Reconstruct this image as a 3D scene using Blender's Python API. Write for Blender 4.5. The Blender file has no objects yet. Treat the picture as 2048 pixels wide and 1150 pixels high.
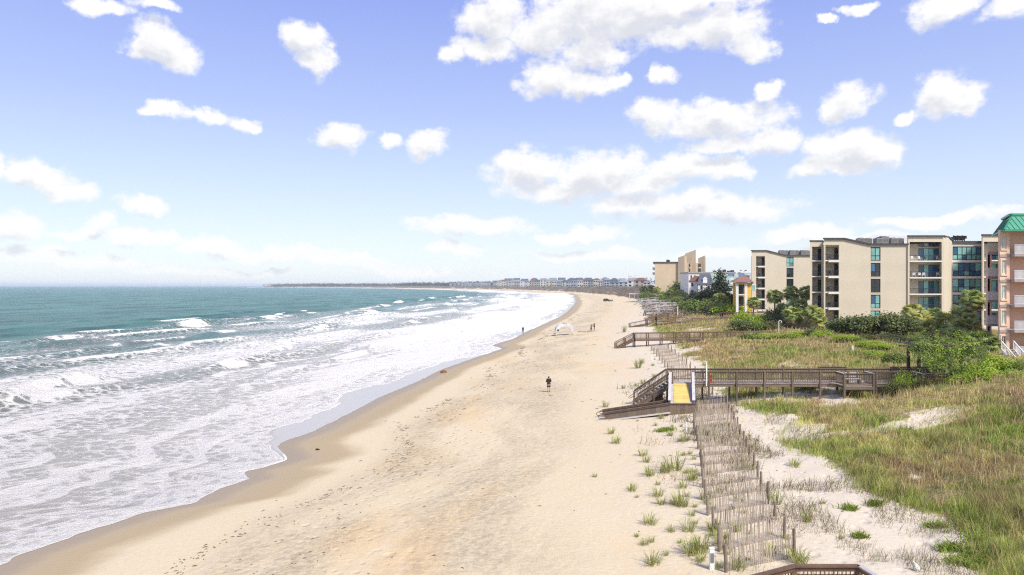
import bpy, bmesh, math, random
import numpy as np
from mathutils import Vector, Matrix

SC = bpy.context.scene
COL = SC.collection
R = random.Random(7)
RN = np.random.RandomState(11)
FPX, CX, HY, CZ = 1365.0, 1024.0, 572.0, 13.0      # photograph's focal length in px, centre column, horizon row, eye height


def X(px, Y):
    return (px - CX) / FPX * Y


def Z(py, Y):
    return CZ - (py - HY) / FPX * Y


# ------------------------------------------------------------------ camera, sky, sun, exposure
cam_d = bpy.data.cameras.new('camera')
cam_d.sensor_width = 36.0
cam_d.lens = 36.0 * FPX / 2048.0
cam_d.clip_start = 0.5
cam_d.clip_end = 80000
cam = bpy.data.objects.new('camera', cam_d)
cam.location = (0, 0, CZ)
cam.rotation_euler = (math.radians(90.0) - 3.6 / FPX, 0, 0)
COL.objects.link(cam)
SC.camera = cam

SUN = Vector((0.42, -0.56, 0.82)).normalized()
SUN_EL = math.asin(SUN.z)
SUN_AZ = math.atan2(SUN.x, SUN.y)
EXPOSURE = 1.0
sun_d = bpy.data.lights.new('sun', 'SUN')
sun_d.energy = 2.75
sun_d.angle = math.radians(11.0)
sun_d.color = (1.0, 0.92, 0.78)
sun = bpy.data.objects.new('sun', sun_d)
sun.rotation_euler = SUN.to_track_quat('Z', 'Y').to_euler()
sun.location = (0, 0, 200)
COL.objects.link(sun)
vs = SC.view_settings
vs.view_transform = 'Standard'
vs.look = 'None'
vs.exposure = EXPOSURE
vs.gamma = 1.0
vs.use_curve_mapping = False
SC.cycles.max_bounces = 6
SC.cycles.diffuse_bounces = 3
SC.cycles.glossy_bounces = 3
SC.cycles.volume_bounces = 1
SC.cycles.use_denoising = False
SC.cycles.filter_width = 1.2

world = bpy.data.worlds.new('World')
SC.world = world
world.use_nodes = True
SKY_STRENGTH = 0.1

# clouds: where they stand in the sky (seen from the beach), as centre and radii in picture px turned into azimuth and height angle
CLOUDS = [
    (985, 30, 75, 55), (965, 95, 60, 30), (918, 112, 34, 22), (1080, 75, 80, 40), (1180, 35, 130, 80), (1300, 30, 160, 65), (1430, 55, 105, 48),
    (1505, 90, 44, 34), (1185, 112, 62, 40), (1375, 5, 150, 30),
    (1090, 152, 60, 36), (1165, 168, 78, 30), (1232, 166, 34, 20), (1338, 150, 30, 18), (1545, 188, 32, 20),
    (1700, 197, 50, 38), (1880, 190, 66, 40), (1806, 228, 20, 12), (1900, 205, 45, 26),
    (1430, 240, 140, 34), (1310, 232, 66, 30), (1545, 278, 66, 28), (1450, 285, 90, 18),
    (1050, 340, 78, 40), (1200, 348, 165, 48), (1360, 335, 110, 34), (1480, 335, 46, 22), (1130, 378, 130, 30), (1290, 368, 90, 26),
    (1380, 418, 200, 36), (1245, 418, 80, 24), (1700, 305, 100, 46), (1645, 338, 62, 22), (1770, 300, 40, 20),
    (1870, 25, 70, 38), (2020, 22, 56, 32), (1715, 18, 40, 11), (1650, 42, 20, 8),
    (300, 80, 62, 42), (350, 112, 54, 36), (262, 95, 36, 20), (606, 80, 48, 36), (628, 122, 42, 34), (210, 8, 62, 18), (315, 6, 50, 14),
    (350, 226, 50, 15), (425, 238, 62, 17), (490, 243, 42, 17), (680, 275, 50, 27), (846, 286, 42, 28), (775, 285, 24, 14),
    (75, 360, 80, 34), (135, 385, 70, 22), (-5, 345, 32, 30), (285, 410, 50, 20), (25, 455, 56, 30), (208, 446, 36, 18),
    (300, 476, 80, 18), (165, 468, 80, 14), (430, 492, 80, 17), (560, 508, 130, 17), (690, 526, 120, 11), (60, 508, 110, 17), (190, 522, 120, 13),
    (350, 543, 90, 9), (800, 540, 110, 9), (950, 456, 120, 19), (1155, 472, 110, 15), (915, 500, 60, 15), (1610, 468, 110, 20), (1880, 440, 180, 13),
    (1740, 482, 140, 15), (1560, 505, 120, 12), (1180, 510, 140, 11), (480, 545, 90, 8), (1420, 510, 100, 10),
]


def build_world():
    nt = world.node_tree
    nt.nodes.clear()
    L = nt.links.new

    def N(t, tree=nt, **kw):
        n = tree.nodes.new(t)
        for k, v in kw.items():
            setattr(n, k, v)
        return n
    # node group: how much cloud stands at a direction (azimuth, height, 0) + noise
    g = bpy.data.node_groups.new('cloud_density', 'ShaderNodeTree')
    g.interface.new_socket('AE', in_out='INPUT', socket_type='NodeSocketVector')
    g.interface.new_socket('Field', in_out='OUTPUT', socket_type='NodeSocketFloat')
    gi = N('NodeGroupInput', g)
    go = N('NodeGroupOutput', g)
    GL = g.links.new
    # warp
    nz = N('ShaderNodeTexNoise', g, noise_dimensions='2D')
    nz.inputs['Scale'].default_value = 11
    nz.inputs['Detail'].default_value = 5
    nz.inputs['Roughness'].default_value = 0.6
    GL(gi.outputs[0], nz.inputs['Vector'])
    sub = N('ShaderNodeVectorMath', g, operation='SUBTRACT')
    sub.inputs[1].default_value = (0.5, 0.5, 0.5)
    GL(nz.outputs['Color'], sub.inputs[0])
    mul = N('ShaderNodeVectorMath', g, operation='MULTIPLY')
    mul.inputs[1].default_value = (0.075, 0.05, 0)
    GL(sub.outputs[0], mul.inputs[0])
    add = N('ShaderNodeVectorMath', g, operation='ADD')
    GL(gi.outputs[0], add.inputs[0])
    GL(mul.outputs[0], add.inputs[1])
    last = None
    for (px, py, rx, ry) in CLOUDS:
        az = math.atan((px - CX) / FPX)
        el = math.atan((HY - py) / math.hypot(FPX, px - CX))
        ra = 1.45 * rx / FPX * math.cos(az) ** 2
        re = 1.48 * ry / FPX * math.cos(az) * math.cos(el) ** 2
        mp = N('ShaderNodeMapping', g, vector_type='TEXTURE')
        mp.inputs['Location'].default_value = (az, el, 0)
        mp.inputs['Scale'].default_value = (ra, re, 1)
        GL(add.outputs[0], mp.inputs['Vector'])
        gr = N('ShaderNodeTexGradient', g, gradient_type='SPHERICAL')
        GL(mp.outputs[0], gr.inputs['Vector'])
        if last is None:
            last = gr.outputs['Fac']
        else:
            mx = N('ShaderNodeMath', g, operation='SMOOTH_MAX')
            mx.inputs[2].default_value = 0.10
            GL(last, mx.inputs[0])
            GL(gr.outputs['Fac'], mx.inputs[1])
            last = mx.outputs[0]
    # sky out of view: the same scattered cumulus, laid out by noise
    sx = N('ShaderNodeSeparateXYZ', g)
    GL(gi.outputs[0], sx.inputs[0])
    ab = N('ShaderNodeMath', g, operation='ABSOLUTE')
    GL(sx.outputs[0], ab.inputs[0])
    mr = N('ShaderNodeMapRange', g)
    mr.inputs[1].default_value = 0.66
    mr.inputs[2].default_value = 0.9
    GL(ab.outputs[0], mr.inputs[0])
    mr2 = N('ShaderNodeMapRange', g)
    mr2.inputs[1].default_value = 0.42
    mr2.inputs[2].default_value = 0.55
    GL(sx.outputs[1], mr2.inputs[0])
    mx0 = N('ShaderNodeMath', g, operation='MAXIMUM')
    GL(mr.outputs[0], mx0.inputs[0])
    GL(mr2.outputs[0], mx0.inputs[1])
    mp = N('ShaderNodeMapping', g)
    mp.inputs['Scale'].default_value = (4.0, 8.0, 1)
    GL(gi.outputs[0], mp.inputs[0])
    n2 = N('ShaderNodeTexNoise', g, noise_dimensions='2D')
    n2.inputs['Scale'].default_value = 1.0
    n2.inputs['Detail'].default_value = 2
    GL(mp.outputs[0], n2.inputs['Vector'])
    m3 = N('ShaderNodeMapRange', g)
    m3.inputs[1].default_value = 0.5
    m3.inputs[2].default_value = 0.75
    m3.inputs[4].default_value = 0.8
    GL(n2.outputs[0], m3.inputs[0])
    m4 = N('ShaderNodeMath', g, operation='MULTIPLY')
    GL(m3.outputs[0], m4.inputs[0])
    GL(mx0.outputs[0], m4.inputs[1])
    mxx = N('ShaderNodeMath', g, operation='MAXIMUM')
    GL(last, mxx.inputs[0])
    GL(m4.outputs[0], mxx.inputs[1])
    # puffy fine noise
    mpf = N('ShaderNodeMapping', g)
    mpf.inputs['Scale'].default_value = (1.0, 1.45, 1)
    GL(gi.outputs[0], mpf.inputs[0])
    n3 = N('ShaderNodeTexNoise', g, noise_dimensions='2D')
    n3.inputs['Scale'].default_value = 30
    n3.inputs['Detail'].default_value = 9
    n3.inputs['Roughness'].default_value = 0.62
    GL(mpf.outputs[0], n3.inputs['Vector'])
    m5 = N('ShaderNodeMath', g, operation='MULTIPLY_ADD')
    m5.inputs[1].default_value = 0.75
    m5.inputs[2].default_value = -0.40
    GL(n3.outputs[0], m5.inputs[0])
    m6 = N('ShaderNodeMath', g, operation='ADD')
    vo = N('ShaderNodeTexVoronoi', g, voronoi_dimensions='2D', feature='F1')
    vo.normalize = True
    vo.inputs['Scale'].default_value = 24
    vo.inputs['Detail'].default_value = 3
    vo.inputs['Roughness'].default_value = 0.6
    wv = N('ShaderNodeVectorMath', g, operation='MULTIPLY_ADD')
    wv.inputs[1].default_value = (0.02, 0.02, 0)
    GL(n3.outputs['Color'], wv.inputs[0])
    GL(mpf.outputs[0], wv.inputs[2])
    GL(wv.outputs[0], vo.inputs['Vector'])
    m7 = N('ShaderNodeMath', g, operation='MULTIPLY_ADD')
    m7.inputs[1].default_value = -0.75
    m7.inputs[2].default_value = 0.29
    GL(vo.outputs['Distance'], m7.inputs[0])
    m8 = N('ShaderNodeMath', g, operation='ADD')
    GL(m7.outputs[0], m8.inputs[0])
    GL(m5.outputs[0], m8.inputs[1])
    gate = N('ShaderNodeMapRange', g)
    gate.inputs[1].default_value = 0.0
    gate.inputs[2].default_value = 0.30
    GL(mxx.outputs[0], gate.inputs[0])
    m9 = N('ShaderNodeMath', g, operation='MULTIPLY')
    GL(m8.outputs[0], m9.inputs[0])
    GL(gate.outputs[0], m9.inputs[1])
    GL(m9.outputs[0], m6.inputs[0])
    GL(mxx.outputs[0], m6.inputs[1])
    GL(m6.outputs[0], go.inputs[0])

    tc = N('ShaderNodeTexCoord')
    nrm = N('ShaderNodeVectorMath', operation='NORMALIZE')
    L(tc.outputs['Generated'], nrm.inputs[0])
    sp = N('ShaderNodeSeparateXYZ')
    L(nrm.outputs[0], sp.inputs[0])
    at = N('ShaderNodeMath', operation='ARCTAN2')
    L(sp.outputs[0], at.inputs[0])
    L(sp.outputs[1], at.inputs[1])
    asn = N('ShaderNodeMath', operation='ARCSINE')
    L(sp.outputs[2], asn.inputs[0])
    cb = N('ShaderNodeCombineXYZ')
    L(at.outputs[0], cb.inputs[0])
    L(asn.outputs[0], cb.inputs[1])
    up = N('ShaderNodeVectorMath', operation='ADD')
    up.inputs[1].default_value = (0.006, 0.020, 0)
    L(cb.outputs[0], up.inputs[0])
    d1 = N('ShaderNodeGroup')
    d1.node_tree = g
    d2 = N('ShaderNodeGroup')
    d2.node_tree = g
    L(cb.outputs[0], d1.inputs[0])
    L(up.outputs[0], d2.inputs[0])
    cov = N('ShaderNodeMapRange', interpolation_type='SMOOTHSTEP')
    cov.inputs[1].default_value = 0.14
    cov.inputs[2].default_value = 0.66
    L(d1.outputs[0], cov.inputs[0])
    shd = N('ShaderNodeMapRange', interpolation_type='SMOOTHSTEP')
    shd.inputs[1].default_value = 0.38
    shd.inputs[2].default_value = 1.0
    L(d2.outputs[0], shd.inputs[0])
    # clouds only above the horizon, thinner low down
    low = N('ShaderNodeMapRange')
    low.inputs[1].default_value = 0.0
    low.inputs[2].default_value = 0.13
    low.inputs[3].default_value = 0.70
    low.inputs[4].default_value = 0.97
    L(sp.outputs[2], low.inputs[0])
    cv = N('ShaderNodeMath', operation='MULTIPLY')
    L(cov.outputs[0], cv.inputs[0])
    L(low.outputs[0], cv.inputs[1])
    # sky
    sky = N('ShaderNodeTexSky', sky_type='NISHITA')
    sky.sun_disc = False
    sky.sun_elevation = SUN_EL
    sky.sun_rotation = SUN_AZ
    sky.altitude = 10
    sky.air_density = 1.0
    sky.dust_density = 0.6
    sky.ozone_density = 2.0
    ramp = N('ShaderNodeValToRGB')
    el = ramp.color_ramp.elements
    for i, (p, c) in enumerate(SKY_RAMP):
        e = el[i] if i < 2 else el.new(p)
        e.position = p
        e.color = (*c, 1)
    L(sp.outputs[2], ramp.inputs[0])
    sc = N('ShaderNodeVectorMath', operation='SCALE')
    sc.inputs['Scale'].default_value = SKY_GAIN
    L(ramp.outputs[0], sc.inputs[0])
    mixs = N('ShaderNodeMix', data_type='RGBA')
    mixs.inputs[0].default_value = 0.8
    L(sky.outputs[0], mixs.inputs[6])
    L(sc.outputs[0], mixs.inputs[7])
    ccol = N('ShaderNodeMix', data_type='RGBA')
    ccol.inputs[6].default_value = tuple(SKY_GAIN * v for v in (1.04, 1.03, 1.02)) + (1,)
    ccol.inputs[7].default_value = tuple(SKY_GAIN * v for v in (0.76, 0.78, 0.84)) + (1,)
    L(shd.outputs[0], ccol.inputs[0])
    mixc = N('ShaderNodeMix', data_type='RGBA')
    L(cv.outputs[0], mixc.inputs[0])
    L(mixs.outputs[2], mixc.inputs[6])
    L(ccol.outputs[2], mixc.inputs[7])
    bg = N('ShaderNodeBackground')
    bg.inputs['Strength'].default_value = SKY_STRENGTH
    L(mixc.outputs[2], bg.inputs[0])
    out = N('ShaderNodeOutputWorld')
    L(bg.outputs[0], out.inputs[0])


SKY_GAIN = 1.0 / (SKY_STRENGTH * 2 ** EXPOSURE)      # a ramp value of 1 is white in the picture
SKY_RAMP = [(0.0, (0.86, 0.92, 0.98)), (0.06, (0.81, 0.89, 0.99)), (0.14, (0.67, 0.78, 1.0)), (0.25, (0.49, 0.59, 0.99)), (0.40, (0.32, 0.41, 0.95)), (1.0, (0.16, 0.24, 0.74))]
build_world()


# ------------------------------------------------------------------ helpers
def lin(r, g, b):
    f = lambda c: (c / 255 / 12.92) if c / 255 <= 0.04045 else ((c / 255 + 0.055) / 1.055) ** 2.4
    return (f(r), f(g), f(b))


MATS = {}


def mat(name, col, rough=0.7, var=0.18, scale=3.0, bump=0.0, bscale=20.0, metal=0.0, spec=0.3, attr=None, stretch=(1, 1, 1), trans=0.0):
    """a procedural surface: base colour with noise variation, optional relief"""
    m = bpy.data.materials.new(name)
    m.use_nodes = True
    nt = m.node_tree
    b = nt.nodes['Principled BSDF']
    L = nt.links.new
    tc = nt.nodes.new('ShaderNodeTexCoord')
    mp = nt.nodes.new('ShaderNodeMapping')
    mp.inputs['Scale'].default_value = stretch
    L(tc.outputs['Object'], mp.inputs[0])
    nz = nt.nodes.new('ShaderNodeTexNoise')
    nz.inputs['Scale'].default_value = scale
    nz.inputs['Detail'].default_value = 5
    L(mp.outputs[0], nz.inputs['Vector'])
    mr = nt.nodes.new('ShaderNodeMapRange')
    mr.inputs[1].default_value = 0.25
    mr.inputs[2].default_value = 0.75
    mr.inputs[3].default_value = 1 - var
    mr.inputs[4].default_value = 1 + var
    L(nz.outputs[0], mr.inputs[0])
    mx = nt.nodes.new('ShaderNodeVectorMath')
    mx.operation = 'SCALE'
    L(mr.outputs[0], mx.inputs['Scale'])
    if attr:
        at = nt.nodes.new('ShaderNodeAttribute')
        at.attribute_name = attr
        L(at.outputs['Color'], mx.inputs[0])
    else:
        oi = nt.nodes.new('ShaderNodeObjectInfo')
        hv = nt.nodes.new('ShaderNodeHueSaturation')
        hv.inputs['Color'].default_value = (*col, 1)
        r2 = nt.nodes.new('ShaderNodeMapRange')
        r2.inputs[3].default_value = 1 - var * 0.8
        r2.inputs[4].default_value = 1 + var * 0.8
        L(oi.outputs['Random'], r2.inputs[0])
        L(r2.outputs[0], hv.inputs['Value'])
        L(hv.outputs[0], mx.inputs[0])
    L(mx.outputs[0], b.inputs['Base Color'])
    b.inputs['Roughness'].default_value = rough
    b.inputs['Metallic'].default_value = metal
    b.inputs['Specular IOR Level'].default_value = spec
    if bump:
        n2 = nt.nodes.new('ShaderNodeTexNoise')
        n2.inputs['Scale'].default_value = bscale
        n2.inputs['Detail'].default_value = 4
        L(mp.outputs[0], n2.inputs['Vector'])
        bp = nt.nodes.new('ShaderNodeBump')
        bp.inputs['Strength'].default_value = bump
        bp.inputs['Distance'].default_value = 0.05
        L(n2.outputs[0], bp.inputs['Height'])
        L(bp.outputs[0], b.inputs['Normal'])
    if trans:
        tl = nt.nodes.new('ShaderNodeBsdfTranslucent')
        L(mx.outputs[0], tl.inputs[0])
        ms = nt.nodes.new('ShaderNodeMixShader')
        ms.inputs[0].default_value = trans
        L(b.outputs[0], ms.inputs[1])
        L(tl.outputs[0], ms.inputs[2])
        L(ms.outputs[0], nt.nodes['Material Output'].inputs[0])
    MATS[name] = m
    return m


def wall_mat(name, col, course=0.2, var=0.06):
    """rendered block wall: faint level courses and weather streaks"""
    m = mat(name, col, 0.85, var, 0.35, stretch=(1, 1, 0.35))
    nt = m.node_tree
    L = nt.links.new
    b = nt.nodes['Principled BSDF']
    tc = nt.nodes.new('ShaderNodeTexCoord')
    sx = nt.nodes.new('ShaderNodeSeparateXYZ')
    L(tc.outputs['Object'], sx.inputs[0])
    md = nt.nodes.new('ShaderNodeMath')
    md.operation = 'PINGPONG'
    md.inputs[1].default_value = course
    L(sx.outputs[2], md.inputs[0])
    mr = nt.nodes.new('ShaderNodeMapRange')
    mr.inputs[1].default_value = 0.0
    mr.inputs[2].default_value = 0.035
    L(md.outputs[0], mr.inputs[0])
    bp = nt.nodes.new('ShaderNodeBump')
    bp.inputs['Strength'].default_value = 0.5
    bp.inputs['Distance'].default_value = 0.03
    L(mr.outputs[0], bp.inputs['Height'])
    L(bp.outputs[0], b.inputs['Normal'])
    return m


def tag(o, label=None, cat=None, group=None, kind=None):
    if label:
        n = len(label.replace(',', ' ').split())
        assert 4 <= n <= 16, (n, label)
        o['label'] = label
    if cat:
        o['category'] = cat
    if group:
        o['group'] = group
    if kind:
        o['kind'] = kind
    return o


def empty(name, loc, label=None, cat=None, group=None, rz=0.0):
    o = bpy.data.objects.new(name, None)
    o.location = loc
    o.rotation_euler = (0, 0, rz)
    o.empty_display_size = 0.2
    COL.objects.link(o)
    return tag(o, label, cat, group)


def place(name, mesh, parent=None, mtx=None):
    o = bpy.data.objects.new(name, mesh)
    COL.objects.link(o)
    if parent is not None:
        o.parent = parent
    if mtx is not None:
        o.matrix_local = mtx
    return o


class MB:
    """collects solid shapes and links them as ONE mesh object"""

    def __init__(self):
        self.v, self.f, self.m = [], [], []
        self.mi = 0

    def add(self, vs, fs):
        n = len(self.v)
        self.v += [tuple(v) for v in vs]
        self.f += [tuple(n + i for i in f) for f in fs]
        self.m += [self.mi] * len(fs)
        return self

    def box(self, x0, x1, y0, y1, z0, z1):
        vs = [(x0, y0, z0), (x1, y0, z0), (x1, y1, z0), (x0, y1, z0), (x0, y0, z1), (x1, y0, z1), (x1, y1, z1), (x0, y1, z1)]
        return self.add(vs, [(0, 3, 2, 1), (4, 5, 6, 7), (0, 1, 5, 4), (1, 2, 6, 5), (2, 3, 7, 6), (3, 0, 4, 7)])

    def beam(self, p, q, w, h, up=(0, 0, 1)):
        """box from p to q, w wide (sideways), h tall (along up)"""
        p, q = Vector(p), Vector(q)
        d = (q - p).normalized()
        s = d.cross(Vector(up))
        if s.length < 1e-4:
            s = Vector((1, 0, 0))
        s.normalize()
        u = s.cross(d).normalized()
        vs = []
        for c in (p, q):
            for a, b in ((-1, -1), (1, -1), (1, 1), (-1, 1)):
                vs.append(c + s * (a * w / 2) + u * (b * h / 2))
        return self.add(vs, [(0, 1, 2, 3), (7, 6, 5, 4), (0, 4, 5, 1), (1, 5, 6, 2), (2, 6, 7, 3), (3, 7, 4, 0)])

    def tube(self, pts, rad, n=8, cap=True):
        pts = [Vector(p) for p in pts]
        rs = rad if isinstance(rad, (list, tuple)) else [rad] * len(pts)
        base = len(self.v)
        ref = Vector((0.31, 0.22, 0.92)).normalized()
        for i, p in enumerate(pts):
            d = (pts[min(i + 1, len(pts) - 1)] - pts[max(i - 1, 0)]).normalized()
            s = d.cross(ref)
            if s.length < 0.05:
                s = d.cross(Vector((1, 0, 0)))
            s.normalize()
            t = d.cross(s)
            for k in range(n):
                a = 2 * math.pi * k / n
                self.v.append(tuple(p + (s * math.cos(a) + t * math.sin(a)) * rs[i]))
        fs = []
        for i in range(len(pts) - 1):
            for k in range(n):
                a = base + i * n + k
                b = base + i * n + (k + 1) % n
                fs.append((a, b, b + n, a + n))
        if cap:
            fs.append(tuple(base + k for k in reversed(range(n))))
            fs.append(tuple(base + (len(pts) - 1) * n + k for k in range(n)))
        self.f += fs
        self.m += [self.mi] * len(fs)
        return self

    def prism(self, poly, y0, y1):
        """polygon given in (x, z), pushed from y0 to y1"""
        n = len(poly)
        vs = [(x, y0, z) for x, z in poly] + [(x, y1, z) for x, z in poly]
        fs = [tuple(range(n)), tuple(reversed(range(n, 2 * n)))] + [(i, n + i, n + (i + 1) % n, (i + 1) % n) for i in range(n)]
        return self.add(vs, fs)

    def wall(self, x0, x1, z0, z1, y, th, holes=()):
        """wall facing -y at y with openings (x0, x1, z0, z1); th thick"""
        xs = sorted({x0, x1, *[min(max(h[i], x0), x1) for h in holes for i in (0, 1)]})
        zs = sorted({z0, z1, *[min(max(h[i], z0), z1) for h in holes for i in (2, 3)]})
        inside = lambda cx, cz: any(h[0] < cx < h[1] and h[2] < cz < h[3] for h in holes)
        solid = {}
        for i in range(len(xs) - 1):
            for j in range(len(zs) - 1):
                solid[i, j] = not inside((xs[i] + xs[i + 1]) / 2, (zs[j] + zs[j + 1]) / 2)
        for (i, j), s in solid.items():
            if not s:
                continue
            a, b, c, d = xs[i], xs[i + 1], zs[j], zs[j + 1]
            self.add([(a, y, c), (b, y, c), (b, y, d), (a, y, d)], [(0, 1, 2, 3)])
            self.add([(a, y + th, c), (b, y + th, c), (b, y + th, d), (a, y + th, d)], [(3, 2, 1, 0)])
            if not solid.get((i - 1, j)):
                self.add([(a, y, c), (a, y + th, c), (a, y + th, d), (a, y, d)], [(3, 2, 1, 0)])
            if not solid.get((i + 1, j)):
                self.add([(b, y, c), (b, y + th, c), (b, y + th, d), (b, y, d)], [(0, 1, 2, 3)])
            if not solid.get((i, j - 1)):
                self.add([(a, y, c), (b, y, c), (b, y + th, c), (a, y + th, c)], [(3, 2, 1, 0)])
            if not solid.get((i, j + 1)):
                self.add([(a, y, d), (b, y, d), (b, y + th, d), (a, y + th, d)], [(0, 1, 2, 3)])
        return self

    def mesh(self, name, *mats, smooth=False, off=(0, 0, 0)):
        me = bpy.data.meshes.new(name)
        if any(off):
            vs = [(a - off[0], b - off[1], c - off[2]) for a, b, c in self.v]
        else:
            vs = self.v
        me.from_pydata(vs, [], self.f)
        for m in mats:
            me.materials.append(m if not isinstance(m, str) else MATS[m])
        if len(mats) > 1:
            me.polygons.foreach_set('material_index', self.m)
        if smooth:
            me.polygons.foreach_set('use_smooth', [True] * len(me.polygons))
        me.update()
        return me

    def build(self, name, m, parent=None, smooth=False, world=True, kind=None):
        """with a parent, coordinates given in the world are made relative to the parent's place"""
        off = (0, 0, 0)
        if parent is not None and world:
            off = tuple(world_loc(parent))
        ms = m if isinstance(m, (list, tuple)) else (m,)
        o = place(name, self.mesh(name, *ms, smooth=smooth, off=off), parent)
        if kind:
            o['kind'] = kind
        return o


def world_loc(o):
    p = Vector((0, 0, 0))
    while o is not None:
        p = p + o.location
        o = o.parent
    return p


def shear(o, y0, k, deep=True):
    """angled plan: walls behind the front run back at a slant"""
    if o.type == 'MESH':
        w = world_loc(o)
        n = len(o.data.vertices)
        a = np.empty(n * 3, np.float32)
        o.data.vertices.foreach_get('co', a)
        a = a.reshape(-1, 3)
        a[:, 0] += k * np.maximum(a[:, 1] + w.y - y0 - .35, 0)
        o.data.vertices.foreach_set('co', a.ravel())
        o.data.update()
    if deep:
        for c in o.children:
            shear(c, y0, k)


def np_mesh(name, verts, faces, m, smooth=False, cols=None, floats=None, uv=None):
    """mesh from numpy arrays; faces (n,3) or (n,4)"""
    me = bpy.data.meshes.new(name)
    nv, nf, k = len(verts), len(faces), faces.shape[1]
    me.vertices.add(nv)
    me.vertices.foreach_set('co', np.ascontiguousarray(verts, np.float32).ravel())
    me.loops.add(nf * k)
    me.loops.foreach_set('vertex_index', np.ascontiguousarray(faces, np.int32).ravel())
    me.polygons.add(nf)
    me.polygons.foreach_set('loop_start', np.arange(0, nf * k, k, dtype=np.int32))
    if smooth:
        me.polygons.foreach_set('use_smooth', np.ones(nf, bool))
    me.update(calc_edges=True)
    if cols is not None:
        a = me.attributes.new('tint', 'FLOAT_COLOR', 'POINT')
        c = np.ones((nv, 4), np.float32)
        c[:, :3] = cols
        a.data.foreach_set('color', c.ravel())
    for k2, arr in (floats or {}).items():
        a = me.attributes.new(k2, 'FLOAT', 'POINT')
        a.data.foreach_set('value', np.ascontiguousarray(arr, np.float32))
    if uv is not None:
        a = me.attributes.new('shore', 'FLOAT_VECTOR', 'POINT')
        a.data.foreach_set('vector', np.ascontiguousarray(uv, np.float32).ravel())
    me.materials.append(m if not isinstance(m, str) else MATS[m])
    me.validate()
    return me


# ------------------------------------------------------------------ numpy noise
_P = np.random.RandomState(3).permutation(512)
_G = np.random.RandomState(4).rand(512)


def vn(x, y, seed=0):
    x = np.asarray(x, float)
    y = np.asarray(y, float)
    xi, yi = np.floor(x).astype(int), np.floor(y).astype(int)
    fx, fy = x - xi, y - yi
    fx = fx * fx * (3 - 2 * fx)
    fy = fy * fy * (3 - 2 * fy)
    h = lambda a, b: _G[(_P[(a + seed * 37) & 511] + b) & 511]
    return (h(xi, yi) * (1 - fx) + h(xi + 1, yi) * fx) * (1 - fy) + (h(xi, yi + 1) * (1 - fx) + h(xi + 1, yi + 1) * fx) * fy


def fbm(x, y, seed=0, oct=4, gain=0.5):
    s, a, t = 0.0, 1.0, 0.0
    for k in range(oct):
        s = s + a * vn(x * 2.03 ** k + 17.3 * k, y * 2.03 ** k - 9.1 * k, seed + k)
        t += a
        a *= gain
    return s / t


def sstep(a, b, x):
    t = np.clip((np.asarray(x, float) - a) / (b - a), 0, 1)
    return t * t * (3 - 2 * t)


# ------------------------------------------------------------------ lie of the land
XS = np.array([(-40, -27), (20, -25), (30.8, -23.3), (35.8, -22.1), (40.8, -19.6), (45.6, -17.9), (51, -17.6), (57, -18.6), (64, -17.2), (78, -14.4), (104, -11.2), (148, -3.6), (210, 6.2), (301, 22),
               (410, 38), (529, 53), (757, 66), (1000, 63), (1243, 47), (1500, 12), (1800, -45), (2200, -150), (3000, -450), (4000, -1000), (5000, -1700), (5600, -2150), (60000, -2150)])
GX = np.array([(-40, 14), (15, 14.5), (25, 17.2), (28.6, 18.2), (33, 16.8), (42, 18), (56, 19.2), (70, 20.5), (90, 24), (118, 27), (175, 35), (230, 45), (300, 58), (529, 96),
               (757, 112), (1000, 110), (1243, 95), (1500, 62), (1800, 8), (2200, -95), (3000, -390), (4000, -930), (5000, -1620), (5600, -2060), (60000, -2060)])


def xs_(y):
    return np.interp(y, XS[:, 0], XS[:, 1])


def gx_(y):
    return np.interp(y, GX[:, 0], GX[:, 1])


def height(x, y):
    x = np.asarray(x, float)
    y = np.asarray(y, float)
    a, g = xs_(y), gx_(y)
    t = (x - a) / (g - a)
    v = x - g
    beach = np.interp(t, [0, .06, .15, .3, .5, .7, .84, 1.0], [0.05, .22, .52, 1.0, 1.5, 2.05, 2.45, 2.7])
    sea = np.maximum(-7, 0.05 + 0.03 * (x - a))
    dune = np.interp(v, [0, 6, 15, 25, 60], [2.7, 3.3, 4.2, 4.75, 4.9])
    z = np.where(x < a, sea, np.where(v < 0, beach, dune))
    # far along the shore the land stands on a higher dune ridge
    z = z + 7.5 * sstep(330, 720, y) * sstep(3, 26, v) * (1 - .25 * fbm(x / 40, y / 40, 15, 2))
    # foredune knoll right of the near boardwalk, swale under the walk
    z = z + 1.55 * np.exp(-((x - 38.5) / 9.0) ** 2 - ((y - 48.5) / 7.5) ** 2)
    z = z + 0.5 * np.exp(-((x - 45) / 7.0) ** 2 - ((y - 58) / 6.0) ** 2)
    z = z - 1.5 * np.exp(-((x - 36.0) / 5.0) ** 2 - ((y - 59.5) / 4.0) ** 2)
    z = z - 0.35 * np.exp(-((x - 26) / 8.0) ** 2 - ((y - 60) / 4.0) ** 2)
    z = z + 0.55 * np.exp(-((x - 44) / 14.0) ** 2 - ((y - 98) / 14.0) ** 2)
    near = np.clip(1.3 - y / 260.0, 0.15, 1)
    w = sstep(-9, 1, v) * near
    z = z + w * (0.85 * (fbm(x / 5.5, y / 5.5, 1, 3) - 0.5) + 0.36 * (fbm(x / 1.5, y / 1.1, 5, 3) - 0.5))
    wb = sstep(0.12, 0.3, t) * near
    z = z + wb * (0.16 * (fbm(x / 6, y / 14, 9, 3) - 0.5) + 0.035 * (fbm(x / 0.8, y / 0.8, 13, 2) - 0.5) * sstep(.25, .4, t))
    return z


def H(x, y):
    return float(height(np.array([x]), np.array([y]))[0])


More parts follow.
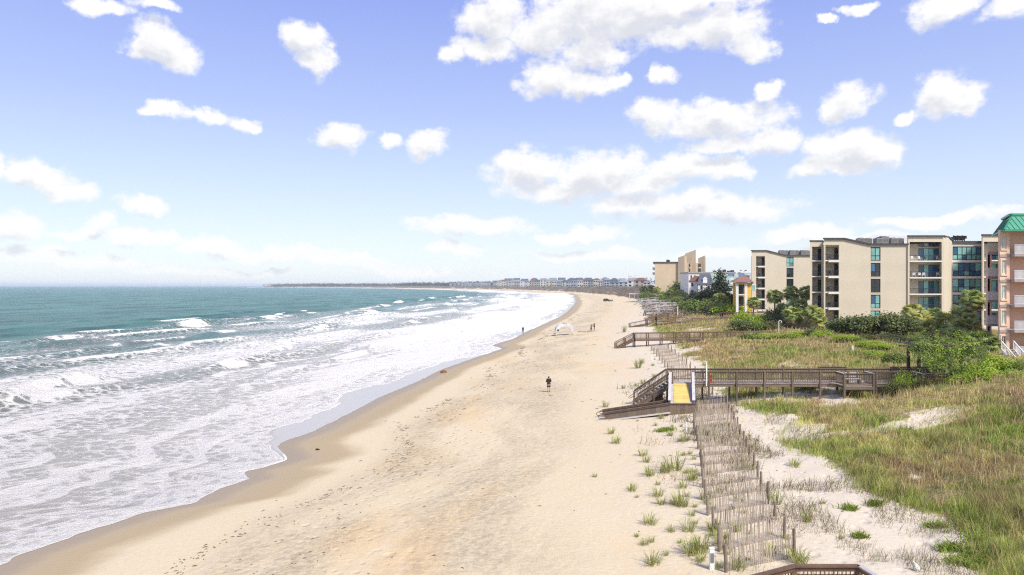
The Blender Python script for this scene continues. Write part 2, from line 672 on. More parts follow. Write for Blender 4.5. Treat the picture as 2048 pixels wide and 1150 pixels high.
def grass_mask(x, y):
    """0 bare sand .. 1 closed sward"""
    v = x - gx_(y)
    m = sstep(-0.3, 2.4, v + 4.2 * (fbm(x / 3.5, y / 3.5, 21, 4) - 0.5))
    p = fbm(x / 7.0, y / 5.0, 31, 4) - .09 * sstep(24, 30, x) * (1 - sstep(54, 58, y))
    m = m * (1 - 0.9 * sstep(0.60, 0.68, p) * (1 - sstep(9, 15, v)))
    m = m * (1 - 0.85 * np.exp(-((x - 25.5) / 3.2) ** 2 - ((y - 57.5) / 1.5) ** 2))
    m = m * (1 - 0.5 * np.exp(-((x - 36) / 3.0) ** 2 - ((y - 77) / 2.0) ** 2))
    m = m * (1 - 0.6 * np.exp(-((x - 28.5) / 1.8) ** 2 - ((y - 47.5) / 0.45) ** 2))
    return m


def on_ground(px, py, it=12):
    """the spot of ground seen at a pixel of the photograph"""
    z = 2.0
    for _ in range(it):
        Y = (CZ - z) * FPX / (py - HY)
        z = 0.5 * z + 0.5 * H(X(px, Y), Y)
    return X(px, Y), Y, z

# ------------------------------------------------------------------ ground: beach, dunes, land behind
def node_helper(m):
    nt = m.node_tree
    L = nt.links.new

    def N(t, ins=None, **kw):
        n = nt.nodes.new(t)
        for k, v in kw.items():
            setattr(n, k, v)
        for k, v in (ins or {}).items():
            if isinstance(v, bpy.types.NodeSocket):
                L(v, n.inputs[k])
            else:
                n.inputs[k].default_value = v
        return n

    def math_(op, a, b=None, c=None):
        n = N('ShaderNodeMath', operation=op)
        for i, v in enumerate((a, b, c)):
            if v is None:
                continue
            if isinstance(v, bpy.types.NodeSocket):
                L(v, n.inputs[i])
            else:
                n.inputs[i].default_value = v
        return n.outputs[0]

    def rng(v, a, b, c=0.0, d=1.0, smooth=True):
        n = N('ShaderNodeMapRange', {0: v, 1: a, 2: b, 3: c, 4: d}, interpolation_type='SMOOTHSTEP' if smooth else 'LINEAR')
        return n.outputs[0]

    def mix(f, a, b):
        n = N('ShaderNodeMix', data_type='RGBA')
        for i, v in ((0, f), (6, a), (7, b)):
            if isinstance(v, bpy.types.NodeSocket):
                L(v, n.inputs[i])
            else:
                n.inputs[i].default_value = (*v, 1) if isinstance(v, tuple) else v
        return n.outputs[2]

    def noise(vec, scale, detail=4, rough=0.55, stretch=None):
        if stretch:
            mp = N('ShaderNodeMapping', {'Scale': stretch})
            L(vec, mp.inputs[0])
            vec = mp.outputs[0]
        return N('ShaderNodeTexNoise', {'Vector': vec, 'Scale': scale, 'Detail': detail, 'Roughness': rough}).outputs[0]

    def attr(name, out='Fac'):
        n = N('ShaderNodeAttribute')
        n.attribute_name = name
        return n.outputs[out]
    return nt, L, N, math_, rng, mix, noise, attr


def ground_material():
    m = bpy.data.materials.new('sand_and_dune')
    m.use_nodes = True
    nt, L, N, M_, rng, mix, noise, attr = node_helper(m)
    b = nt.nodes['Principled BSDF']
    pos = N('ShaderNodeNewGeometry').outputs['Position']
    shore = attr('shore', 'Vector')
    wet, veg, track, far = attr('wet'), attr('veg'), attr('track'), attr('far')
    # dry sand: pale cream with warm orange drifts and fine grain
    n_big = noise(shore, 0.09, 5, 0.6, (1.3, 0.55, 1))
    n_mid = noise(shore, 0.45, 5, 0.6, (1.2, 0.5, 1))
    n_fine = noise(pos, 7.0, 5, 0.7)
    dry = mix(rng(n_big, 0.50, 0.68), (0.575, 0.485, 0.330), (0.595, 0.450, 0.265))
    dry = mix(rng(n_mid, 0.52, 0.75, 0, 0.5), dry, (0.59, 0.51, 0.39))
    white = (0.585, 0.515, 0.41)
    dry = mix(attr('pale'), dry, white)
    grain = rng(n_fine, 0.25, 0.75, 0.90, 1.08, False)
    sc = N('ShaderNodeVectorMath', {0: dry, 'Scale': grain}, operation='SCALE')
    dry = sc.outputs[0]
    # trampled and wheel-tracked strip: greyer, speckled
    n_tr = noise(pos, 2.6, 6, 0.75)
    n_tr2 = noise(shore, 0.16, 4, 0.6, (1.0, 0.4, 1))
    trk = M_('MULTIPLY', track, rng(n_tr2, 0.35, 0.62))
    trf = M_('MULTIPLY', trk, rng(n_tr, 0.40, 0.60))
    dry = mix(M_('MULTIPLY', trf, 0.70), dry, (0.33, 0.265, 0.175))
    # damp and wet sand
    n_w = noise(shore, 0.25, 4, 0.6, (1, 0.3, 1))
    wetn = M_('ADD', wet, M_('MULTIPLY_ADD', n_w, 0.5, -0.25))
    damp = rng(wetn, 0.25, 0.62)
    soak = rng(wet, 0.86, 0.99)
    c = mix(damp, dry, (0.380, 0.298, 0.180))
    c = mix(soak, c, (0.30, 0.235, 0.15))
    # litter, roots and soil under the sward
    n_v = noise(pos, 0.55, 6, 0.65)
    n_v2 = noise(pos, 3.5, 5, 0.7)
    soil = mix(rng(n_v, 0.36, 0.62), (0.17, 0.155, 0.065), (0.30, 0.235, 0.125))
    soil = mix(rng(n_v2, 0.5, 0.75, 0, 0.7), soil, (0.30, 0.24, 0.15))
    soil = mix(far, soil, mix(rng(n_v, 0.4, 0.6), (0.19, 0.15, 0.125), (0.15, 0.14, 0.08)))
    vm = rng(M_('ADD', veg, M_('MULTIPLY_ADD', n_v2, 0.9, -0.45)), 0.35, 0.75)
    c = mix(vm, c, soil)
    L(c, b.inputs['Base Color'])
    r = N('ShaderNodeMapRange', {0: wet, 1: 0.6, 2: 0.97, 3: 0.9, 4: 0.42})
    L(r.outputs[0], b.inputs['Roughness'])
    b.inputs['Specular IOR Level'].default_value = 0.35
    # relief: ripples, footprints, grain
    v1 = N('ShaderNodeTexVoronoi', {'Vector': pos, 'Scale': 1.7}, feature='SMOOTH_F1')
    foot = rng(v1.outputs['Distance'], 0.05, 0.35, 0, 1)
    h = M_('MULTIPLY', M_('ADD', M_('MULTIPLY', foot, M_('ADD', M_('MULTIPLY', track, 0.9), attr('pale'))), M_('MULTIPLY', n_tr, M_('MULTIPLY_ADD', trk, 2.2, 0.5))), M_('SUBTRACT', 1.0, rng(wet, 0.45, 0.75)))
    rip = N('ShaderNodeTexWave', {'Vector': pos, 'Scale': 0.9, 'Distortion': 7.0, 'Detail': 3, 'Detail Scale': 1.2}, bands_direction='Y').outputs[1]
    h = M_('ADD', h, M_('MULTIPLY', rip, 0.05))
    bp = N('ShaderNodeBump', {'Height': h, 'Strength': 0.55, 'Distance': 0.14})
    L(bp.outputs[0], b.inputs['Normal'])
    return m


def build_ground():
    ys = np.concatenate([[-30, -10, 2, 10, 15], 18 * np.exp(np.linspace(0, math.log(9000 / 18), 520)), [14000, 24000]])
    cs = np.concatenate([np.linspace(-0.5, 0, 12, endpoint=False), np.linspace(0, 1, 120, endpoint=False)])
    vs = np.concatenate([np.linspace(0, 34, 150, endpoint=False), np.linspace(34, 90, 46, endpoint=False), [90, 105, 130, 170, 230, 320, 450, 700, 1200, 2500, 5000, 12000]])
    a, g = xs_(ys), gx_(ys)
    x1 = a[:, None] + cs[None, :] * (g - a)[:, None]
    x2 = g[:, None] + vs[None, :]
    x = np.concatenate([x1, x2], 1)
    y = np.repeat(ys[:, None], x.shape[1], 1)
    z = height(x, y)
    n, k = x.shape
    idx = np.arange(n * k).reshape(n, k)
    f = np.stack([idx[:-1, :-1], idx[:-1, 1:], idx[1:, 1:], idx[1:, :-1]], -1).reshape(-1, 4)
    t = (x - a[:, None]) / (g - a)[:, None]
    u = x - a[:, None]
    e = edge(ys)[:, None] - a[:, None]
    wetb = 9.0 + 3.0 * (fbm(y / 22, y * 0 + 3, 41, 3) - 0.5)
    wet = 1 - sstep(0.0, 1.0, (u - e) / wetb)
    veg = grass_mask(x, y)
    track = sstep(0.20, 0.30, t) * (1 - sstep(0.50, 0.68, t)) * (0.4 + 0.6 * sstep(0.2, .5, fbm(x / 9, y / 20, 61, 3)))
    pale = sstep(0.62, 0.95, t) * (1 - sstep(120, 400, y))
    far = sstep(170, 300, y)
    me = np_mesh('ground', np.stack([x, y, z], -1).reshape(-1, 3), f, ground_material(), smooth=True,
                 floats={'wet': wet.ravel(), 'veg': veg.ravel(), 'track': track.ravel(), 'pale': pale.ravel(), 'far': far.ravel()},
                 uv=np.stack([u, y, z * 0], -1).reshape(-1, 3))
    tag(place('ground', me), kind='structure')


# ------------------------------------------------------------------ sea
_EP = [(0, 1124), (31, 1105), (94, 1082), (209, 1045), (292, 1019), (386, 1004), (398, 993), (443, 972), (498, 954), (486, 938), (522, 932), (573, 918), (571, 905), (556, 890), (563, 881), (626, 860), (668, 839), (704, 821),
       (756, 793), (835, 761), (882, 738), (939, 719), (1004, 699), (985, 689), (1024, 678), (1060, 660), (1092, 647), (1120, 634), (1136, 622), (1150, 608), (1153, 600), (1148, 592), (1125, 586), (1100, 582)]
_EY = np.array([12.75 * FPX / (q - HY) for p, q in _EP])
_EX = np.array([X(p, y) for (p, q), y in zip(_EP, _EY)])


def edge(y):
    """how far the last wash ran up the sand, lobe by lobe"""
    y = np.asarray(y, float)
    s = np.clip(y / 60, 0.7, 9)
    e = np.interp(y, _EY, _EX)
    far = sstep(1000, 1270, y)
    e = e * (1 - far) + (xs_(y) + .9) * far
    near = 1 - sstep(24, 30, y)
    e = e * (1 - near) + (xs_(y) + 1.2) * near
    return e + 0.35 * s * (vn(y / (1.6 * s), y * 0, 73) - 0.5) + 0.2 * (vn(y / 0.5, y * 0, 74) - 0.5)


BREAKERS = [  # distance off the waterline, along the beach, half length, height
    (41, 80, 8, 1.25), (44, 91, 6.5, 1.25), (36, 108, 7, 0.8), (46, 146, 10, 1.0), (71, 141, 9, 0.8), (106, 160, 10, 1.2), (110, 212, 13, 1.3), (83, 185, 10, .7), (64, 205, 14, .9),
    (112, 262, 16, 1.0), (76, 268, 18, .9), (48, 236, 14, .9), (95, 330, 24, 1.1), (60, 350, 22, .9), (118, 420, 26, 1.1), (84, 450, 26, .9), (55, 90, 14, .35), (27, 62, 9, .45), (25, 128, 16, .5),
    (100, 118, 14, .5), (125, 300, 14, .8), (30, 190, 16, .5), (135, 520, 30, 1.0), (100, 600, 40, 1.1), (70, 560, 40, 1.0), (130, 760, 60, 1.2), (90, 850, 60, 1.1), (120, 1050, 90, 1.2), (150, 700, 50, .9),
]


def sea_material():
    m = bpy.data.materials.new('sea_water')
    m.use_nodes = True
    nt, L, N, M_, rng, mix, noise, attr = node_helper(m)
    b = nt.nodes['Principled BSDF']
    pos = N('ShaderNodeNewGeometry').outputs['Position']
    shore = attr('shore', 'Vector')
    foam, deep, sheet = attr('foam'), attr('deep'), attr('sheet')
    n_a = noise(shore, 0.8, 8, 0.72, (1.0, 0.8, 1))
    n_b = noise(shore, 0.11, 4, 0.6, (1.0, 0.35, 1))
    n_c = noise(shore, 4.2, 5, 0.75, (1.0, 0.9, 1))
    web = N('ShaderNodeTexVoronoi', {'Vector': N('ShaderNodeVectorMath', {0: shore, 1: N('ShaderNodeCombineXYZ', {0: M_('MULTIPLY', n_a, 3.0), 1: M_('MULTIPLY', n_c, 1.2)}).outputs[0]}, operation='ADD').outputs[0], 'Scale': 0.75}, feature='DISTANCE_TO_EDGE').outputs['Distance']
    lace = rng(web, 0.0, 0.22, 1, 0)
    nn = M_('ADD', M_('MULTIPLY', n_a, 0.62), M_('ADD', M_('MULTIPLY', n_b, 0.16), M_('ADD', M_('MULTIPLY', n_c, 0.30), M_('MULTIPLY', lace, 0.16))))
    # nn is about 0.35 .. 0.85
    fm = rng(M_('ADD', nn, M_('MULTIPLY_ADD', foam, 0.85, -0.62)), 0.37, 0.57)
    # whitecaps out at sea
    caps = noise(shore, 0.055, 5, 0.6, (1.0, 0.45, 1))
    capd = noise(pos, 0.9, 4, 0.6)
    cm = M_('MULTIPLY', M_('MULTIPLY', rng(caps, 0.70, 0.74), rng(capd, 0.5, 0.62)), deep)
    fm = M_('MAXIMUM', fm, cm)
    n_s = noise(shore, 0.02, 4, 0.6, (1.0, 0.25, 1))
    n_t = noise(shore, 0.16, 6, 0.72, (1.0, 0.45, 1))
    deepc = mix(rng(n_s, 0.35, 0.65), (0.066, 0.190, 0.162), (0.098, 0.240, 0.200))
    n_t = M_('MULTIPLY_ADD', n_t, 0.45, M_('MULTIPLY', noise(shore, 0.045, 5, 0.65, (1.0, 0.35, 1)), 0.55))
    deepc = mix(rng(n_t, 0.45, 0.58, 0, 0.75), deepc, (0.018, 0.082, 0.074))  # shaded faces of the chop painted as dark streaks in the water colour
    surf = mix(attr('churn'), mix(rng(n_b, 0.35, 0.65), (0.085, 0.185, 0.175), (0.16, 0.195, 0.185)), mix(attr('swash'), (0.27, 0.285, 0.27), (0.53, 0.51, 0.48)))
    wc = mix(deep, surf, deepc)
    wc = mix(sheet, wc, (0.42, 0.385, 0.345))
    c = mix(fm, wc, (0.93, 0.905, 0.855))
    L(c, b.inputs['Base Color'])
    r = N('ShaderNodeMapRange', {0: fm, 1: 0.0, 2: 0.8, 3: 0.14, 4: 0.85})
    L(M_('ADD', r.outputs[0], M_('MULTIPLY', deep, 0.18)), b.inputs['Roughness'])
    b.inputs['IOR'].default_value = 1.333
    L(M_('MULTIPLY_ADD', sheet, 0.45, 0.22), b.inputs['Specular IOR Level'])
    # chop
    chop = noise(shore, 0.35, 6, 0.62, (1.0, 0.5, 1))
    chop2 = noise(shore, 0.09, 4, 0.55, (1.0, 0.4, 1))
    calm = M_('SUBTRACT', 1.0, M_('MULTIPLY', sheet, 0.97))
    h = M_('MULTIPLY', M_('ADD', M_('ADD', M_('MULTIPLY_ADD', chop, 0.8, -0.4), M_('MULTIPLY_ADD', chop2, 1.6, -0.8)), M_('MULTIPLY', M_('MULTIPLY_ADD', n_c, 1.0, -0.5), 0.35)), calm)
    bp = N('ShaderNodeBump', {'Height': h, 'Strength': 1.0, 'Distance': 1.5})
    L(bp.outputs[0], b.inputs['Normal'])
    return m


def build_sea():
    ys = np.concatenate([[-30, -5, 10, 16], 19 * np.exp(np.linspace(0, math.log(1500 / 19), 560)), 1500 * np.exp(np.linspace(0.03, math.log(24000 / 1500), 90))])
    d = [0.0]
    while d[-1] < 170:
        d.append(d[-1] + min(0.07 + 0.04 * d[-1], 0.42 if d[-1] < 60 else 0.7))
    d = np.concatenate([d, 170 * np.exp(np.linspace(0.012, math.log(24000 / 170), 130))])
    e = edge(ys)
    dd = np.repeat(d[None, :], len(ys), 0)
    yy = np.repeat(ys[:, None], len(d), 1)
    x = e[:, None] - dd
    bed = height(x, yy)
    # thin run-up lens over the sand, then still water level with swell
    lens = bed + 0.012 + 0.045 * np.clip(dd / 2.5, 0, 1)
    near = np.clip(yy / 45, .6, 3)
    z = np.zeros_like(x) + 0.02
    foam = np.zeros_like(x)
    wob = lambda s, w: w * (fbm(yy / 38, yy * 0 + s, 80 + s, 3) - 0.5) + 2.2 * (fbm(yy / 9, yy * 0 + s, 90 + s, 2) - 0.5)
    shoal = sstep(4, 22, dd)

    def ridge(s, w0, w1):
        return np.where(s > 0, np.exp(-(s / w0) ** 2), np.exp(-(s / w1) ** 2))
    # running ridges parallel to the beach
    for k, (d0, w, amp) in enumerate([(13, 5, .30), (24, 7, .22), (36, 9, .6), (50, 9, .55), (64, 10, .7), (79, 10, .8), (95, 12, .85), (112, 12, .9), (131, 14, .8), (152, 14, .65), (176, 16, .4), (202, 16, .35), (232, 18, .3)]):
        s = dd - d0 - wob(k, w)
        A = amp * (0.35 + 0.9 * sstep(0.35, 0.75, fbm(yy / 26, yy * 0 + k, 100 + k, 2)))
        z = z + A * ridge(s, 4.2, 2.0)
        if d0 < 140:
            # scattered white on the crest and the face
            on = sstep(0.50, 0.68, fbm(yy / 16, yy * 0 + 3 * k, 130 + k, 3))
            if d0 == 13:
                on = 0.25 + 0.75 * sstep(0.30, 0.5, fbm(yy / 16, yy * 0 + 3 * k, 130 + k, 3))
            foam = np.maximum(foam, on * (0.8 if d0 > 60 else 0.85 if d0 != 13 else 1.0) * np.where(s > 0, np.exp(-(s / 0.7) ** 2), np.exp(-(s / 2.1) ** 2)))
    for (d0, y0, ln, amp) in BREAKERS:
        s = dd - d0 - 2.0 * np.sin((yy - y0) / ln * 1.3) - 1.2 * (fbm(yy / 3, yy * 0 + d0, 150, 2) - 0.5)
        w = np.exp(-np.abs((yy - y0) / ln) ** 2.6)
        z = z + 1.0 * amp * np.exp(-np.abs((yy - y0) / (ln * 1.5)) ** 2) * ridge(s, 3.4 + ln * .05, 1.5)
        w = w * sstep(-.75, .1, (yy - y0) / ln) if (d0 + y0) % 2 < 1 else w * sstep(.75, -.1, (yy - y0) / ln)
        f = w * np.where(s > -0.1, np.exp(-((s + .1) / 0.35) ** 2), np.exp(-(np.maximum(-s - 2.4 * amp, 0) / (1.2 + 1.5 * amp)) ** 2))
        f = f * (0.62 + 0.6 * fbm(x / 1.1, yy / 1.1, 160, 3)) * sstep(0.40, 0.62, fbm(yy / (1.2 + ln * .16), dd / 1.6, int(150 + d0 + y0) % 200, 4) + .17 * w)
        z = z + 0.35 * amp * f * (fbm(x / 0.9, yy / 0.9, 165, 3) - 0.35)
        lip = np.exp(-np.abs((yy - y0) / (ln * 1.7)) ** 2.2) * np.exp(-((s + .15) / .32) ** 2) * sstep(.35, .6, fbm(yy / (ln * .2), yy * 0 + d0, 167, 3))
        foam = np.maximum(foam, np.maximum(1.02 * f, .95 * lip))
    sw = 0.16 * (fbm(dd / 9, yy / 16, 170, 3) - 0.5) + 0.10 * (fbm(dd / 2.6, yy / 4.5, 173, 3) - 0.5)
    z = z + sw * (1 - 0.8 * sstep(400, 1500, yy))
    z = z * shoal + 0.0
    z = np.maximum(z, lens)
    # standing foam of the surf zone
    pat = fbm(dd / 16, yy / 60, 180, 4)
    zone = np.interp(dd, [0, 4, 12, 20, 40, 62, 90, 118, 132, 150], [.56, .58, .66, .62, .56, .50, .40, .30, .10, 0])
    # nearer the camera the outer surf is thinner, further along it is whiter
    zone = zone * np.interp(yy, [30, 90, 200, 400, 1500, 2500, 6000], [1.0, .97, 1.02, 1.08, 1.12, 1.1, 1.0])
    foam = np.maximum(foam, zone * (0.80 + 0.45 * sstep(0.3, 0.7, pat)) * (zone > 0))
    foam = foam * (1 - 0.5 * sstep(2500, 5000, yy) * 0)
    # older wash fronts: a bright lip with lace trailing seaward of it
    for k, (d0, sp) in enumerate(((5.5, 3.0), (9.5, 3.5), (18.5, 6.0), (29, 8.0))):
        q = dd - d0 - sp * 1.5 * (fbm(yy / 9, yy * 0 + k, 220 + k, 3) - 0.5) - 1.6 * np.abs(vn(yy / 3.1, yy * 0 + k, 226 + k) - 0.5)
        on = sstep(0.38, 0.58, fbm(yy / 13, yy * 0 + 2 * k, 230 + k, 2))
        foam = np.maximum(foam, on * 1.3 * np.exp(-(q / (0.24 + .012 * d0)) ** 2))
        foam = np.where(q > 0, np.maximum(foam, on * 1.0 * np.exp(-q / 2.4)), foam * (1 - .30 * on * np.exp(q / 1.8) * (q < 0) * (d0 < 25)))
    # clear sheet ahead of the foam front
    c = 3.4 * sstep(55, 60, yy) * (1 - sstep(112, 132, yy)) * (0.55 + 0.9 * (fbm(yy / 8, yy * 0, 190, 3))) + 5.0 * np.maximum(fbm(yy / 14, yy * 0, 195, 3) - 0.52, 0) * np.clip(yy / 60, .5, 4) + 4.0 * sstep(140, 260, yy) * fbm(yy / 30, yy * 0, 197, 2)
    c = c + 0.5 * (vn(yy / 1.2, yy * 0, 199) - 0.5) * sstep(0.3, 1.5, c)
    sheet = 1 - sstep(-0.25, 0.15, dd - c)
    foam = np.where(dd < c, 0.04, foam)
    wl = np.clip(yy / 70, .7, 3)
    foam = np.maximum(foam, 0.95 * np.exp(-((dd - c - .12) / (0.22 * wl)) ** 2))
    foam = np.maximum(foam, np.where(c > .4, 0.35, 0.95) * np.exp(-((dd - .05) / (0.12 * wl)) ** 2) * (0.5 + fbm(yy / 2.5, yy * 0, 201, 2)))
    deep = sstep(95, 140, dd + 14 * (fbm(dd / 20, yy / 50, 205, 3) - 0.5))
    n, k = x.shape
    idx = np.arange(n * k).reshape(n, k)
    f = np.stack([idx[:-1, 1:], idx[:-1, :-1], idx[1:, :-1], idx[1:, 1:]], -1).reshape(-1, 4)
    me = np_mesh('sea', np.stack([x, yy, z], -1).reshape(-1, 3), f, sea_material(), smooth=True,
                 floats={'foam': foam.ravel(), 'deep': deep.ravel(), 'sheet': sheet.ravel(), 'swash': (1 - sstep(8, 40, dd + 14 * (pat - .5))).ravel(), 'churn': (1 - sstep(20, 80, dd + 22 * (pat - .5))).ravel()},
                 uv=np.stack([dd, yy, 0 * z], -1).reshape(-1, 3))
    tag(place('sea', me), kind='structure')


build_ground()
build_sea()


def build_haze():
    """thin sea air over the whole place"""
    m = bpy.data.materials.new('sea_air')
    m.use_nodes = True
    nt = m.node_tree
    nt.nodes.clear()
    v = nt.nodes.new('ShaderNodeVolumePrincipled')
    v.inputs['Color'].default_value = (0.80, 0.88, 1.0, 1)
    v.inputs['Density'].default_value = 9.0e-5
    v.inputs['Anisotropy'].default_value = 0.0
    o = nt.nodes.new('ShaderNodeOutputMaterial')
    nt.links.new(v.outputs[0], o.inputs['Volume'])
    MB().box(-27500, 13500, -45, 24500, -9, 48).build('haze', m, kind='stuff')


build_haze()


# ------------------------------------------------------------------ grass and other growth nobody could count
def blades(name, xs, ys, hs, ws, cols, m, lean=0.45, base=None, kind='stuff', segs=2):
    """curved blades: a quad and a tip each"""
    n = len(xs)
    z = height(xs, ys) - 0.03 if base is None else base
    az = RN.rand(n) * 2 * math.pi
    le = lean * (0.3 + RN.rand(n)) * hs
    dx, dy = np.cos(az) * le + 0.10 * hs, np.sin(az) * le
    fa = RN.rand(n) * math.pi
    wx, wy = np.cos(fa) * ws / 2, np.sin(fa) * ws / 2
    P = np.empty((n, 5, 3), np.float32)
    P[:, 0] = np.stack([xs - wx, ys - wy, z], -1)
    P[:, 1] = np.stack([xs + wx, ys + wy, z], -1)
    mx, my, mz = xs + dx * .35, ys + dy * .35, z + hs * 0.62
    P[:, 2] = np.stack([mx + wx * .8, my + wy * .8, mz], -1)
    P[:, 3] = np.stack([mx - wx * .8, my - wy * .8, mz], -1)
    P[:, 4] = np.stack([xs + dx, ys + dy, z + hs], -1)
    o = np.arange(n)[:, None] * 5
    F = np.concatenate([o + np.array([[0, 1, 2]]), o + np.array([[0, 2, 3]]), o + np.array([[3, 2, 4]])], 0)
    c = np.repeat(cols[:, None, :], 5, 1)
    me = np_mesh(name, P.reshape(-1, 3), F, m, cols=c.reshape(-1, 3))
    return tag(place(name, me), kind=kind)


mat('grass_blades', (1, 1, 1), 0.75, 0.10, 1.5, attr='tint', spec=0.15, trans=0.25)
mat('leaves', (1, 1, 1), 0.6, 0.16, 1.2, attr='tint', spec=0.25, trans=0.30)


def mixc(a, b, t):
    return np.asarray(a)[None, :] * (1 - t[:, None]) + np.asarray(b)[None, :] * t[:, None]


GREEN, LIME, STRAW, MAUVE, OLIVE = (.240, .305, .062), (.30, .38, .05), (.49, .43, .18), (.36, .25, .15), (.19, .19, .06)


def build_grass():
    n = 1500000
    y = 19 * np.exp(RN.rand(n) ** 0.92 * math.log(330 / 19))
    g = gx_(y)
    x = g - 4 + RN.rand(n) * np.minimum(62, np.maximum(0.78 * y + 5 - g + 4, 6))
    keep = (x < 0.80 * y + 4)
    x, y = x[keep], y[keep]
    p = grass_mask(x, y)
    lawn = sstep(22, 30, x - gx_(y)) * 0.5
    acc = RN.rand(len(x)) < p * (0.85 - lawn) * np.clip(1.15 - 0.0012 * y, .4, 1) * (0.35 + 1.0 * sstep(.3, .6, fbm(x / 1.6, y / 1.6, 301, 3)))
    x, y, p = x[acc], y[acc], p[acc]
    v = x - gx_(y)
    a = 0.6 * fbm(x / 7, y / 6, 311, 4) + .4 * fbm(x / 1.3, y / 1.3, 313, 3)
    b = 0.6 * fbm(x / 5, y / 4, 321, 4) + .4 * fbm(x / 1.1, y / 1.1, 323, 3)
    r = RN.rand(len(x))
    c = mixc(GREEN, STRAW, sstep(0.47, 0.66, a + 0.28 * (r - 0.5)))
    t = .85 * sstep(0.50, 0.61, b + 0.24 * (RN.rand(len(x)) - 0.5))
    c = c * (1 - t[:, None]) + np.asarray(MAUVE)[None] * t[:, None]
    # seaward fringe stays green, hollow near the camera is darker olive and mauve
    t = (1 - sstep(0.5, 4.5, v)) * 0.62
    c = c * (1 - t[:, None]) + np.asarray(GREEN)[None] * 1.1 * t[:, None]
    # the dry straw top of the hill behind the near boardwalk
    t = np.exp(-((x - 27) / 6) ** 2 - ((y - 96) / 16) ** 2) * 0.55
    c = c * (1 - t[:, None]) + np.asarray((.40, .28, .16))[None] * t[:, None]
    t = (1 - sstep(30, 40, y)) * sstep(1, 5, v) * 0.45
    c = c * (1 - t[:, None]) + np.asarray((.20, .145, .085))[None] * t[:, None]
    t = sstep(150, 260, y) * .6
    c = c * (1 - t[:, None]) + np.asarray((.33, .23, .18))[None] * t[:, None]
    clump = vn(x / .42, y / .55, 351)
    c = 1.2 * c * ((0.74 + 0.5 * RN.rand(len(x))) * (0.58 + 0.85 * clump))[:, None]
    stalk = RN.rand(len(x)) < .025
    c[stalk] = np.array((.50, .38, .20)) * (.8 + .5 * RN.rand(stalk.sum()))[:, None]
    hn = fbm(x / 3, y / 3, 331, 3)
    h = (0.14 + 0.55 * sstep(0.3, 0.75, hn)) * (0.5 + 0.8 * RN.rand(len(x))) * (0.5 + 0.5 * p) * np.where(v < 7, 1.0, 0.72)
    h = h * np.clip(1.25 - y / 300, .5, 1) * (.65 + .75 * clump)
    h[stalk] = .55 + .5 * RN.rand(stalk.sum())
    w = np.maximum(0.012, 0.00062 * y) * (0.7 + 0.6 * RN.rand(len(x)))
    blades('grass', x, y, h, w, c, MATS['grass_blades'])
    print('grass blades', len(x))


def build_stems():
    """thin reddish and grey dead stems standing in the bare sand by the slat fences"""
    n = 60000
    y = 21 * np.exp(RN.rand(n) * math.log(75 / 21))
    g = gx_(y)
    x = g - 10 + RN.rand(n) * 12
    d = fbm(x / 2.2, y / 2.2, 341, 3)
    bias = np.exp(-((x - g + 3.0) / 4.2) ** 2)
    acc = RN.rand(n) < sstep(0.50, 0.68, d) * bias
    x, y = x[acc], y[acc]
    c = mixc((.17, .10, .075), (.27, .20, .13), RN.rand(len(x)))
    t = (RN.rand(len(x)) < .25).astype(float)
    c = c * (1 - t[:, None]) + np.asarray(GREEN)[None] * t[:, None]
    blades('dry_stems', x, y, (0.12 + 0.55 * RN.rand(len(x)) ** 2) * (.5 + vn(x / .5, y / .5, 361)), np.maximum(.013, 0.00058 * y) * (.6 + .6 * RN.rand(len(x))), c, MATS['grass_blades'], lean=0.8)


def build_creeper():
    """low bright green leafy patches and yellow specks in the near hollow and on the sand"""
    spots = []
    for px, py, r in ((1985, 1060, 1.0), (2010, 1040, .8), (1965, 1085, .6), (2035, 1105, .9), (2000, 1130, .9), (1945, 1050, .5), (2030, 1020, .6), (1870, 1055, .28), (1975, 985, .5), (2030, 975, .5),
                      (1900, 1100, .4), (1930, 1130, .5), (2040, 905, .7), (2000, 870, .6), (1960, 1110, .5), (1440, 855, .5), (1415, 870, .4), (1330, 862, .5), (1750, 1010, .25), (1700, 1020, .25), (1720, 1075, .2)):
        spots.append((*on_ground(px, py)[:2], r))
    X_, Y_, C, S = [], [], [], []
    for (x, y, r) in spots:
        k = int(800 * r)
        q = RN.randn(k, 2) * r * 0.55
        X_.append(x + q[:, 0] * 1.3)
        Y_.append(y + q[:, 1])
        t = RN.rand(k)
        c = mixc((.17, .26, .04), (.30, .35, .07), t)
        C.append(c)
    x, y, c = np.concatenate(X_), np.concatenate(Y_), np.concatenate(C)
    blades('ground_creeper', x, y, .14 + .16 * RN.rand(len(x)), .03 + .03 * RN.rand(len(x)), c, MATS['grass_blades'], lean=1.3)
    n = 900
    x, y = [], []
    for (px, py, sx, sy, k) in ((2000, 830, 45, 40, 260), (1980, 790, 50, 20, 160), (2020, 1080, 30, 40, 160), (1440, 850, 40, 20, 120), (1530, 850, 40, 15, 80), (1950, 870, 40, 30, 120)):
        for _ in range(k):
            q = on_ground(px + RN.randn() * sx, max(py + RN.randn() * sy, 740), 6)
            x.append(q[0])
            y.append(q[1])
    x, y = np.array(x), np.array(y)
    blades('flower_specks', x, y, .10 + .2 * RN.rand(len(x)), .04 + .05 * RN.rand(len(x)), mixc((.62, .50, .10), (.66, .60, .36), RN.rand(len(x))), MATS['grass_blades'], lean=.9)


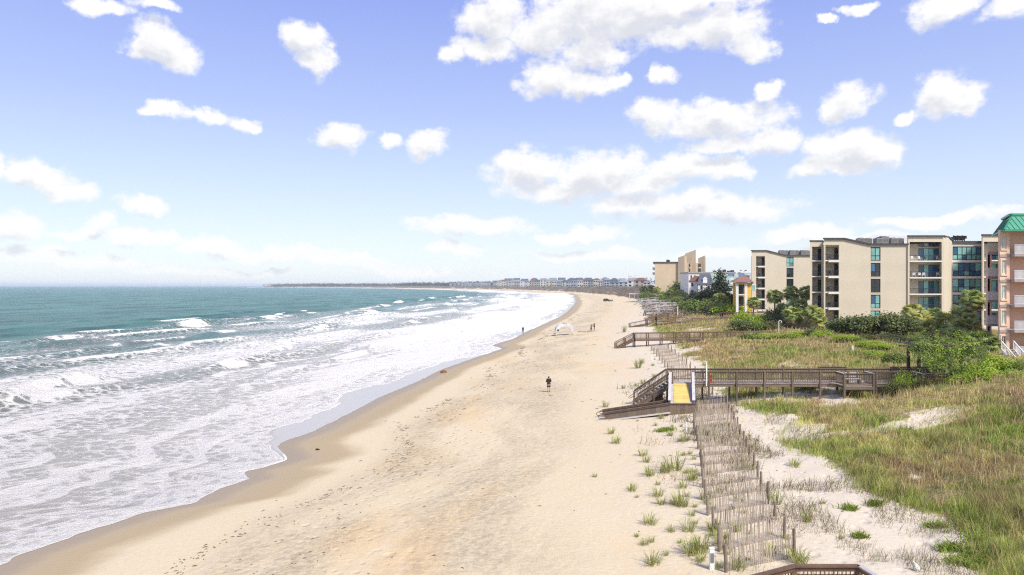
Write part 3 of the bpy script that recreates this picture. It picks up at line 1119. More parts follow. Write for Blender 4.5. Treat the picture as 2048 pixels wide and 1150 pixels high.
def build_wrack():
    """dark weed, reed bits and shells along the tide lines"""
    mb_v, mb_f, cols = [], [], []
    n = 1300
    y = 27 * np.exp(RN.rand(n) ** 1.1 * math.log(300 / 27))
    a, g = xs_(y), gx_(y)
    line = RN.rand(n)
    t = np.where(line < .55, .245 + .03 * np.sin(y / 6) + .05 * (fbm(y / 12, y * 0, 401, 3) - .5) + .010 * RN.randn(n), np.where(line < .8, .33 + .05 * RN.randn(n), RN.rand(n) * .75 + .2))
    x = a + t * (g - a)
    cl = fbm(x / 3, y / 3, 411, 3)
    k = (RN.rand(n) < sstep(.35, .6, cl))
    x, y = x[k], y[k]
    n = len(x)
    z = height(x, y) + 0.012
    ln = (0.05 + 0.16 * RN.rand(n) ** 2) * np.clip(y / 45, .8, 3)
    wd = (0.03 + 0.03 * RN.rand(n)) * np.clip(y / 45, .8, 3)
    az = RN.randn(n) * .7 + .2
    ux, uy = np.cos(az) * ln, np.sin(az) * ln
    vx, vy = -np.sin(az) * wd, np.cos(az) * wd
    P = np.empty((n, 5, 3), np.float32)
    for i, (s, w) in enumerate(((-1, -1), (1, -.6), (1, .6), (-1, 1))):
        P[:, i] = np.stack([x + s * ux + w * vx, y + s * uy + w * vy, z - .02], -1)
    P[:, 4] = np.stack([x, y, z + .02 + .03 * RN.rand(n)], -1)
    o = np.arange(n)[:, None] * 5
    F = np.concatenate([o + np.array([[i, (i + 1) % 4, 4]]) for i in range(4)], 0)
    c = mixc((.19, .13, .08), (.32, .25, .16), RN.rand(n))
    me = np_mesh('wrack', P.reshape(-1, 3), F, MATS['grass_blades'], cols=np.repeat(c[:, None], 5, 1).reshape(-1, 3))
    tag(place('wrack', me), kind='stuff')


build_grass()
build_stems()
build_creeper()
build_wrack()

# ------------------------------------------------------------------ building materials
wall_mat('tan_block', (0.60, 0.54, 0.43), 0.10, 0.05)
wall_mat('tan_brick', (0.50, 0.405, 0.285), 0.2, 0.08)
mat('cream_trim', (0.60, 0.545, 0.44), 0.8, 0.06)
mat('white_slab', (0.68, 0.66, 0.62), 0.8, 0.06)
mat('recess_wall', (0.58, 0.52, 0.41), 0.85, 0.06)
mat('roof_edge', (0.075, 0.070, 0.072), 0.6, 0.15)
mat('flat_roof', (0.30, 0.29, 0.28), 0.9, 0.15)
mat('dark_metal', (0.030, 0.032, 0.036), 0.45, 0.2)
mat('unit_grey', (0.24, 0.24, 0.245), 0.6, 0.15)
mat('unit_dark', (0.04, 0.04, 0.043), 0.6, 0.2)
mat('glass_teal', (0.19, 0.42, 0.40), 0.08, 0.35, 0.5, spec=0.6)
mat('glass_blue', (0.03, 0.105, 0.19), 0.06, 0.4, 0.5, spec=0.6)
mat('glass_dark', (0.018, 0.026, 0.030), 0.06, 0.4, 0.5, spec=0.6)
mat('white_paint', (0.72, 0.71, 0.70), 0.55, 0.06)
mat('grey_paint', (0.55, 0.55, 0.57), 0.55, 0.06)
mat('salmon_wall', (0.80, 0.50, 0.37), 0.85, 0.06, 0.6)
mat('peach_wall', (0.70, 0.50, 0.37), 0.85, 0.05, 0.6)
mat('stone_band', (0.36, 0.31, 0.30), 0.8, 0.1)
mat('green_metal', (0.055, 0.27, 0.165), 0.4, 0.08, 1.0, spec=0.5)
mat('teal_metal', (0.17, 0.28, 0.25), 0.5, 0.1, 1.0)
mat('yellow_wall', (0.72, 0.48, 0.11), 0.85, 0.06)
mat('red_tile', (0.25, 0.13, 0.11), 0.7, 0.2, 4)
mat('slate_roof', (0.07, 0.085, 0.12), 0.7, 0.2, 4)
mat('blue_roof', (0.09, 0.13, 0.24), 0.6, 0.2, 4)
mat('brown_roof', (0.16, 0.075, 0.055), 0.8, 0.2, 4)
mat('grey_roof', (0.20, 0.21, 0.235), 0.8, 0.2, 4)
mat('lavender_board', (0.42, 0.37, 0.43), 0.8, 0.1)
mat('plastic_white', (0.75, 0.75, 0.74), 0.5, 0.03)
mat('fan_black', (0.015, 0.015, 0.016), 0.6, 0.1)


def window(parent, x0, x1, z0, z1, y, cols, rows, glass, frame='dark_metal', fr=0.07, name='window', zsplit=None):
    """framed window standing in an opening: frame with mullions, panes as its own pieces"""
    mb = MB()
    d0, d1 = y, y + 0.10
    mb.box(x0, x1, d0, d1, z1 - fr, z1).box(x0, x1, d0, d1, z0, z0 + fr)
    mb.box(x0, x0 + fr, d0, d1, z0 + fr, z1 - fr).box(x1 - fr, x1, d0, d1, z0 + fr, z1 - fr)
    ix0, ix1, iz0, iz1 = x0 + fr, x1 - fr, z0 + fr, z1 - fr
    cx = [ix0 + (ix1 - ix0) * i / cols for i in range(cols + 1)]
    if zsplit:
        cz = [iz0] + [iz0 + (iz1 - iz0) * q for q in zsplit] + [iz1]
    else:
        cz = [iz0 + (iz1 - iz0) * j / rows for j in range(rows + 1)]
    h = fr * 0.4
    for q in cx[1:-1]:
        mb.box(q - h, q + h, d0 + .01, d1 - .01, iz0, iz1)
    for q in cz[1:-1]:
        for i in range(cols):
            mb.box(cx[i] + (h if i else 0), cx[i + 1] - (h if i < cols - 1 else 0), d0 + .01, d1 - .01, q - h, q + h)
    w = mb.build(name, frame, parent)
    for i in range(cols):
        for j in range(len(cz) - 1):
            a, b = cx[i] + (h if i else 0), cx[i + 1] - (h if i < cols - 1 else 0)
            c, d = cz[j] + (h if j else 0), cz[j + 1] - (h if j < len(cz) - 2 else 0)
            gm = glass[(i + 2 * j) % len(glass)] if isinstance(glass, (list, tuple)) else glass
            MB().add([(a, d0 + .05, c), (b, d0 + .05, c), (b, d0 + .05, d), (a, d0 + .05, d)], [(0, 1, 2, 3)]).build('pane', gm, w)
    return w


def railing(parent, x0, x1, y, z, h=1.05, m='dark_metal', step=0.14, t=0.025, returns=0.0, name='railing', solid=None):
    mb = MB()
    mb.box(x0, x1, y - .03, y + .03, z + h - .06, z + h).box(x0, x1, y - .02, y + .02, z + .08, z + .13)
    n = max(2, int((x1 - x0) / step))
    for i in range(n + 1):
        q = x0 + t + (x1 - x0 - 2 * t) * i / n
        mb.box(q - t / 2, q + t / 2, y - t / 2, y + t / 2, z + .13, z + h - .06)
    if returns:
        for q in (x0 + .03, x1 - .03):
            mb.box(q - .02, q + .02, y + .03, y + returns, z + h - .06, z + h)
            k = max(2, int(returns / step))
            for i in range(k):
                yy = y + .05 + (returns - .05) * i / k
                mb.box(q - .01, q + .01, yy, yy + .02, z + .1, z + h - .06)
    return mb.build(name, m, parent)


def shell(x0, x1, y0, y1, z0, z1, holes, mb=None, th=0.3):
    """front wall with openings at y0, plain sides, back and roof"""
    mb = mb or MB()
    mb.wall(x0, x1, z0, z1, y0, th, holes)
    mb.box(x0, x0 + th, y0 + th, y1, z0, z1 - .25)
    mb.box(x1 - th, x1, y0 + th, y1, z0, z1 - .25)
    mb.box(x0 + th, x1 - th, y1 - th, y1, z0, z1 - .25)
    mb.box(x0, x1, y0 + th, y1, z1 - .25, z1)
    return mb


def balcony(parent, x0, x1, y, depth, z, h, doors=None, rail=True, slab_out=0.0, door_glass=('glass_blue', 'glass_teal'), wallm='recess_wall', railm='dark_metal', zsplit=None, slabm='white_slab', chairs=0):
    """recess behind an opening: floor slab, back wall, sliding door, railing"""
    s = MB()
    s.box(x0 - .0, x1 + .0, y - slab_out, y + depth, z - .22, z)
    b = s.build('balcony', slabm, parent)
    w = MB()
    holes = [(doors[0], doors[1], z, z + doors[2])] if doors else []
    w.wall(x0, x1, z, z + h - .22, y + depth - .12, .1, holes)
    w.box(x0 + .004, x0 + .05, y + .05, y + depth - .12, z, z + h - .22)
    w.box(x1 - .05, x1 - .004, y + .05, y + depth - .12, z, z + h - .22)
    w.build('back_wall', wallm, b)
    if doors:
        wd = MB()
        x_0, x_1, hh = doors
        fr = .06
        yy = y + depth - .16
        for k in range(doors_n(doors) + 1):
            q = x_0 + (x_1 - x_0) * k / doors_n(doors)
            wd.box(q - fr / 2, q + fr / 2, yy, yy + .08, z + .01, z + hh)
        wd.box(x_0 + fr / 2, x_1 - fr / 2, yy + .01, yy + .07, z + hh - fr, z + hh - .002)
        wd.build('door_frame', 'dark_metal', b)
        n = doors_n(doors)
        for k in range(n):
            a, c = x_0 + (x_1 - x_0) * k / n + fr / 2, x_0 + (x_1 - x_0) * (k + 1) / n - fr / 2
            MB().box(a, c, yy + .03, yy + .05, z + .02, z + hh - fr).build('sliding_door', door_glass[(k + R.randint(0, 1)) % len(door_glass)], b)
    if rail:
        railing(b, x0 + .03, x1 - .03, y - slab_out + .08, z, 1.05, railm)
    return b


def doors_n(d):
    return max(1, round((d[1] - d[0]) / 0.95))


def plastic_chair(x, y, z, rz, label, mname='plastic_white'):
    o = empty('balcony_chair', (x, y, z), label, 'chair', 'chairs set out on the condominium balconies', rz)
    MB().box(-.24, .24, -.22, .24, .40, .44).build('seat', mname, o, world=False)
    MB().add([(-.24, .22, .42), (.24, .22, .42), (.26, .34, .92), (-.26, .34, .92), (-.24, .25, .42), (.24, .25, .42), (.26, .37, .92), (-.26, .37, .92)],
             [(0, 1, 2, 3), (7, 6, 5, 4), (0, 4, 5, 1), (1, 5, 6, 2), (2, 6, 7, 3), (3, 7, 4, 0)]).build('backrest', mname, o, world=False)
    for sx in (-1, 1):
        MB().box(sx * .27 - .025, sx * .27 + .025, -.22, .27, .62, .66).build('armrest', mname, o, world=False)
        for sy in (-1, 1):
            MB().beam((sx * .25, sy * .22, .40), (sx * .27, sy * .26, 0), .05, .05).build('leg', mname, o, world=False)
    return o


CHAIR_POS = []


def condo(name, label, Y, x0, x1, z0, ztop, depth, loc=None):
    return empty(name, ((x0 + x1) / 2, Y, z0), label, 'building', 'tan condominium blocks behind the dunes')


def parapet(mb, x0, x1, y0, y1, z, hgt=.28, o=.12):
    mb.box(x0 - o, x1 + o, y0 - o, y0 + .3, z, z + hgt)
    mb.box(x0 - o, x0 + .3, y0 + .3, y1, z, z + hgt)
    mb.box(x1 - .3, x1 + o, y0 + .3, y1, z, z + hgt)


def wing(label, Y, pxl, pxr, py_hi, py_lo, px_hi, px_slope, win_px, rec_px, n_floor, fl_top_py, step_px, z0, back, skew, side_px=None):
    """end wall of one condominium wing: high corner with balcony recess, sloping parapet, one window column"""
    xl, xr = X(pxl, Y), X(pxr, Y)
    zh, zl = Z(py_hi, Y), Z(py_lo, Y)
    root = empty('condominium_block', ((xl + xr) / 2, Y, z0), label, 'building', 'tan condominium blocks behind the dunes')
    st = step_px * Y / FPX
    ztop1 = Z(fl_top_py, Y)
    wx0, wx1 = X(win_px[0], Y), X(win_px[1], Y)
    rx0, rx1 = X(rec_px[0], Y), X(rec_px[1], Y)
    holes = []
    for k in range(n_floor + 1):
        zt = ztop1 - k * st
        if zt - st * .86 < z0:
            break
        holes.append((wx0, wx1, zt - st * .87, zt))
    rec_top = ztop1 + .18 * st
    fl = [rec_top - k * st for k in range(1, n_floor + 1) if rec_top - k * st > z0 + .1]
    holes.append((rx0, rx1, fl[-1], rec_top))
    wh = shell(xl, xr, Y, Y + back, z0, zl, holes)
    # raised corner with sloping shoulder
    xa, xb = X(px_hi, Y), X(px_slope, Y)
    wh.prism([(xl, zl + .003), (xb, zl + .003), (xa, zh), (xl, zh)], Y, Y + back * .8)
    wh.build('wall', 'tan_block', root)
    rf = MB()
    rf.beam((xl - .15, Y - .1, zh + .12), (xa, Y - .1, zh + .12), .45, .26)
    rf.beam((xa, Y - .1, zh + .12), (xb, Y - .1, zl + .15), .45, .26)
    rf.beam((xb, Y - .1, zl + .14), (xr + .1, Y - .1, zl + .14), .45, .28)
    rf.build('roof_edge', 'roof_edge', root)
    for h in holes[:-1]:
        window(root, h[0] + .002, h[1] - .002, h[2] + .002, h[3] - .002, Y + .08, 2, 2, [('glass_teal', 'glass_teal', 'glass_teal'), ('glass_dark', 'glass_dark', 'glass_blue'), ('glass_dark', 'glass_dark', 'glass_dark'), ('glass_teal', 'glass_teal', 'glass_blue')][holes.index(h) % 4], fr=.13, zsplit=(.36,))
        MB().box(h[0] - .12, h[1] + .12, Y - .03, Y + .05, h[2] - .16, h[2] - .004).build('sill', 'cream_trim', root)
    dx = rx1 - .75
    for k, z in enumerate(fl):
        b = balcony(root, rx0 + .002, rx1 - .002, Y + .02, 2.3, z, st, doors=None)
        MB().box(dx, rx1 - .06, Y + 2.0, Y + 2.12, z + .01, z + st * .78).build('sliding_door', 'glass_dark', b)
        MB().box(rx0 + .5, rx1 - .1, Y - .28, Y + .018, z - .42, z + .02).build('slab_edge', 'white_slab', b)
        if k < 4:
            CHAIR_POS.append((rx0 + .9 + skew * .55, Y + .9, z, R.uniform(-.5, .5), 'dark_metal', label, k))
    if side_px:
        sx0, sx1 = X(side_px[0], Y), X(side_px[1], Y)
        m2 = MB()
        zt = zh - .35
        hs = []
        for z in fl:
            hs.append((sx0 + .25, sx1 - .02, z + .0, z + st - .25))
        m2.wall(sx0, xl - .005, z0, zt, Y + 1.4, .3, [(sx0 + .35, xl - .35, fl[-1], rec_top - .4)])
        m2.box(sx0, xl - .005, Y + 1.72, Y + back, z0, z0 + .4)
        m2.box(sx0, sx0 + .3, Y + 1.71, Y + back, z0 + .41, zt)
        m2.build('side_wall', 'tan_block', root)
        for z in fl:
            b = balcony(root, sx0 + .36, xl - .36, Y + 1.45, 2.0, z, st)
            MB().box(xl - 1.1, xl - .42, Y + 3.1, Y + 3.2, z + .01, z + st * .75).build('sliding_door', 'glass_dark', b)
        MB().box(sx0 - .1, xl - .01, Y + 1.3, Y + 5, zt + .004, zt + .25).build('roof_edge', 'roof_edge', root)
    shear(root, Y, skew)
    return root, zl


def rooftop_unit(x, y, z, s, label):
    o = empty('rooftop_unit', (x, y, z), label, 'air conditioner', 'air conditioning units on the condominium roofs')
    MB().box(-s * .39, s * .39, -s / 2, s / 2, .15, s * .95).build('housing', 'unit_grey', o, world=False)
    f = MB()
    f.tube([(0, 0, s * .952), (0, 0, s * .952 + .08)], s * .34, 12)
    f.build('fan_guard', 'fan_black', o, world=False)
    g = MB()
    for k in range(6):
        zz = .28 + k * (s * .95 - .35) / 6
        g.box(-s * .34, s * .34, -s / 2 - .03, -s / 2 - .004, zz, zz + .05)
    g.build('louver', 'unit_dark', o, world=False)
    for sx in (-1, 1):
        MB().box(sx * s * .35 - .05, sx * s * .35 + .05, -s * .45, s * .45, 0, .148).build('skid', 'unit_dark', o, world=False)
    return o


def build_condos():
    # middle wing (two storeys of sky above the trees), far wing to its left
    mid, zl = wing('five storey tan condominium wing with four window pairs, between palms and dark trees', 129, 1648, 1815, 479, 490.5, 1688, 1738, (1741.5, 1761), (1650.5, 1678), 6, 494.6, 31.75, 4.4, 26, .49, (1621, 1648))
    far, zl2 = wing('farther tan condominium wing beside the yellow house, roof full of small units', 189, 1503, 1621, 502.5, 512.5, 1533, 1572, (1573, 1587), (1512, 1530), 6, 514.5, 21.85, 4.4, 30, .385)
    for k, px in enumerate((1721, 1738, 1756, 1769, 1785, 1801)):
        rooftop_unit(X(px, 131.5), 131.5 + (k % 2) * .6, zl + .01, 1.5 if px != 1769 else 1.85,
                     ['small dark roof unit nearest the sloping parapet of the middle wing', 'second grey roof unit from the sloping parapet of the middle wing', 'third grey roof unit from the sloping parapet of the middle wing',
                      'tallest grey roof unit on the flat roof of the middle wing', 'grey roof unit just past the tallest one on the middle wing', 'grey roof unit at the far end of the middle wing roof'][k])
    for k, px in enumerate((1563, 1573, 1583, 1595, 1605, 1615)):
        rooftop_unit(X(px, 192), 192 + (k % 2) * .8, zl2, 1.75,
                     ['dark roof unit by the slope of the far wing beside the yellow house', 'second dark roof unit from the slope of the far wing', 'third dark roof unit from the slope of the far wing',
                      'fourth dark roof unit from the slope of the far wing', 'fifth dark roof unit from the slope of the far wing', 'last dark roof unit on the far wing, next to the middle wing'][k])

    # near wing with wide balconies
    Y = 128.7
    xl, xe = X(1816, Y), X(1887.5, Y)
    st = 33 * Y / FPX
    z0 = 4.4
    root = empty('condominium_block', ((xl + xe) / 2, Y, z0), 'tan condominium wing with wide white-floored balconies and blue sliding doors', 'building', 'tan condominium blocks behind the dunes')
    zt, zt2 = Z(473.5, Y), Z(482, Y)
    fl = [Z(522, Y) - k * st for k in range(0, 5) if Z(522, Y) - k * st > z0]
    hx0, hx1 = X(1819, Y), X(1883.5, Y)
    mb = shell(xl, xe, Y, Y + 26, z0, zt, [(hx0, hx1, fl[-1] - .22, Z(484.5, Y))])
    mb.build('wall', 'tan_block', root)
    # right return running back to the glazed link, its top sloping down
    ya, yb = Y + .004, Y + 5.0
    p = [(xe + .002, ya), (X(1905, yb), yb), (X(1905, yb) - .2, yb + .3), (xe - .25, ya + .35)]
    tops = [zt - .003, Z(483, yb), Z(483, yb), zt - .003]
    ret = MB().add([(a, b, z0) for a, b in p] + [(a, b, t) for (a, b), t in zip(p, tops)], [(3, 2, 1, 0), (4, 5, 6, 7), (0, 1, 5, 4), (1, 2, 6, 5), (2, 3, 7, 6), (3, 0, 4, 7)]).build('return_wall', 'tan_block', root)
    rf = MB()
    rf.beam((xl - .15, Y - .1, zt + .1), (xe + .02, Y - .1, zt + .1), .45, .22)
    rf.beam((xe + .05, Y - .02, zt + .08), (X(1898, Y + 3), Y + 3, zt + .08), .3, .22)
    rf.beam((X(1898, Y + 3), Y + 3, zt + .08), (X(1905, yb), yb, Z(483, yb) + .1), .3, .22)
    redge = rf.build('roof_edge', 'roof_edge', root)
    dx0, dx1 = X(1839.5, Y) , X(1880, Y)
    for k, z in enumerate(fl):
        h = st if k else Z(484.5, Y) - z
        b = balcony(root, hx0 + .002, hx1 - .002, Y + .02, 2.2, z, h, doors=(dx0, dx1, st * .78))
        MB().box(hx0 - .06, hx1 + .06, Y - .05, Y - .004, z - .24, z + .02).build('slab_edge', 'white_slab', b)
        if k == 0:
            window(root, dx0, dx1, z + st * .78 + .35, z + st * .78 + 1.05, Y + 2.02, 4, 1, ('glass_blue', 'glass_teal', 'glass_blue'), fr=.08)
    for o in list(root.children):
        if o not in (ret, redge):
            shear(o, Y, .60)
    for k, (px, f, nm) in enumerate(((1828, 0, 'white'), (1842, 0, 'white'), (1853, 0, 'dark'), (1879, 0, 'white'), (1830, 1, 'white'), (1843, 1, 'white'), (1850, 1, 'white'), (1878, 1, 'white'))):
        lab = ['white plastic chair at the open end of the top wide balcony', 'white plastic chair in front of the top balcony doors', 'dark chair in the middle of the top wide balcony', 'white chair by the pier on the top wide balcony',
               'white chair at the open end of the second wide balcony from the roof', 'white chair before the doors of the second wide balcony', 'third white chair on the second wide balcony, by the doors', 'white chair beside the pier on the second wide balcony'][k]
        plastic_chair(X(px, Y) + .4, Y + 1.0, fl[f], R.uniform(-.6, .6), lab, 'plastic_white' if nm == 'white' else 'dark_metal')
    # glazed link
    Y = 133.6
    gx0, gx1 = X(1904.5, Y), X(1964, Y)
    st = 32.2 * Y / FPX
    link = empty('glazed_link', ((gx0 + gx1) / 2, Y, z0), 'glazed link of teal window bands with dark frames between two tan condominium wings', 'building', 'tan condominium blocks behind the dunes')
    holes = []
    zt = Z(493.3, Y)
    for k in range(5):
        a = zt - k * st
        if a - st * .85 > z0:
            holes.append((gx0 + .06, gx1 - .06, a - st * .855, a))
    mb = shell(gx0, gx1, Y, Y + 18, z0, zt + .55, holes)
    mb.build('wall', 'white_slab', link)
    MB().box(gx0, gx1, Y - .25, Y + .2, zt + .56, zt + 1.05).build('roof_edge', 'roof_edge', link)
    pal = [('glass_teal', 'glass_teal', 'glass_blue', 'glass_teal', 'glass_teal'), ('glass_blue', 'glass_blue', 'glass_teal', 'glass_blue'), ('glass_teal', 'glass_teal', 'glass_teal', 'glass_blue', 'glass_teal'), ('glass_blue', 'glass_teal', 'glass_teal')]
    for k, h in enumerate(holes):
        window(link, h[0] + .002, h[1] - .002, h[2] + .002, h[3] - .002, Y + .1, 5 if k else 6, 2, pal[k % 4], fr=.14, zsplit=(.38,))
    fr = MB()
    for k in range(6):
        px = 1907 + k * 4.3
        q = X(px, Y + 6)
        fr.beam((q, Y + 6, zt + .55), (q, Y + 6, zt + 2.6 - .2 * (k % 2)), .16, .16)
        fr.box(q - .3, q + .3, Y + 5.7, Y + 6.3, zt + 1.6 + .3 * (k % 2), zt + 2.3 + .2 * (k % 2))
    o = empty('roof_cooling_rack', (X(1917, Y + 6), Y + 6, zt + .55), 'dark rack of cooling fans standing on the glazed link roof', 'roof equipment')
    fr.build('frame', 'fan_black', o)
    # last tan wing, mostly behind the pink building
    Y = 129
    ax0, ax1 = X(1965, Y), X(2040, Y)
    st = 33 * Y / FPX
    last = empty('condominium_block', ((ax0 + ax1) / 2, Y, z0), 'tan condominium wing half hidden behind the pink building with green roof', 'building', 'tan condominium blocks behind the dunes')
    zt = Z(472, Y)
    fl = [Z(520.5, Y) - k * st for k in range(5) if Z(520.5, Y) - k * st > z0]
    hx0, hx1 = X(1968, Y), X(2015, Y)
    mb = shell(ax0, ax1, Y, Y + 24, z0, zt, [(hx0, hx1, fl[-1] - .22, Z(484, Y))])
    mb.build('wall', 'tan_block', last)
    MB().box(ax0 - .15, ax1, Y - .25, Y + .2, zt + .004, zt + .28).build('roof_edge', 'roof_edge', last)
    for k, z in enumerate(fl):
        balcony(last, hx0 + .002, hx1 - .002, Y + .02, 2.2, z, st if k else Z(484, Y) - z, doors=(X(1986, Y), X(2012, Y), st * .78))

    shear(last, Y, .71)
    for (x, y, z, rz, m, lb, k) in CHAIR_POS:
        which = 'middle' if 'middle' in lb or 'four window' in lb else 'farther'
        plastic_chair(x, y, z, rz, 'dark chair on the corner balcony of the %s tan wing, %s from its roof' % (which, ('first', 'second', 'third', 'fourth')[k]), m)


def build_pink():
    z0 = 3.6
    Y = 81.0
    xa, xb, xc = X(1999.5, Y), X(2019, Y), X(2019, Y) + 15
    root = empty('pink_building', (X(2030, Y), Y, z0), 'pink stucco beachfront building with green metal mansard roof and white balcony rails', 'building')
    slab = [Z(p, Y) for p in (509, 559.5, 609.5, 660, 711)]
    st = slab[0] - slab[1]
    ze = Z(461, Y)
    # bay with one narrow window per floor
    holes = []
    for k, z in enumerate(slab):
        holes.append((X(2004, Y), X(2012.3, Y), z + .62, z + 2.28))
    mb = shell(xa, xb, Y, Y + 10, z0, ze, holes)
    mb.build('bay_wall', 'peach_wall', root)
    for h in holes:
        MB().box(h[0] - .16, h[1] + .16, Y - .05, Y - .004, h[3] + .004, h[3] + .16).box(h[0] - .16, h[1] + .16, Y - .09, Y - .004, h[2] - .2, h[2] - .004)\
            .box(h[0] - .16, h[0] - .004, Y - .05, Y - .004, h[2], h[3]).box(h[1] + .004, h[1] + .16, Y - .05, Y - .004, h[2], h[3]).build('window_trim', 'peach_wall', root)
        window(root, h[0] + .002, h[1] - .002, h[2] + .002, h[3] - .002, Y + .07, 2, 1, ('glass_teal', 'white_slab') if holes.index(h) < 4 else ('glass_dark',), frame='white_paint', fr=.08)
    for z in slab:
        MB().box(xa - .07, xb + .07, Y - .1, Y - .005, z - .34, z - .02).build('stone_band', 'stone_band', root)
    # right part: recessed balconies
    Yb = 80.2
    body = MB()
    body.box(xb + .01, xc, Y + 1.3, Y + 14, z0, ze)
    body.box(xb + .01, xb + .25, Y + .3, Y + 1.29, z0, ze)
    body.build('wall', 'salmon_wall', root)
    for k, z in enumerate(slab):
        s = MB()
        s.box(xb + .02, xc, Yb, Y + 1.29, z - .3, z - .003)
        b = s.build('balcony', 'stone_band', root)
        zr = z
        r = MB()
        r.box(xb + .03, xc, Yb + .02, Yb + .12, zr + 1.02, zr + 1.1)
        r.box(xb + .03, xc, Yb + .03, Yb + .11, zr + .02, zr + .12)
        n = int((xc - xb) / .13)
        for i in range(n):
            q = xb + .06 + i * .13
            r.box(q, q + .085, Yb + .05, Yb + .09, zr + .12, zr + 1.02)
        r.build('railing', 'grey_paint', b)
        MB().box(xb + 4.6, xb + 7.2, Y + 1.2, Y + 1.28, z + .02, z + 2.1).build('sliding_door', 'glass_dark', b)
    for o in list(root.children):
        if o.name.startswith(('bay_wall', 'wall')):
            shear(o, Y, .74)
    front = list(root.children)
    # left stack of balconies set back
    Y2 = 86.5
    la, lb = X(1975.5, Y2), X(2004, Y2)
    s2 = [Z(p, Y2) for p in (505.5, 553.5, 601, 649, 697)]
    lw = MB()
    lw.box(la, la + .28, Y2 + .02, Y2 + 9, z0, s2[0] + .05)
    lw.box(lb - .1, lb + .8, Y2 + 1.0, Y2 + 9, z0, s2[0] + 3)
    lw.box(la, X(1983.5, Y2), Y2 + .02, Y2 + .3, z0, s2[0] + .03)
    lw.build('balcony_pier', 'salmon_wall', root)
    for k, z in enumerate(s2):
        b = MB().box(la - .06, lb + .5, Y2 - .1, Y2 + 3.2, z - .28, z + .04).build('balcony', 'stone_band', root)
        r = MB()
        hgt = 1.25 if k == 0 else 1.1
        r.box(la - .04, lb, Y2 - .08, Y2 + .02, z + hgt - .08, z + hgt)
        r.box(la - .04, lb, Y2 - .07, Y2 + .01, z + .05, z + .14)
        n = int((lb - la) / .13)
        for i in range(n):
            q = la + i * .13
            r.box(q, q + .095, Y2 - .05, Y2 - .01, z + .14, z + hgt - .08)
        r.build('railing', 'white_paint' if k else 'cream_trim', b)
    for o in list(root.children):
        if o not in front:
            shear(o, Y2, .72)
    # mansard roof with standing seams
    zt = Z(431, Y)
    yA = Y - 1.2
    C0, C1 = Vector((X(2009, yA), yA, ze)), Vector((X(1984.5, 88), 88, ze))       # near corner of the eave, far end of its left side
    T0, T1 = Vector((X(2024.5, yA + 1.8), yA + 1.8, zt)), Vector((X(2006, 87.5), 87.5, zt))
    ex = xc + 1
    rf = MB()
    rf.add([C0, (ex, yA, ze), (ex + 4, 88, ze), C1, T0, (ex - 1.8, yA + 1.8, zt), (ex, 87.5, zt), T1], [(0, 1, 5, 4), (1, 2, 6, 5), (2, 3, 7, 6), (3, 0, 4, 7), (4, 5, 6, 7), (3, 2, 1, 0)])
    rf.build('roof', 'green_metal', root)
    nrm = (T0 - C0).cross(Vector((1, 0, 0))).normalized()
    nrm = -nrm if nrm.y > 0 else nrm
    for k in range(1, 26):
        q = C0.x + k * .62
        if q > ex - 2:
            break
        f = min(1.0, (q - C0.x) / (T0.x - C0.x))
        sl = Vector((q, yA, ze))
        sm = MB().beam(sl + nrm * .03, Vector((q, yA + 1.8 * f, ze + (zt - ze) * f)) + nrm * .03, .06, .07, nrm)
        sm.build('roof_seam', 'green_metal', root)
    for k in range(1, 11):
        f = k / 11
        a, b = C0.lerp(C1, f), T0.lerp(T1, f)
        nn = (b - a).cross(C1 - C0).normalized()
        nn = -nn if nn.x > 0 else nn
        MB().beam(a + nn * .03, b + nn * .03, .06, .07, nn).build('roof_seam', 'green_metal', root)
    MB().beam(C0, T0, .18, .12).build('roof_hip', 'green_metal', root)
    MB().beam(C0 - Vector((.05, .05, .12)), Vector((ex, yA - .05, ze - .12)), .14, .2).build('eave', 'green_metal', root)
    MB().beam(C0 - Vector((.05, .05, .12)), C1 - Vector((.05, 0, .12)), .14, .2).build('eave', 'green_metal', root)
    MB().beam(T0 + Vector((-.1, 0, .14)), Vector((ex - 2, T0.y, zt + .14)), .3, .26).build('roof_cap', 'green_metal', root)
    MB().beam(T0 + Vector((-.1, .2, .14)), T1 + Vector((-.1, 0, .14)), .3, .26).build('roof_cap', 'green_metal', root)
    # outside stair down to the dune side
    st_ = MB()
    p0, p1 = Vector((X(2003, 79), 79, Z(700, 79))), Vector((X(2009, 77), 74.5, Z(746, 74.5)))
    for s in (0, 1.4):
        q0, q1 = p0 + Vector((s, 0, 0)), p1 + Vector((s, 0, 0))
        st_.beam(q0 + Vector((0, 0, 1)), q1 + Vector((0, 0, 1)), .09, .12)
        st_.beam(q0, q1, .07, .3)
        for k in range(15):
            w = q0.lerp(q1, k / 14)
            st_.beam(w, w + Vector((0, 0, .95)), .05, .05, (0, 1, 0))
    o = MB()
    for k in range(11):
        w = p0.lerp(p1, k / 10)
        o.box(w.x + .05, w.x + 1.35, w.y - .15, w.y + .15, w.z - .02, w.z + .03)
    b = st_.build('stair_rail', 'white_paint', root)
    o.build('step', 'grey_paint', root)


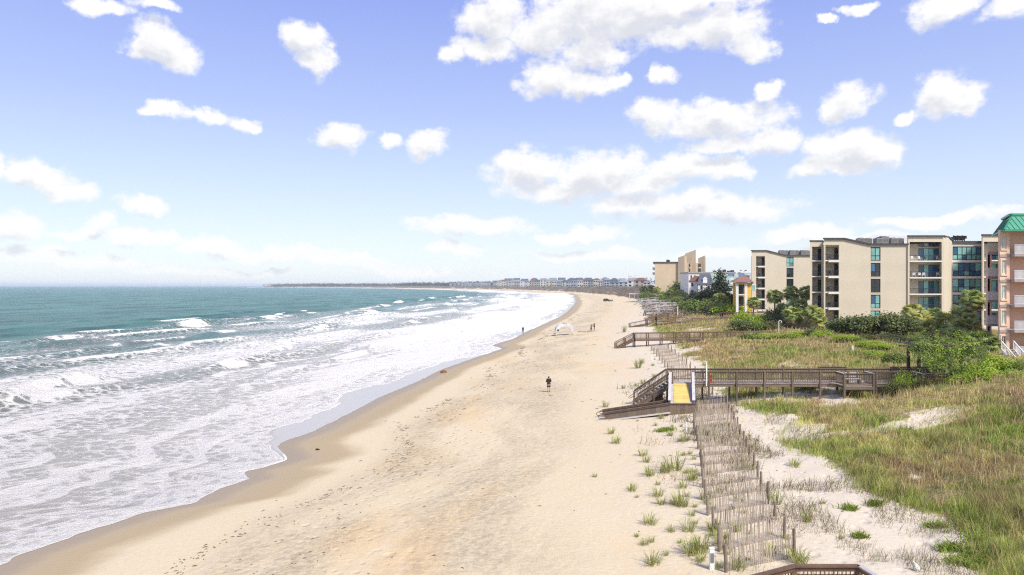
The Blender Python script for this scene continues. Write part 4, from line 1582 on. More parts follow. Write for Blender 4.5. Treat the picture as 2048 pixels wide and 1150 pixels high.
def house(name, label, x, y, z, w, d, h, rise, wallm, roofm, rz=0.0, group=None, storeys=2, nwin=3, deck=True, hip=True, cat='house', win='glass_dark', chim=False, ov=.35):
    """simple beach house: walls, hipped or gabled roof, windows, a decked porch"""
    o = empty(name, (x, y, z), label, cat, group, rz)
    MB().box(-w / 2, w / 2, -d / 2, d / 2, -1.0, h).build('wall', wallm, o, world=False)
    r = MB()
    q = ov
    A = [(-w / 2 - q, -d / 2 - q, h), (w / 2 + q, -d / 2 - q, h), (w / 2 + q, d / 2 + q, h), (-w / 2 - q, d / 2 + q, h)]
    A2 = [(a, b, c + .16) for a, b, c in A]
    k = min(w, d) * .42 if hip else 0
    if w >= d:
        T = [(-w / 2 - q * (not hip) + k, 0, h + rise), (w / 2 + q * (not hip) - k, 0, h + rise)]
        r.add(A + A2 + T, [(3, 2, 1, 0), (0, 1, 5, 4), (1, 2, 6, 5), (2, 3, 7, 6), (3, 0, 4, 7), (4, 5, 9, 8), (6, 7, 8, 9), (5, 6, 9), (7, 4, 8)])
    else:
        T = [(0, -d / 2 - q * (not hip) + k, h + rise), (0, d / 2 + q * (not hip) - k, h + rise)]
        r.add(A + A2 + T, [(3, 2, 1, 0), (0, 1, 5, 4), (1, 2, 6, 5), (2, 3, 7, 6), (3, 0, 4, 7), (5, 6, 9, 8), (7, 4, 8, 9), (4, 5, 8), (6, 7, 9)])
    rf = r.build('roof', roofm, o, world=False)
    if chim:
        MB().box(w * .2, w * .2 + .9, -.4, .4, h + rise * .3, h + rise + .9).build('chimney', wallm, rf, world=False)
    sh = h / storeys
    for f in range(storeys):
        for i in range(nwin):
            cx = -w / 2 + w * (i + .5) / nwin
            ww, hh = min(.66 * w / nwin, 3.2), min(sh * .6, 2.4)
            zz = f * sh + sh * .28
            fr = MB().box(cx - ww / 2 - .1, cx + ww / 2 + .1, -d / 2 - .05, -d / 2 - .004, zz - .1, zz + hh + .1).build('window', 'white_paint', o, world=False)
            MB().box(cx - ww / 2, cx + ww / 2, -d / 2 - .08, -d / 2 - .052, zz, zz + hh).build('pane', win, fr, world=False)
    if deck:
        m = MB()
        for f in range(1, storeys):
            m.box(-w / 2 - 1.6, -w / 2 - .004, -d / 2, d / 2, f * sh - .15, f * sh)
            m.box(-w / 2 - 1.6, -w / 2 - 1.5, -d / 2, d / 2, f * sh + .8, f * sh + .9)
            for s in (-d / 2, -d / 6, d / 6, d / 2 - .15):
                m.box(-w / 2 - 1.6, -w / 2 - 1.45, s, s + .15, -.5, f * sh - .155)
                m.box(-w / 2 - 1.58, -w / 2 - 1.5, s, s + .08, f * sh + .004, f * sh + .8)
        m.build('porch', 'white_paint', o, world=False)
    return o


def build_tower_hotel():
    Y = 418
    z0 = 4.0
    sc = Y / FPX
    root = empty('tan_tower_hotel', (X(1345, Y), Y, z0), 'tan brick oceanfront hotel with three tall slant-topped shafts', 'building')
    x0, x1 = X(1309.5, Y), X(1357.5, Y)
    zt = Z(526.5, Y)
    MB().box(x0, x1, Y, Y + 30, z0, zt).build('wall', 'tan_brick', root)
    MB().box(x0 - 1.2, x1, Y - .5, Y + 30, zt + .01, zt + .7).build('roof_edge', 'roof_edge', root)
    MB().box(X(1337, Y), X(1340, Y), Y + 4, Y + 6, zt + .7, zt + 2.2).box(X(1341, Y), X(1343, Y), Y + 4, Y + 6, zt + .7, zt + 1.9).build('roof_vent', 'unit_dark', root)
    for k, py in enumerate((535, 545)):
        MB().box(x0 - 1.4, x0 - .01, Y + 2, Y + 28, Z(py + 4, Y), Z(py, Y)).build('balcony', 'white_slab', root)
    # recess with dark openings between block and shafts
    mb = MB().box(x1 + .01, X(1386, Y), Y + 4, Y + 24, z0, Z(527, Y))
    mb.box(X(1386, Y) + .02, X(1404, Y), Y + 8, Y + 24, z0, Z(526, Y))
    mb.build('core_wall', 'tan_brick', root)
    for px in ((1358.5, 1364.5), (1378.5, 1380.6), (1397, 1402)):
        for k in range(4):
            a, b = 527.5 + 9.75 * k, 527.5 + 9.75 * k + 8
            yy = Y + 3.6 if px[0] < 1390 else Y + 7.6
            lg = MB().box(X(px[0], yy), X(px[1], yy), yy, yy + .2, Z(b, yy), Z(a, yy)).build('loggia', 'glass_dark', root)
            MB().box(X(px[0], yy), X(px[1], yy), yy - .15, yy - .01, Z(b + 1.6, yy), Z(b - .4, yy)).build('slab_edge', 'recess_wall', lg)
    for (pa, pm, pb, pt, pc, yy, nm) in ((1358, 1369, 1378.5, 515.5, 511, Y - 4, 'l'), (1373, 1391.5, 1396.5, 507, 500, Y + 3, 'c'), (1398.5, 1409.5, 1417, 517, 511.5, Y + 7, 'r')):
        xa, xm, xb = X(pa, yy), X(pm, yy), X(pb, yy)
        zl, zh = Z(pt, yy), Z(pc, yy)
        dy = 5.0
        # corner turned to the beach: the wide face looks our way, the narrow one is turned aside
        base = [(xa, yy + 2.5), (xm, yy), (xb + .4, yy + 7.5), (xa + (xb - xm), yy + 10)]
        vs = [(x, y, z0) for x, y in base] + [(x, y, z) for (x, y), z in zip(base, (zl, zh, zl + .6, zl - .6))]
        MB().add(vs, [(3, 2, 1, 0), (4, 5, 6, 7), (0, 1, 5, 4), (1, 2, 6, 5), (2, 3, 7, 6), (3, 0, 4, 7)]).build('shaft', 'tan_brick', root)
    for o in list(root.children):
        if o.name.startswith(('wall', 'roof_edge', 'core', 'balcony')):
            shear(o, Y, .235)
    lo = MB().box(X(1352, Y - 10), X(1372, Y - 10), Y - 12, Y - 3, z0, Z(574, Y - 10)).build('annex', 'white_slab', root)
    for k in range(3):
        q = X(1355 + 5 * k, Y - 12)
        MB().box(q, q + .9, Y - 12.06, Y - 12.004, Z(592, Y - 12), Z(580, Y - 12)).build('window', 'glass_dark', lo)


def build_midtown():
    # yellow house
    Y = 186
    z0 = 4.2
    root = empty('yellow_house', (X(1482, Y), Y, z0), 'yellow stucco house with maroon tiled roof and white two storey porch', 'house')
    xa, xb = X(1459.5, Y), X(1502.5, Y)
    zt = Z(566, Y)
    yb = Y + 3
    MB().box(X(1459.5, yb), xb + .3, yb, yb + 11, z0, zt).build('wall', 'yellow_wall', root)
    px0, px1 = X(1472, Y), X(1493, Y)
    mb = MB()
    sh = (zt - z0) / 2 - .2
    for q in (px0, px1 - .45):
        mb.box(q, q + .7, Y, Y + .5, z0, zt - .2)
    mb.box(px0 + .71, px1 - .46, Y, Y + 2.99, Z(589, Y) - .3, Z(589, Y))
    mb.box(px0, px1 + .25, Y - .05, Y + 2.99, zt - .195, zt + .15)
    mb.build('porch', 'white_paint', root)
    for z_, h_ in ((Z(588.8, Y), 2.5), (Z(612, Y), 2.4)):
        MB().box(px0 + .8, px1 - .6, Y + 2.85, Y + 2.99, z_, z_ + h_).build('sliding_door', 'glass_dark', root)
        railing(root, px0 + .72, px1 - .47, Y + .1, z_, .95, 'dark_metal', .2, .03)
    for pz in (581, 605):
        f = MB().box(X(1497, yb), X(1505, yb), yb - .07, yb - .004, Z(pz, yb), Z(pz - 11, yb)).build('window', 'white_paint', root)
        MB().box(X(1498, yb), X(1500.8, yb), yb - .1, yb - .075, Z(pz - 1, yb), Z(pz - 10, yb)).box(X(1501.2, yb), X(1504, yb), yb - .1, yb - .075, Z(pz - 1, yb), Z(pz - 10, yb)).build('pane', 'glass_teal', f)
    r = MB()
    e0, e1 = X(1456.5, Y), xb + .9
    y0, y1 = Y + 2, Y + 15.6
    ze, zr = zt + .16, Z(556, Y + 7)
    r.add([(e0, y0, ze), (e1, y0, ze), (e1, y1, ze), (e0, y1, ze), (e0 + 2.6, y0 + 6, zr), (e1 - 2.0, y0 + 6, zr)], [(0, 1, 5, 4), (1, 2, 5), (2, 3, 4, 5), (3, 0, 4), (3, 2, 1, 0)])
    r.add([(px0 - .8, Y - .8, ze + .02), (px1 + .9, Y - .8, ze + .02), (px1 + .9, Y + 5, ze + 1.9), (X(1484, Y), Y + 5, ze + 1.9), (px0 - .8, Y + 1.9, ze + .25)], [(0, 1, 2, 3), (0, 3, 4)])
    r.build('roof', 'red_tile', root)
    shear(root, Y, .34)
    # white townhouses with steep mansards
    def town(pxa, pxb, py_t, py_e, Y, depth, roofm, label, wallm='white_paint', gab=0.25, dorm=True):
        xa, xb = X(pxa, Y), X(pxb, Y)
        zt, ze = Z(py_t, Y), Z(py_e, Y)
        o = empty('townhouse', ((xa + xb) / 2, Y, z0), label, 'house', 'white townhouses with coloured mansard roofs')
        MB().box(xa, xb, Y, Y + depth, z0, ze).build('wall', wallm, o)
        i = (xb - xa) * gab
        r = MB()
        A = [(xa - .4, Y - .4, ze + .01), (xb + .4, Y - .4, ze + .01), (xb + .4, Y + depth, ze + .01), (xa - .4, Y + depth, ze + .01)]
        B = [(xa + i, Y + 2, zt), (xb - i * .6, Y + 2, zt), (xb - i * .6, Y + depth - 2, zt), (xa + i, Y + depth - 2, zt)]
        r.add(A + B, [(0, 1, 5, 4), (1, 2, 6, 5), (2, 3, 7, 6), (3, 0, 4, 7), (4, 5, 6, 7), (3, 2, 1, 0)])
        rf = r.build('roof', roofm, o)
        n = max(2, int((xb - xa) / 2.4))
        for f in range(2):
            for k in range(n):
                cx = xa + (xb - xa) * (k + .5) / n
                zz = ze - 1.9 - f * 2.9
                if zz < z0:
                    continue
                w = MB().box(cx - .55, cx + .55, Y - .06, Y - .004, zz - .1, zz + 1.5).build('window', 'grey_paint', o)
                MB().box(cx - .42, cx + .42, Y - .09, Y - .065, zz, zz + 1.4).build('pane', 'glass_dark', w)
        if dorm:
            for k in range(max(1, n // 2)):
                cx = xa + (xb - xa) * (k + .5) / max(1, n // 2)
                zz = ze + .5
                dm = MB().box(cx - .8, cx + .8, Y - .1, Y + 2.4, zz, zz + 1.5).prism([(cx - 1, zz + 1.51), (cx + 1, zz + 1.51), (cx, zz + 2.3)], Y - .2, Y + 2.6).build('dormer', wallm, rf)
        shear(o, Y, (pxa - CX) / FPX + .015)
        return o
    town(1378, 1404, 552, 563, 262, 12, 'brown_roof', 'white townhouse under a steep brown gable beside the tan hotel', gab=.45, dorm=False)
    town(1396, 1424, 549, 569, 255, 12, 'slate_roof', 'white townhouse with dark slate mansard next to the brown gable', gab=.12)
    town(1419, 1446, 547, 566, 262, 12, 'teal_metal', 'white townhouse with pale green metal mansard behind the dark cedar', gab=.08)
    town(1446, 1480, 553, 572, 235, 12, 'teal_metal', 'townhouse with teal metal mansard just behind the yellow house', gab=.1)
    town(1455, 1490, 546, 560, 275, 14, 'blue_roof', 'tall townhouse with blue slate mansard and round-topped dormer', wallm='grey_paint', gab=.06)
    town(1484, 1512, 546, 561, 285, 14, 'teal_metal', 'townhouse with blue-green standing seam roof by the far tan wing', wallm='grey_paint', gab=.06)
    # long flat-roofed block behind them
    Y = 330
    o = empty('flat_roofed_block', (X(1415, Y), Y, z0), 'long cream flat-roofed block behind the white townhouses', 'building')
    MB().box(X(1377, Y), X(1470, Y), Y, Y + 16, z0, Z(547, Y)).build('wall', 'white_slab', o)
    MB().box(X(1376, Y), X(1471, Y), Y - .4, Y + 16, Z(547, Y) + .004, Z(544.5, Y)).build('roof_edge', 'flat_roof', o)
    for k, px in enumerate((1381, 1388, 1425, 1440, 1452)):
        MB().box(X(px, Y), X(px + 3, Y), Y - .06, Y - .004, Z(560, Y), Z(551, Y)).build('window', 'glass_blue', o)
    for k, px in enumerate((1427, 1437, 1446, 1455, 1462)):
        MB().box(X(px, Y + 5), X(px + 5, Y + 5), Y + 4, Y + 6, Z(544.4, Y), Z(541.5 - (k % 3), Y)).build('roof_vent', 'unit_dark', o)


FAR_STYLES = [('far_white', 'grey_roof', 'white', 'grey'), ('far_blue', 'slate_roof', 'pale blue', 'dark slate'), ('far_cream', 'brown_roof', 'cream', 'brown'), ('far_blue', 'slate_roof', 'grey', 'dark slate'),
              ('far_blue', 'grey_roof', 'pale blue', 'grey'), ('far_cream', 'grey_roof', 'cream', 'grey'), ('far_green', 'slate_roof', 'pale green', 'dark slate'), ('far_white', 'blue_roof', 'white', 'blue')]
ORD = ['first', 'second', 'third', 'fourth', 'fifth', 'sixth', 'seventh', 'eighth', 'ninth', 'tenth', 'eleventh', 'twelfth']


def build_far_houses():
    mat('far_blue', (0.26, 0.32, 0.38), 0.8, .15)  # far wall colours have haze put into them: greyed, dimmed, partly bluish
    mat('far_cream', (0.42, 0.40, 0.33), 0.8, .12)
    mat('far_green', (0.30, 0.36, 0.32), 0.8, .12)
    mat('far_white', (0.50, 0.50, 0.50), 0.8, .12)
    r = random.Random(5)
    # px centre, width px, distance, roof px row, style, storeys
    rows = []
    px = 1297.0
    spec = [(1293, 14, 600, 563, 0, 2), (1281, 22, 640, 556, 2, 2), (1265, 20, 680, 557, 0, 2), (1246, 20, 600, 560, 4, 2), (1229, 17, 640, 562, 1, 2), (1215, 15, 800, 557, 4, 3)]
    def on_coast(p, back):
        lo, hi = 560.0, 4500.0
        for _ in range(40):
            m = (lo + hi) / 2
            if X(p, m) > float(gx_(m)) + back:
                hi = m
            else:
                lo = m
        return lo
    for (p, w, Y, py, st_, n_) in spec:
        rows.append((p, w, on_coast(p, 36), py, st_, n_))
    p = 1204.0
    while p > 985:
        Y = on_coast(p, 30) + r.uniform(-10, 30)
        w = r.uniform(9, 14) * (1 if p > 1040 else .8)
        rows.append((p, w, Y, 558.8 + r.uniform(-2.0, 2.2) + .03 * max(0, 1100 - p), r.randrange(8), r.choice((2, 3, 3))))
        p -= w * .86
    p = 1285.0
    while p > 1000:
        Y = on_coast(p, 75) + r.uniform(0, 60)
        w = r.uniform(11, 17)
        rows.append((p, w, Y, 556.0 + r.uniform(-1, 1.2) + .02 * max(0, 1100 - p), r.choice((1, 3, 3, 4, 0)), 3))
        p -= w * 1.25
    p = 978.0
    while p > 900:
        Y = on_coast(p, 30)
        rows.append((p, r.uniform(5, 8), Y, 561.5 + (985 - p) * .035 + r.uniform(-1, 1), r.choice((1, 3, 4, 4)), 3))
        p -= r.uniform(6, 9)
    cnt = {}
    for (p, w, Y, py, s, n) in rows:
        x = X(p, Y)
        wm, rm, wn, rn = FAR_STYLES[s]
        z = H(x, Y) - .3
        top = Z(py, Y) - z
        W = w * Y / FPX
        top = max(top, 7.0)
        rise = min(top * .36, W * .26)
        key = (wn, rn, n)
        cnt[key] = cnt.get(key, 0) + 1
        k = cnt[key]
        lab = '%s %s-storey beach house with %s roof, %s such left of the tan hotel' % (wn, {2: 'two', 3: 'three'}[n], rn, ORD[k - 1] if k <= 12 else 'farthest')
        house('beach_house', lab, x, Y, z, W, max(8, W * .7), top - rise, rise, wm, rm, rz=-math.atan2(x, Y) + r.uniform(-.25, .15), group='beach houses along the far shore', storeys=n, nwin=r.choice((2, 3)), hip=r.random() < .6, deck=True, chim=r.random() < .15, ov=.5)


build_condos()
build_pink()
build_tower_hotel()
build_midtown()
build_far_houses()

# ------------------------------------------------------------------ boardwalks, stairs, slat fences
mat('old_wood', (0.145, 0.110, 0.085), 0.85, 0.25, 3, stretch=(1, 1, 4), bump=.3)
mat('brown_wood', (0.135, 0.085, 0.058), 0.85, 0.22, 3, bump=.3)
mat('deck_wood', (0.36, 0.325, 0.285), 0.85, 0.2, 3)
mat('grey_board', (0.44, 0.42, 0.41), 0.8, 0.12, 2)
mat('yellow_mat', (0.62, 0.46, 0.15), 0.8, 0.14, 2)
mat('slat_wood', (0.34, 0.285, 0.235), 0.9, 0.3, 2)
mat('post_wood', (0.23, 0.185, 0.145), 0.9, 0.25, 4, bump=.3)
mat('white_wood', (0.50, 0.49, 0.48), 0.7, 0.1, 2)
mat('white_deck', (0.30, 0.27, 0.25), 0.8, 0.12, 2)
mat('cone_orange', (0.75, 0.10, 0.025), 0.5, 0.05)
mat('steel', (0.12, 0.10, 0.095), 0.4, 0.1, metal=.6)
mat('sign_grey', (0.16, 0.18, 0.19), 0.6, 0.1)
mat('picnic_red', (0.30, 0.12, 0.06), 0.8, 0.15)


def box_mesh(name, sx, sy, sz, m):
    return MB().box(-sx / 2, sx / 2, -sy / 2, sy / 2, 0, sz).mesh(name, MATS[m])


def near_boardwalk():
    Y0, Y1, z = 60.0, 62.0, 4.4
    xa, xb = 14.0, 43.0
    root = empty('boardwalk', (15, 61, 2.6), 'weathered brown boardwalk with stairs, yellow-matted ramp and bump-outs crossing the dune', 'boardwalk')
    P = Vector((15, 61, 2.6))
    T = lambda x, y, zz: Matrix.Translation(Vector((x, y, zz)) - P)
    # joists and deck boards
    for y in (Y0 + .1, Y1 - .1):
        MB().box(xa, xb, y - .05, y + .05, z - .30, z - .05).build('joist', 'old_wood', root)
    me = box_mesh('deck_board', .148, Y1 - Y0 - .02, .045, 'deck_wood')
    n = int((xb - xa) / .16)
    for i in range(n):
        place('deck_board', me, root, T(xa + .08 + i * .16, (Y0 + Y1) / 2, z - .045))
    # posts
    pw = MB().box(-.075, .075, -.075, .075, -2.2, 1.04).mesh('post', MATS['old_wood'])
    posts = [xa + .1, 15.85] + [17.3 + 2.45 * k for k in range(11)]
    for x in posts:
        for y in (Y0 - .01, Y1 + .01):
            if x == 15.85 and y > 61:
                continue
            place('post', pw, root, T(x, y, z))
    # rails; the near side opens to the ramp and to the seat and table bays
    bays = [(28.5, 31.0), (35.2, 38.6)]
    near_runs = [(15.85, bays[0][0]), (bays[0][1], bays[1][0]), (bays[1][1], xb)]

    def rail_run(p, q, indiv, mname='old_wood', h=1.05, base=None):
        """top cap, upper and lower rail, balusters between two points"""
        p, q = Vector(p), Vector(q)
        d = q - p
        up = Vector((0, 0, 1))
        MB().beam(p + up * (h + .02), q + up * (h + .02), .16, .045).build('rail_cap', 'grey_board' if mname == 'cap' else 'old_wood', root)
        MB().beam(p + up * (h - .08), q + up * (h - .08), .045, .11).build('upper_rail', 'old_wood', root)
        MB().beam(p + up * .14, q + up * .14, .045, .10).build('lower_rail', 'old_wood', root)
        L = d.length
        n = max(1, int(L / .15))
        hb = h - .13 - .10
        if indiv:
            me = box_mesh('baluster', .042, .042, hb, 'old_wood')
            for i in range(n):
                w = p + d * ((i + .5) / n)
                place('baluster', me, root, T(w.x, w.y + .05, w.z + .10))
        else:
            mb = MB()
            for i in range(n):
                w = p + d * ((i + .5) / n)
                mb.box(w.x - .021, w.x + .021, w.y - .021, w.y + .021, w.z + .10, w.z + .10 + hb)
            mb.build('baluster_run', 'old_wood', root, kind='stuff')
    for a, b in near_runs:
        rail_run((a, Y0, z), (b, Y0, z), True)
    rail_run((xa + .1, Y1, z), (15.85, Y1, z), True)
    rail_run((15.85, Y1, z), (xb, Y1, z), False)
    for a, b in bays:
        w = 1.5
        for x in (a, b):
            rail_run((x, Y0, z), (x, Y0 - w, z), True, 'cap')
            place('post', pw, root, T(x, Y0 - w, z))
            place('post', pw, root, T(x, Y1 + w * .9, z))
        rail_run((a, Y0 - w, z), (b, Y0 - w, z), True)
        rail_run((a, Y1 + w * .9, z), (b, Y1 + w * .9, z), False)
        bd = box_mesh('deck_board', .148, w - .02, .045, 'deck_wood')
        for k in range(int((b - a) / .16)):
            place('deck_board', bd, root, T(a + .08 + k * .16, Y0 - w / 2, z - .045))
        MB().box(a - .05, b + .05, Y0 - w - .1, Y0 - w - .02, z - .3, z - .05).build('joist', 'old_wood', root)
    # stairs down to the beach on the seaward end
    x0, z0 = 10.95, 2.35
    for y in (Y0 + .05, Y1 - .15):
        MB().beam((xa, y, z - .2), (x0 + .15, y, z0 + .05), .06, .32).build('stringer', 'old_wood', root)
    ns = 10
    for i in range(ns):
        f = (i + .7) / ns
        x, zz = xa + (x0 + .2 - xa) * f, z + (z0 - z) * f
        MB().box(x - .17, x + .17, Y0 + .09, Y1 - .19, zz - .04, zz).build('step', 'grey_board', root)
    for y, indiv in ((Y0 - .02, True), (Y1 - .05, True)):
        p, q = Vector((xa, y, z)), Vector((x0 + .15, y, z0 + .1))
        rail_run(p, q, indiv)
        place('post', MB().box(-.075, .075, -.075, .075, -1.2, 1.0).mesh('post', MATS['old_wood']), root, T(q.x, y, q.z))
        m = p.lerp(q, .52)
        place('post', MB().box(-.075, .075, -.075, .075, -1.6, 1.0).mesh('post', MATS['old_wood']), root, T(m.x, y, m.z))
        e = q + Vector((0, -.08, .82))
        MB().tube([p.lerp(q, .3) + Vector((0, -.1, .85)), e, e + Vector((-.45, 0, -.30)), e + Vector((-.52, 0, -.42)), e + Vector((-.42, 0, -.48)), e + Vector((-.02, 0, -.26))], .028, 7).build('handrail', 'steel', root)
    # ramp toward the camera with a yellow mat, stiles and cap boards
    Lr = 4.0
    zr = 3.36
    sx = -1.0
    a0, a1 = 13.95, 15.9
    for i in range(26):
        f0, f1 = i / 26, (i + 1) / 26 - .004
        vs = []
        for f in (f0, f1):
            y, zz, s = Y0 - Lr * f, z + (zr - z) * f - .01, sx * f
            vs += [(a0 + s, y, zz), (a1 + s, y, zz), (a1 + s, y, zz - .05), (a0 + s, y, zz - .05)]
        MB().add(vs, [(0, 1, 5, 4), (1, 2, 6, 5), (2, 3, 7, 6), (3, 0, 4, 7), (0, 3, 2, 1), (4, 5, 6, 7)]).build('ramp_board', 'grey_board', root)
    for x in (a0 - .02, a1 + .02):
        p, q = Vector((x, Y0, z + 1.02)), Vector((x + sx, Y0 - Lr, zr + .22))
        MB().beam(p, q, .24, .06).build('ramp_cap', 'grey_board', root)
        MB().beam(p - Vector((0, 0, .45)), q - Vector((0, 0, .3)), .06, .5).build('ramp_side', 'old_wood', root)
        MB().beam(Vector((x, Y0, z - .12)), Vector((x + sx, Y0 - Lr, zr - .12)), .08, .26).build('stringer', 'old_wood', root)
        for f in (.0, .5, 1.0):
            y, zz = Y0 - Lr * f, z + (zr - z) * f
            MB().box(x + sx * f - .07, x + sx * f + .07, y - .07, y + .07, zz - 1.9, zz + 1.0 - .8 * f).build('post', 'old_wood', root)
    # landing wall and the low leg running left down to the sand
    yl = Y0 - Lr
    xl, xr = a0 + sx - .1, a1 + sx + .12
    nb = 7
    for k in range(nb):
        w = (xr - xl) / nb
        MB().box(xl + k * w, xl + (k + 1) * w - .012, yl - .26 + .012 * (k % 2), yl - .14, 2.2, zr - .05).build('wall_board', 'old_wood', root)
    MB().box(xl - .02, xr, yl - .32, yl - .08, zr - .046, zr + .01).build('rail_cap', 'brown_wood', root)
    MB().box(xl + .1, xr - .1, yl - .1, yl + .4, zr - .09, zr - .04).build('landing', 'grey_board', root)
    pe = Vector((7.55, yl - .2, 2.62))
    p0 = Vector((xl + .02, yl - .2, zr + .05))
    for dy in (0, 1.3):
        MB().beam(p0 + Vector((0, dy, 0)), pe + Vector((0, dy, 0)), .12, .07).build('rail_cap', 'brown_wood', root)
        nb = 14
        for k in range(nb):
            c0, c1 = p0.lerp(pe, k / nb), p0.lerp(pe, (k + 1) / nb - .003)
            y = c0.y + dy
            vs = [(c0.x, y - .03, c0.z - .05), (c1.x, y - .03, c1.z - .05), (c1.x, y - .03, 1.6), (c0.x, y - .03, 1.9), (c0.x, y + .03, c0.z - .05), (c1.x, y + .03, c1.z - .05), (c1.x, y + .03, 1.6), (c0.x, y + .03, 1.9)]
            MB().add(vs, [(0, 1, 2, 3), (7, 6, 5, 4), (0, 4, 5, 1), (1, 5, 6, 2), (2, 6, 7, 3), (3, 7, 4, 0)]).build('side_board', 'old_wood', root)
        MB().beam(p0 + Vector((0, dy + .06, -.75)), pe + Vector((0, dy + .06, -.62)), 1.0 if dy == 0 else .06, .05).build('ramp_deck', 'grey_board', root)
        e = pe + Vector((0, dy - .09, -.10))
        MB().tube([p0 + Vector((0, dy - .09, -.12)), e, e + Vector((-.38, 0, -.08)), e + Vector((-.52, 0, -.22)), e + Vector((-.42, 0, -.36)), e + Vector((-.05, 0, -.32))], .03, 7).build('handrail', 'steel', root)
        MB().tube([e + Vector((.3, 0, .05)), e + Vector((-.15, 0, .03)), e + Vector((-.3, 0, -.08)), e + Vector((-.15, 0, -.2)), e + Vector((.05, 0, -.2))], .026, 7).build('handrail', 'steel', root)
    # under-stair cupboard
    MB().box(12.3, 13.4, 60.6, 61.4, 2.1, 3.35).build('under_stair_box', 'brown_wood', root)
    MB().box(12.2, 13.5, 60.3, 61.5, 3.352, 3.42).build('under_stair_top', 'old_wood', root)

    # yellow mat lying on the ramp, in strips
    mo = empty('ramp_mat', (14.5, 58, 3.9), 'yellow access mat laid in strips down the boardwalk ramp', 'mat')
    for i in range(20):
        f0, f1 = .02 + .97 * i / 20, .02 + .97 * (i + 1) / 20 - .009
        vs = []
        for f in (f0, f1):
            y, zz, s = Y0 - Lr * f, z + (zr - z) * f + .006, sx * f
            vs += [(a0 + .32 + s, y, zz + .02), (a1 - .34 + s, y, zz + .02), (a1 - .34 + s, y, zz), (a0 + .32 + s, y, zz)]
        MB().add(vs, [(0, 1, 5, 4), (1, 2, 6, 5), (2, 3, 7, 6), (3, 0, 4, 7), (0, 3, 2, 1), (4, 5, 6, 7)]).build('strip', 'yellow_mat', mo)
    # things on the boardwalk
    c = empty('traffic_cone', (X(1420.5, 60.4), 60.4, z), 'orange traffic cone on the boardwalk deck beside the white pole', 'traffic cone')
    MB().box(-.27, .27, -.22, .22, 0, .05).build('base', 'cone_orange', c, world=False)
    MB().tube([(0, 0, .05), (0, 0, .5), (0, 0, .9)], [.21, .13, .05], 14).build('body', 'cone_orange', c, world=False, smooth=True)
    MB().tube([(0, 0, .45), (0, 0, .58)], [.143, .122], 14, cap=False).build('band', 'cone_orange', c, world=False, smooth=True)
    w = empty('white_pole', (X(1413.2, 59.8), 59.8, z - .2), 'tall thin white pole fixed to the boardwalk post by the cone', 'pole')
    MB().box(-.05, .05, -.035, .035, 0, 2.1).build('pole', 'white_paint', w, world=False)
    MB().box(-.06, .06, -.045, .045, 2.1, 2.16).build('pole_cap', 'white_paint', w, world=False)
    # bench table in the first bay
    b = empty('white_bench', (29.75, 59.4, z), 'pale built-in bench with slatted back inside the first boardwalk bay', 'bench')
    for k in range(3):
        MB().box(-.75, .75, .05 + k * .15, .18 + k * .15, .44, .48).build('seat_slat', 'grey_board', b, world=False)
        MB().box(-.75, .75, .56, .60, .58 + k * .15, .70 + k * .15).build('back_slat', 'grey_board', b, world=False)
    for q in (-.6, .6):
        MB().box(q - .05, q + .05, .06, .55, 0, .438).build('leg', 'old_wood', b, world=False)
        MB().box(q - .05, q + .05, .50, .556, .438, 1.02).build('back_post', 'old_wood', b, world=False)
    t = empty('picnic_table', (37.2, 60.3, z), 'reddish brown picnic table in the boardwalk bay under the vine pergola', 'picnic table')
    for k in range(5):
        MB().box(-.85, .85, -.38 + k * .155, -.24 + k * .155, .72, .76).build('table_plank', 'picnic_red', t, world=False)
    for s in (-1, 1):
        for k in range(2):
            MB().box(-.85, .85, s * .68 - .14 + k * .15, s * .68 + k * .15, .43, .47).build('seat_plank', 'picnic_red', t, world=False)
        MB().beam((s * .6, -.7, 0), (s * .6, .2, .72), .08, .05).build('leg', 'picnic_red', t, world=False)
        MB().beam((s * .68, .7, 0), (s * .68, -.2, .72), .08, .05).build('leg', 'picnic_red', t, world=False)
    # pergola
    pg = empty('pergola', (38.3, 61, z), 'dark timber pergola posts with crossbeams over the boardwalk bay', 'pergola')
    for px, y in ((1817, 62.4), (1838, 59.4), (1899, 62.4), (1921.5, 59.6)):
        x = X(px, y)
        MB().box(x - .11, x + .11, y - .11, y + .11, 3.2, Z(692, y)).build('post', 'fan_black', pg)
    for y in (59.5, 62.4):
        MB().box(35.4, 40.6, y - .06, y + .06, Z(694, y), Z(690, y)).build('beam', 'old_wood', pg)
    for k in range(8):
        x = 35.6 + k * .68
        MB().box(x - .04, x + .04, 58.9, 63, Z(690, 61) + .02, Z(687.5, 61)).build('rafter', 'old_wood', pg)


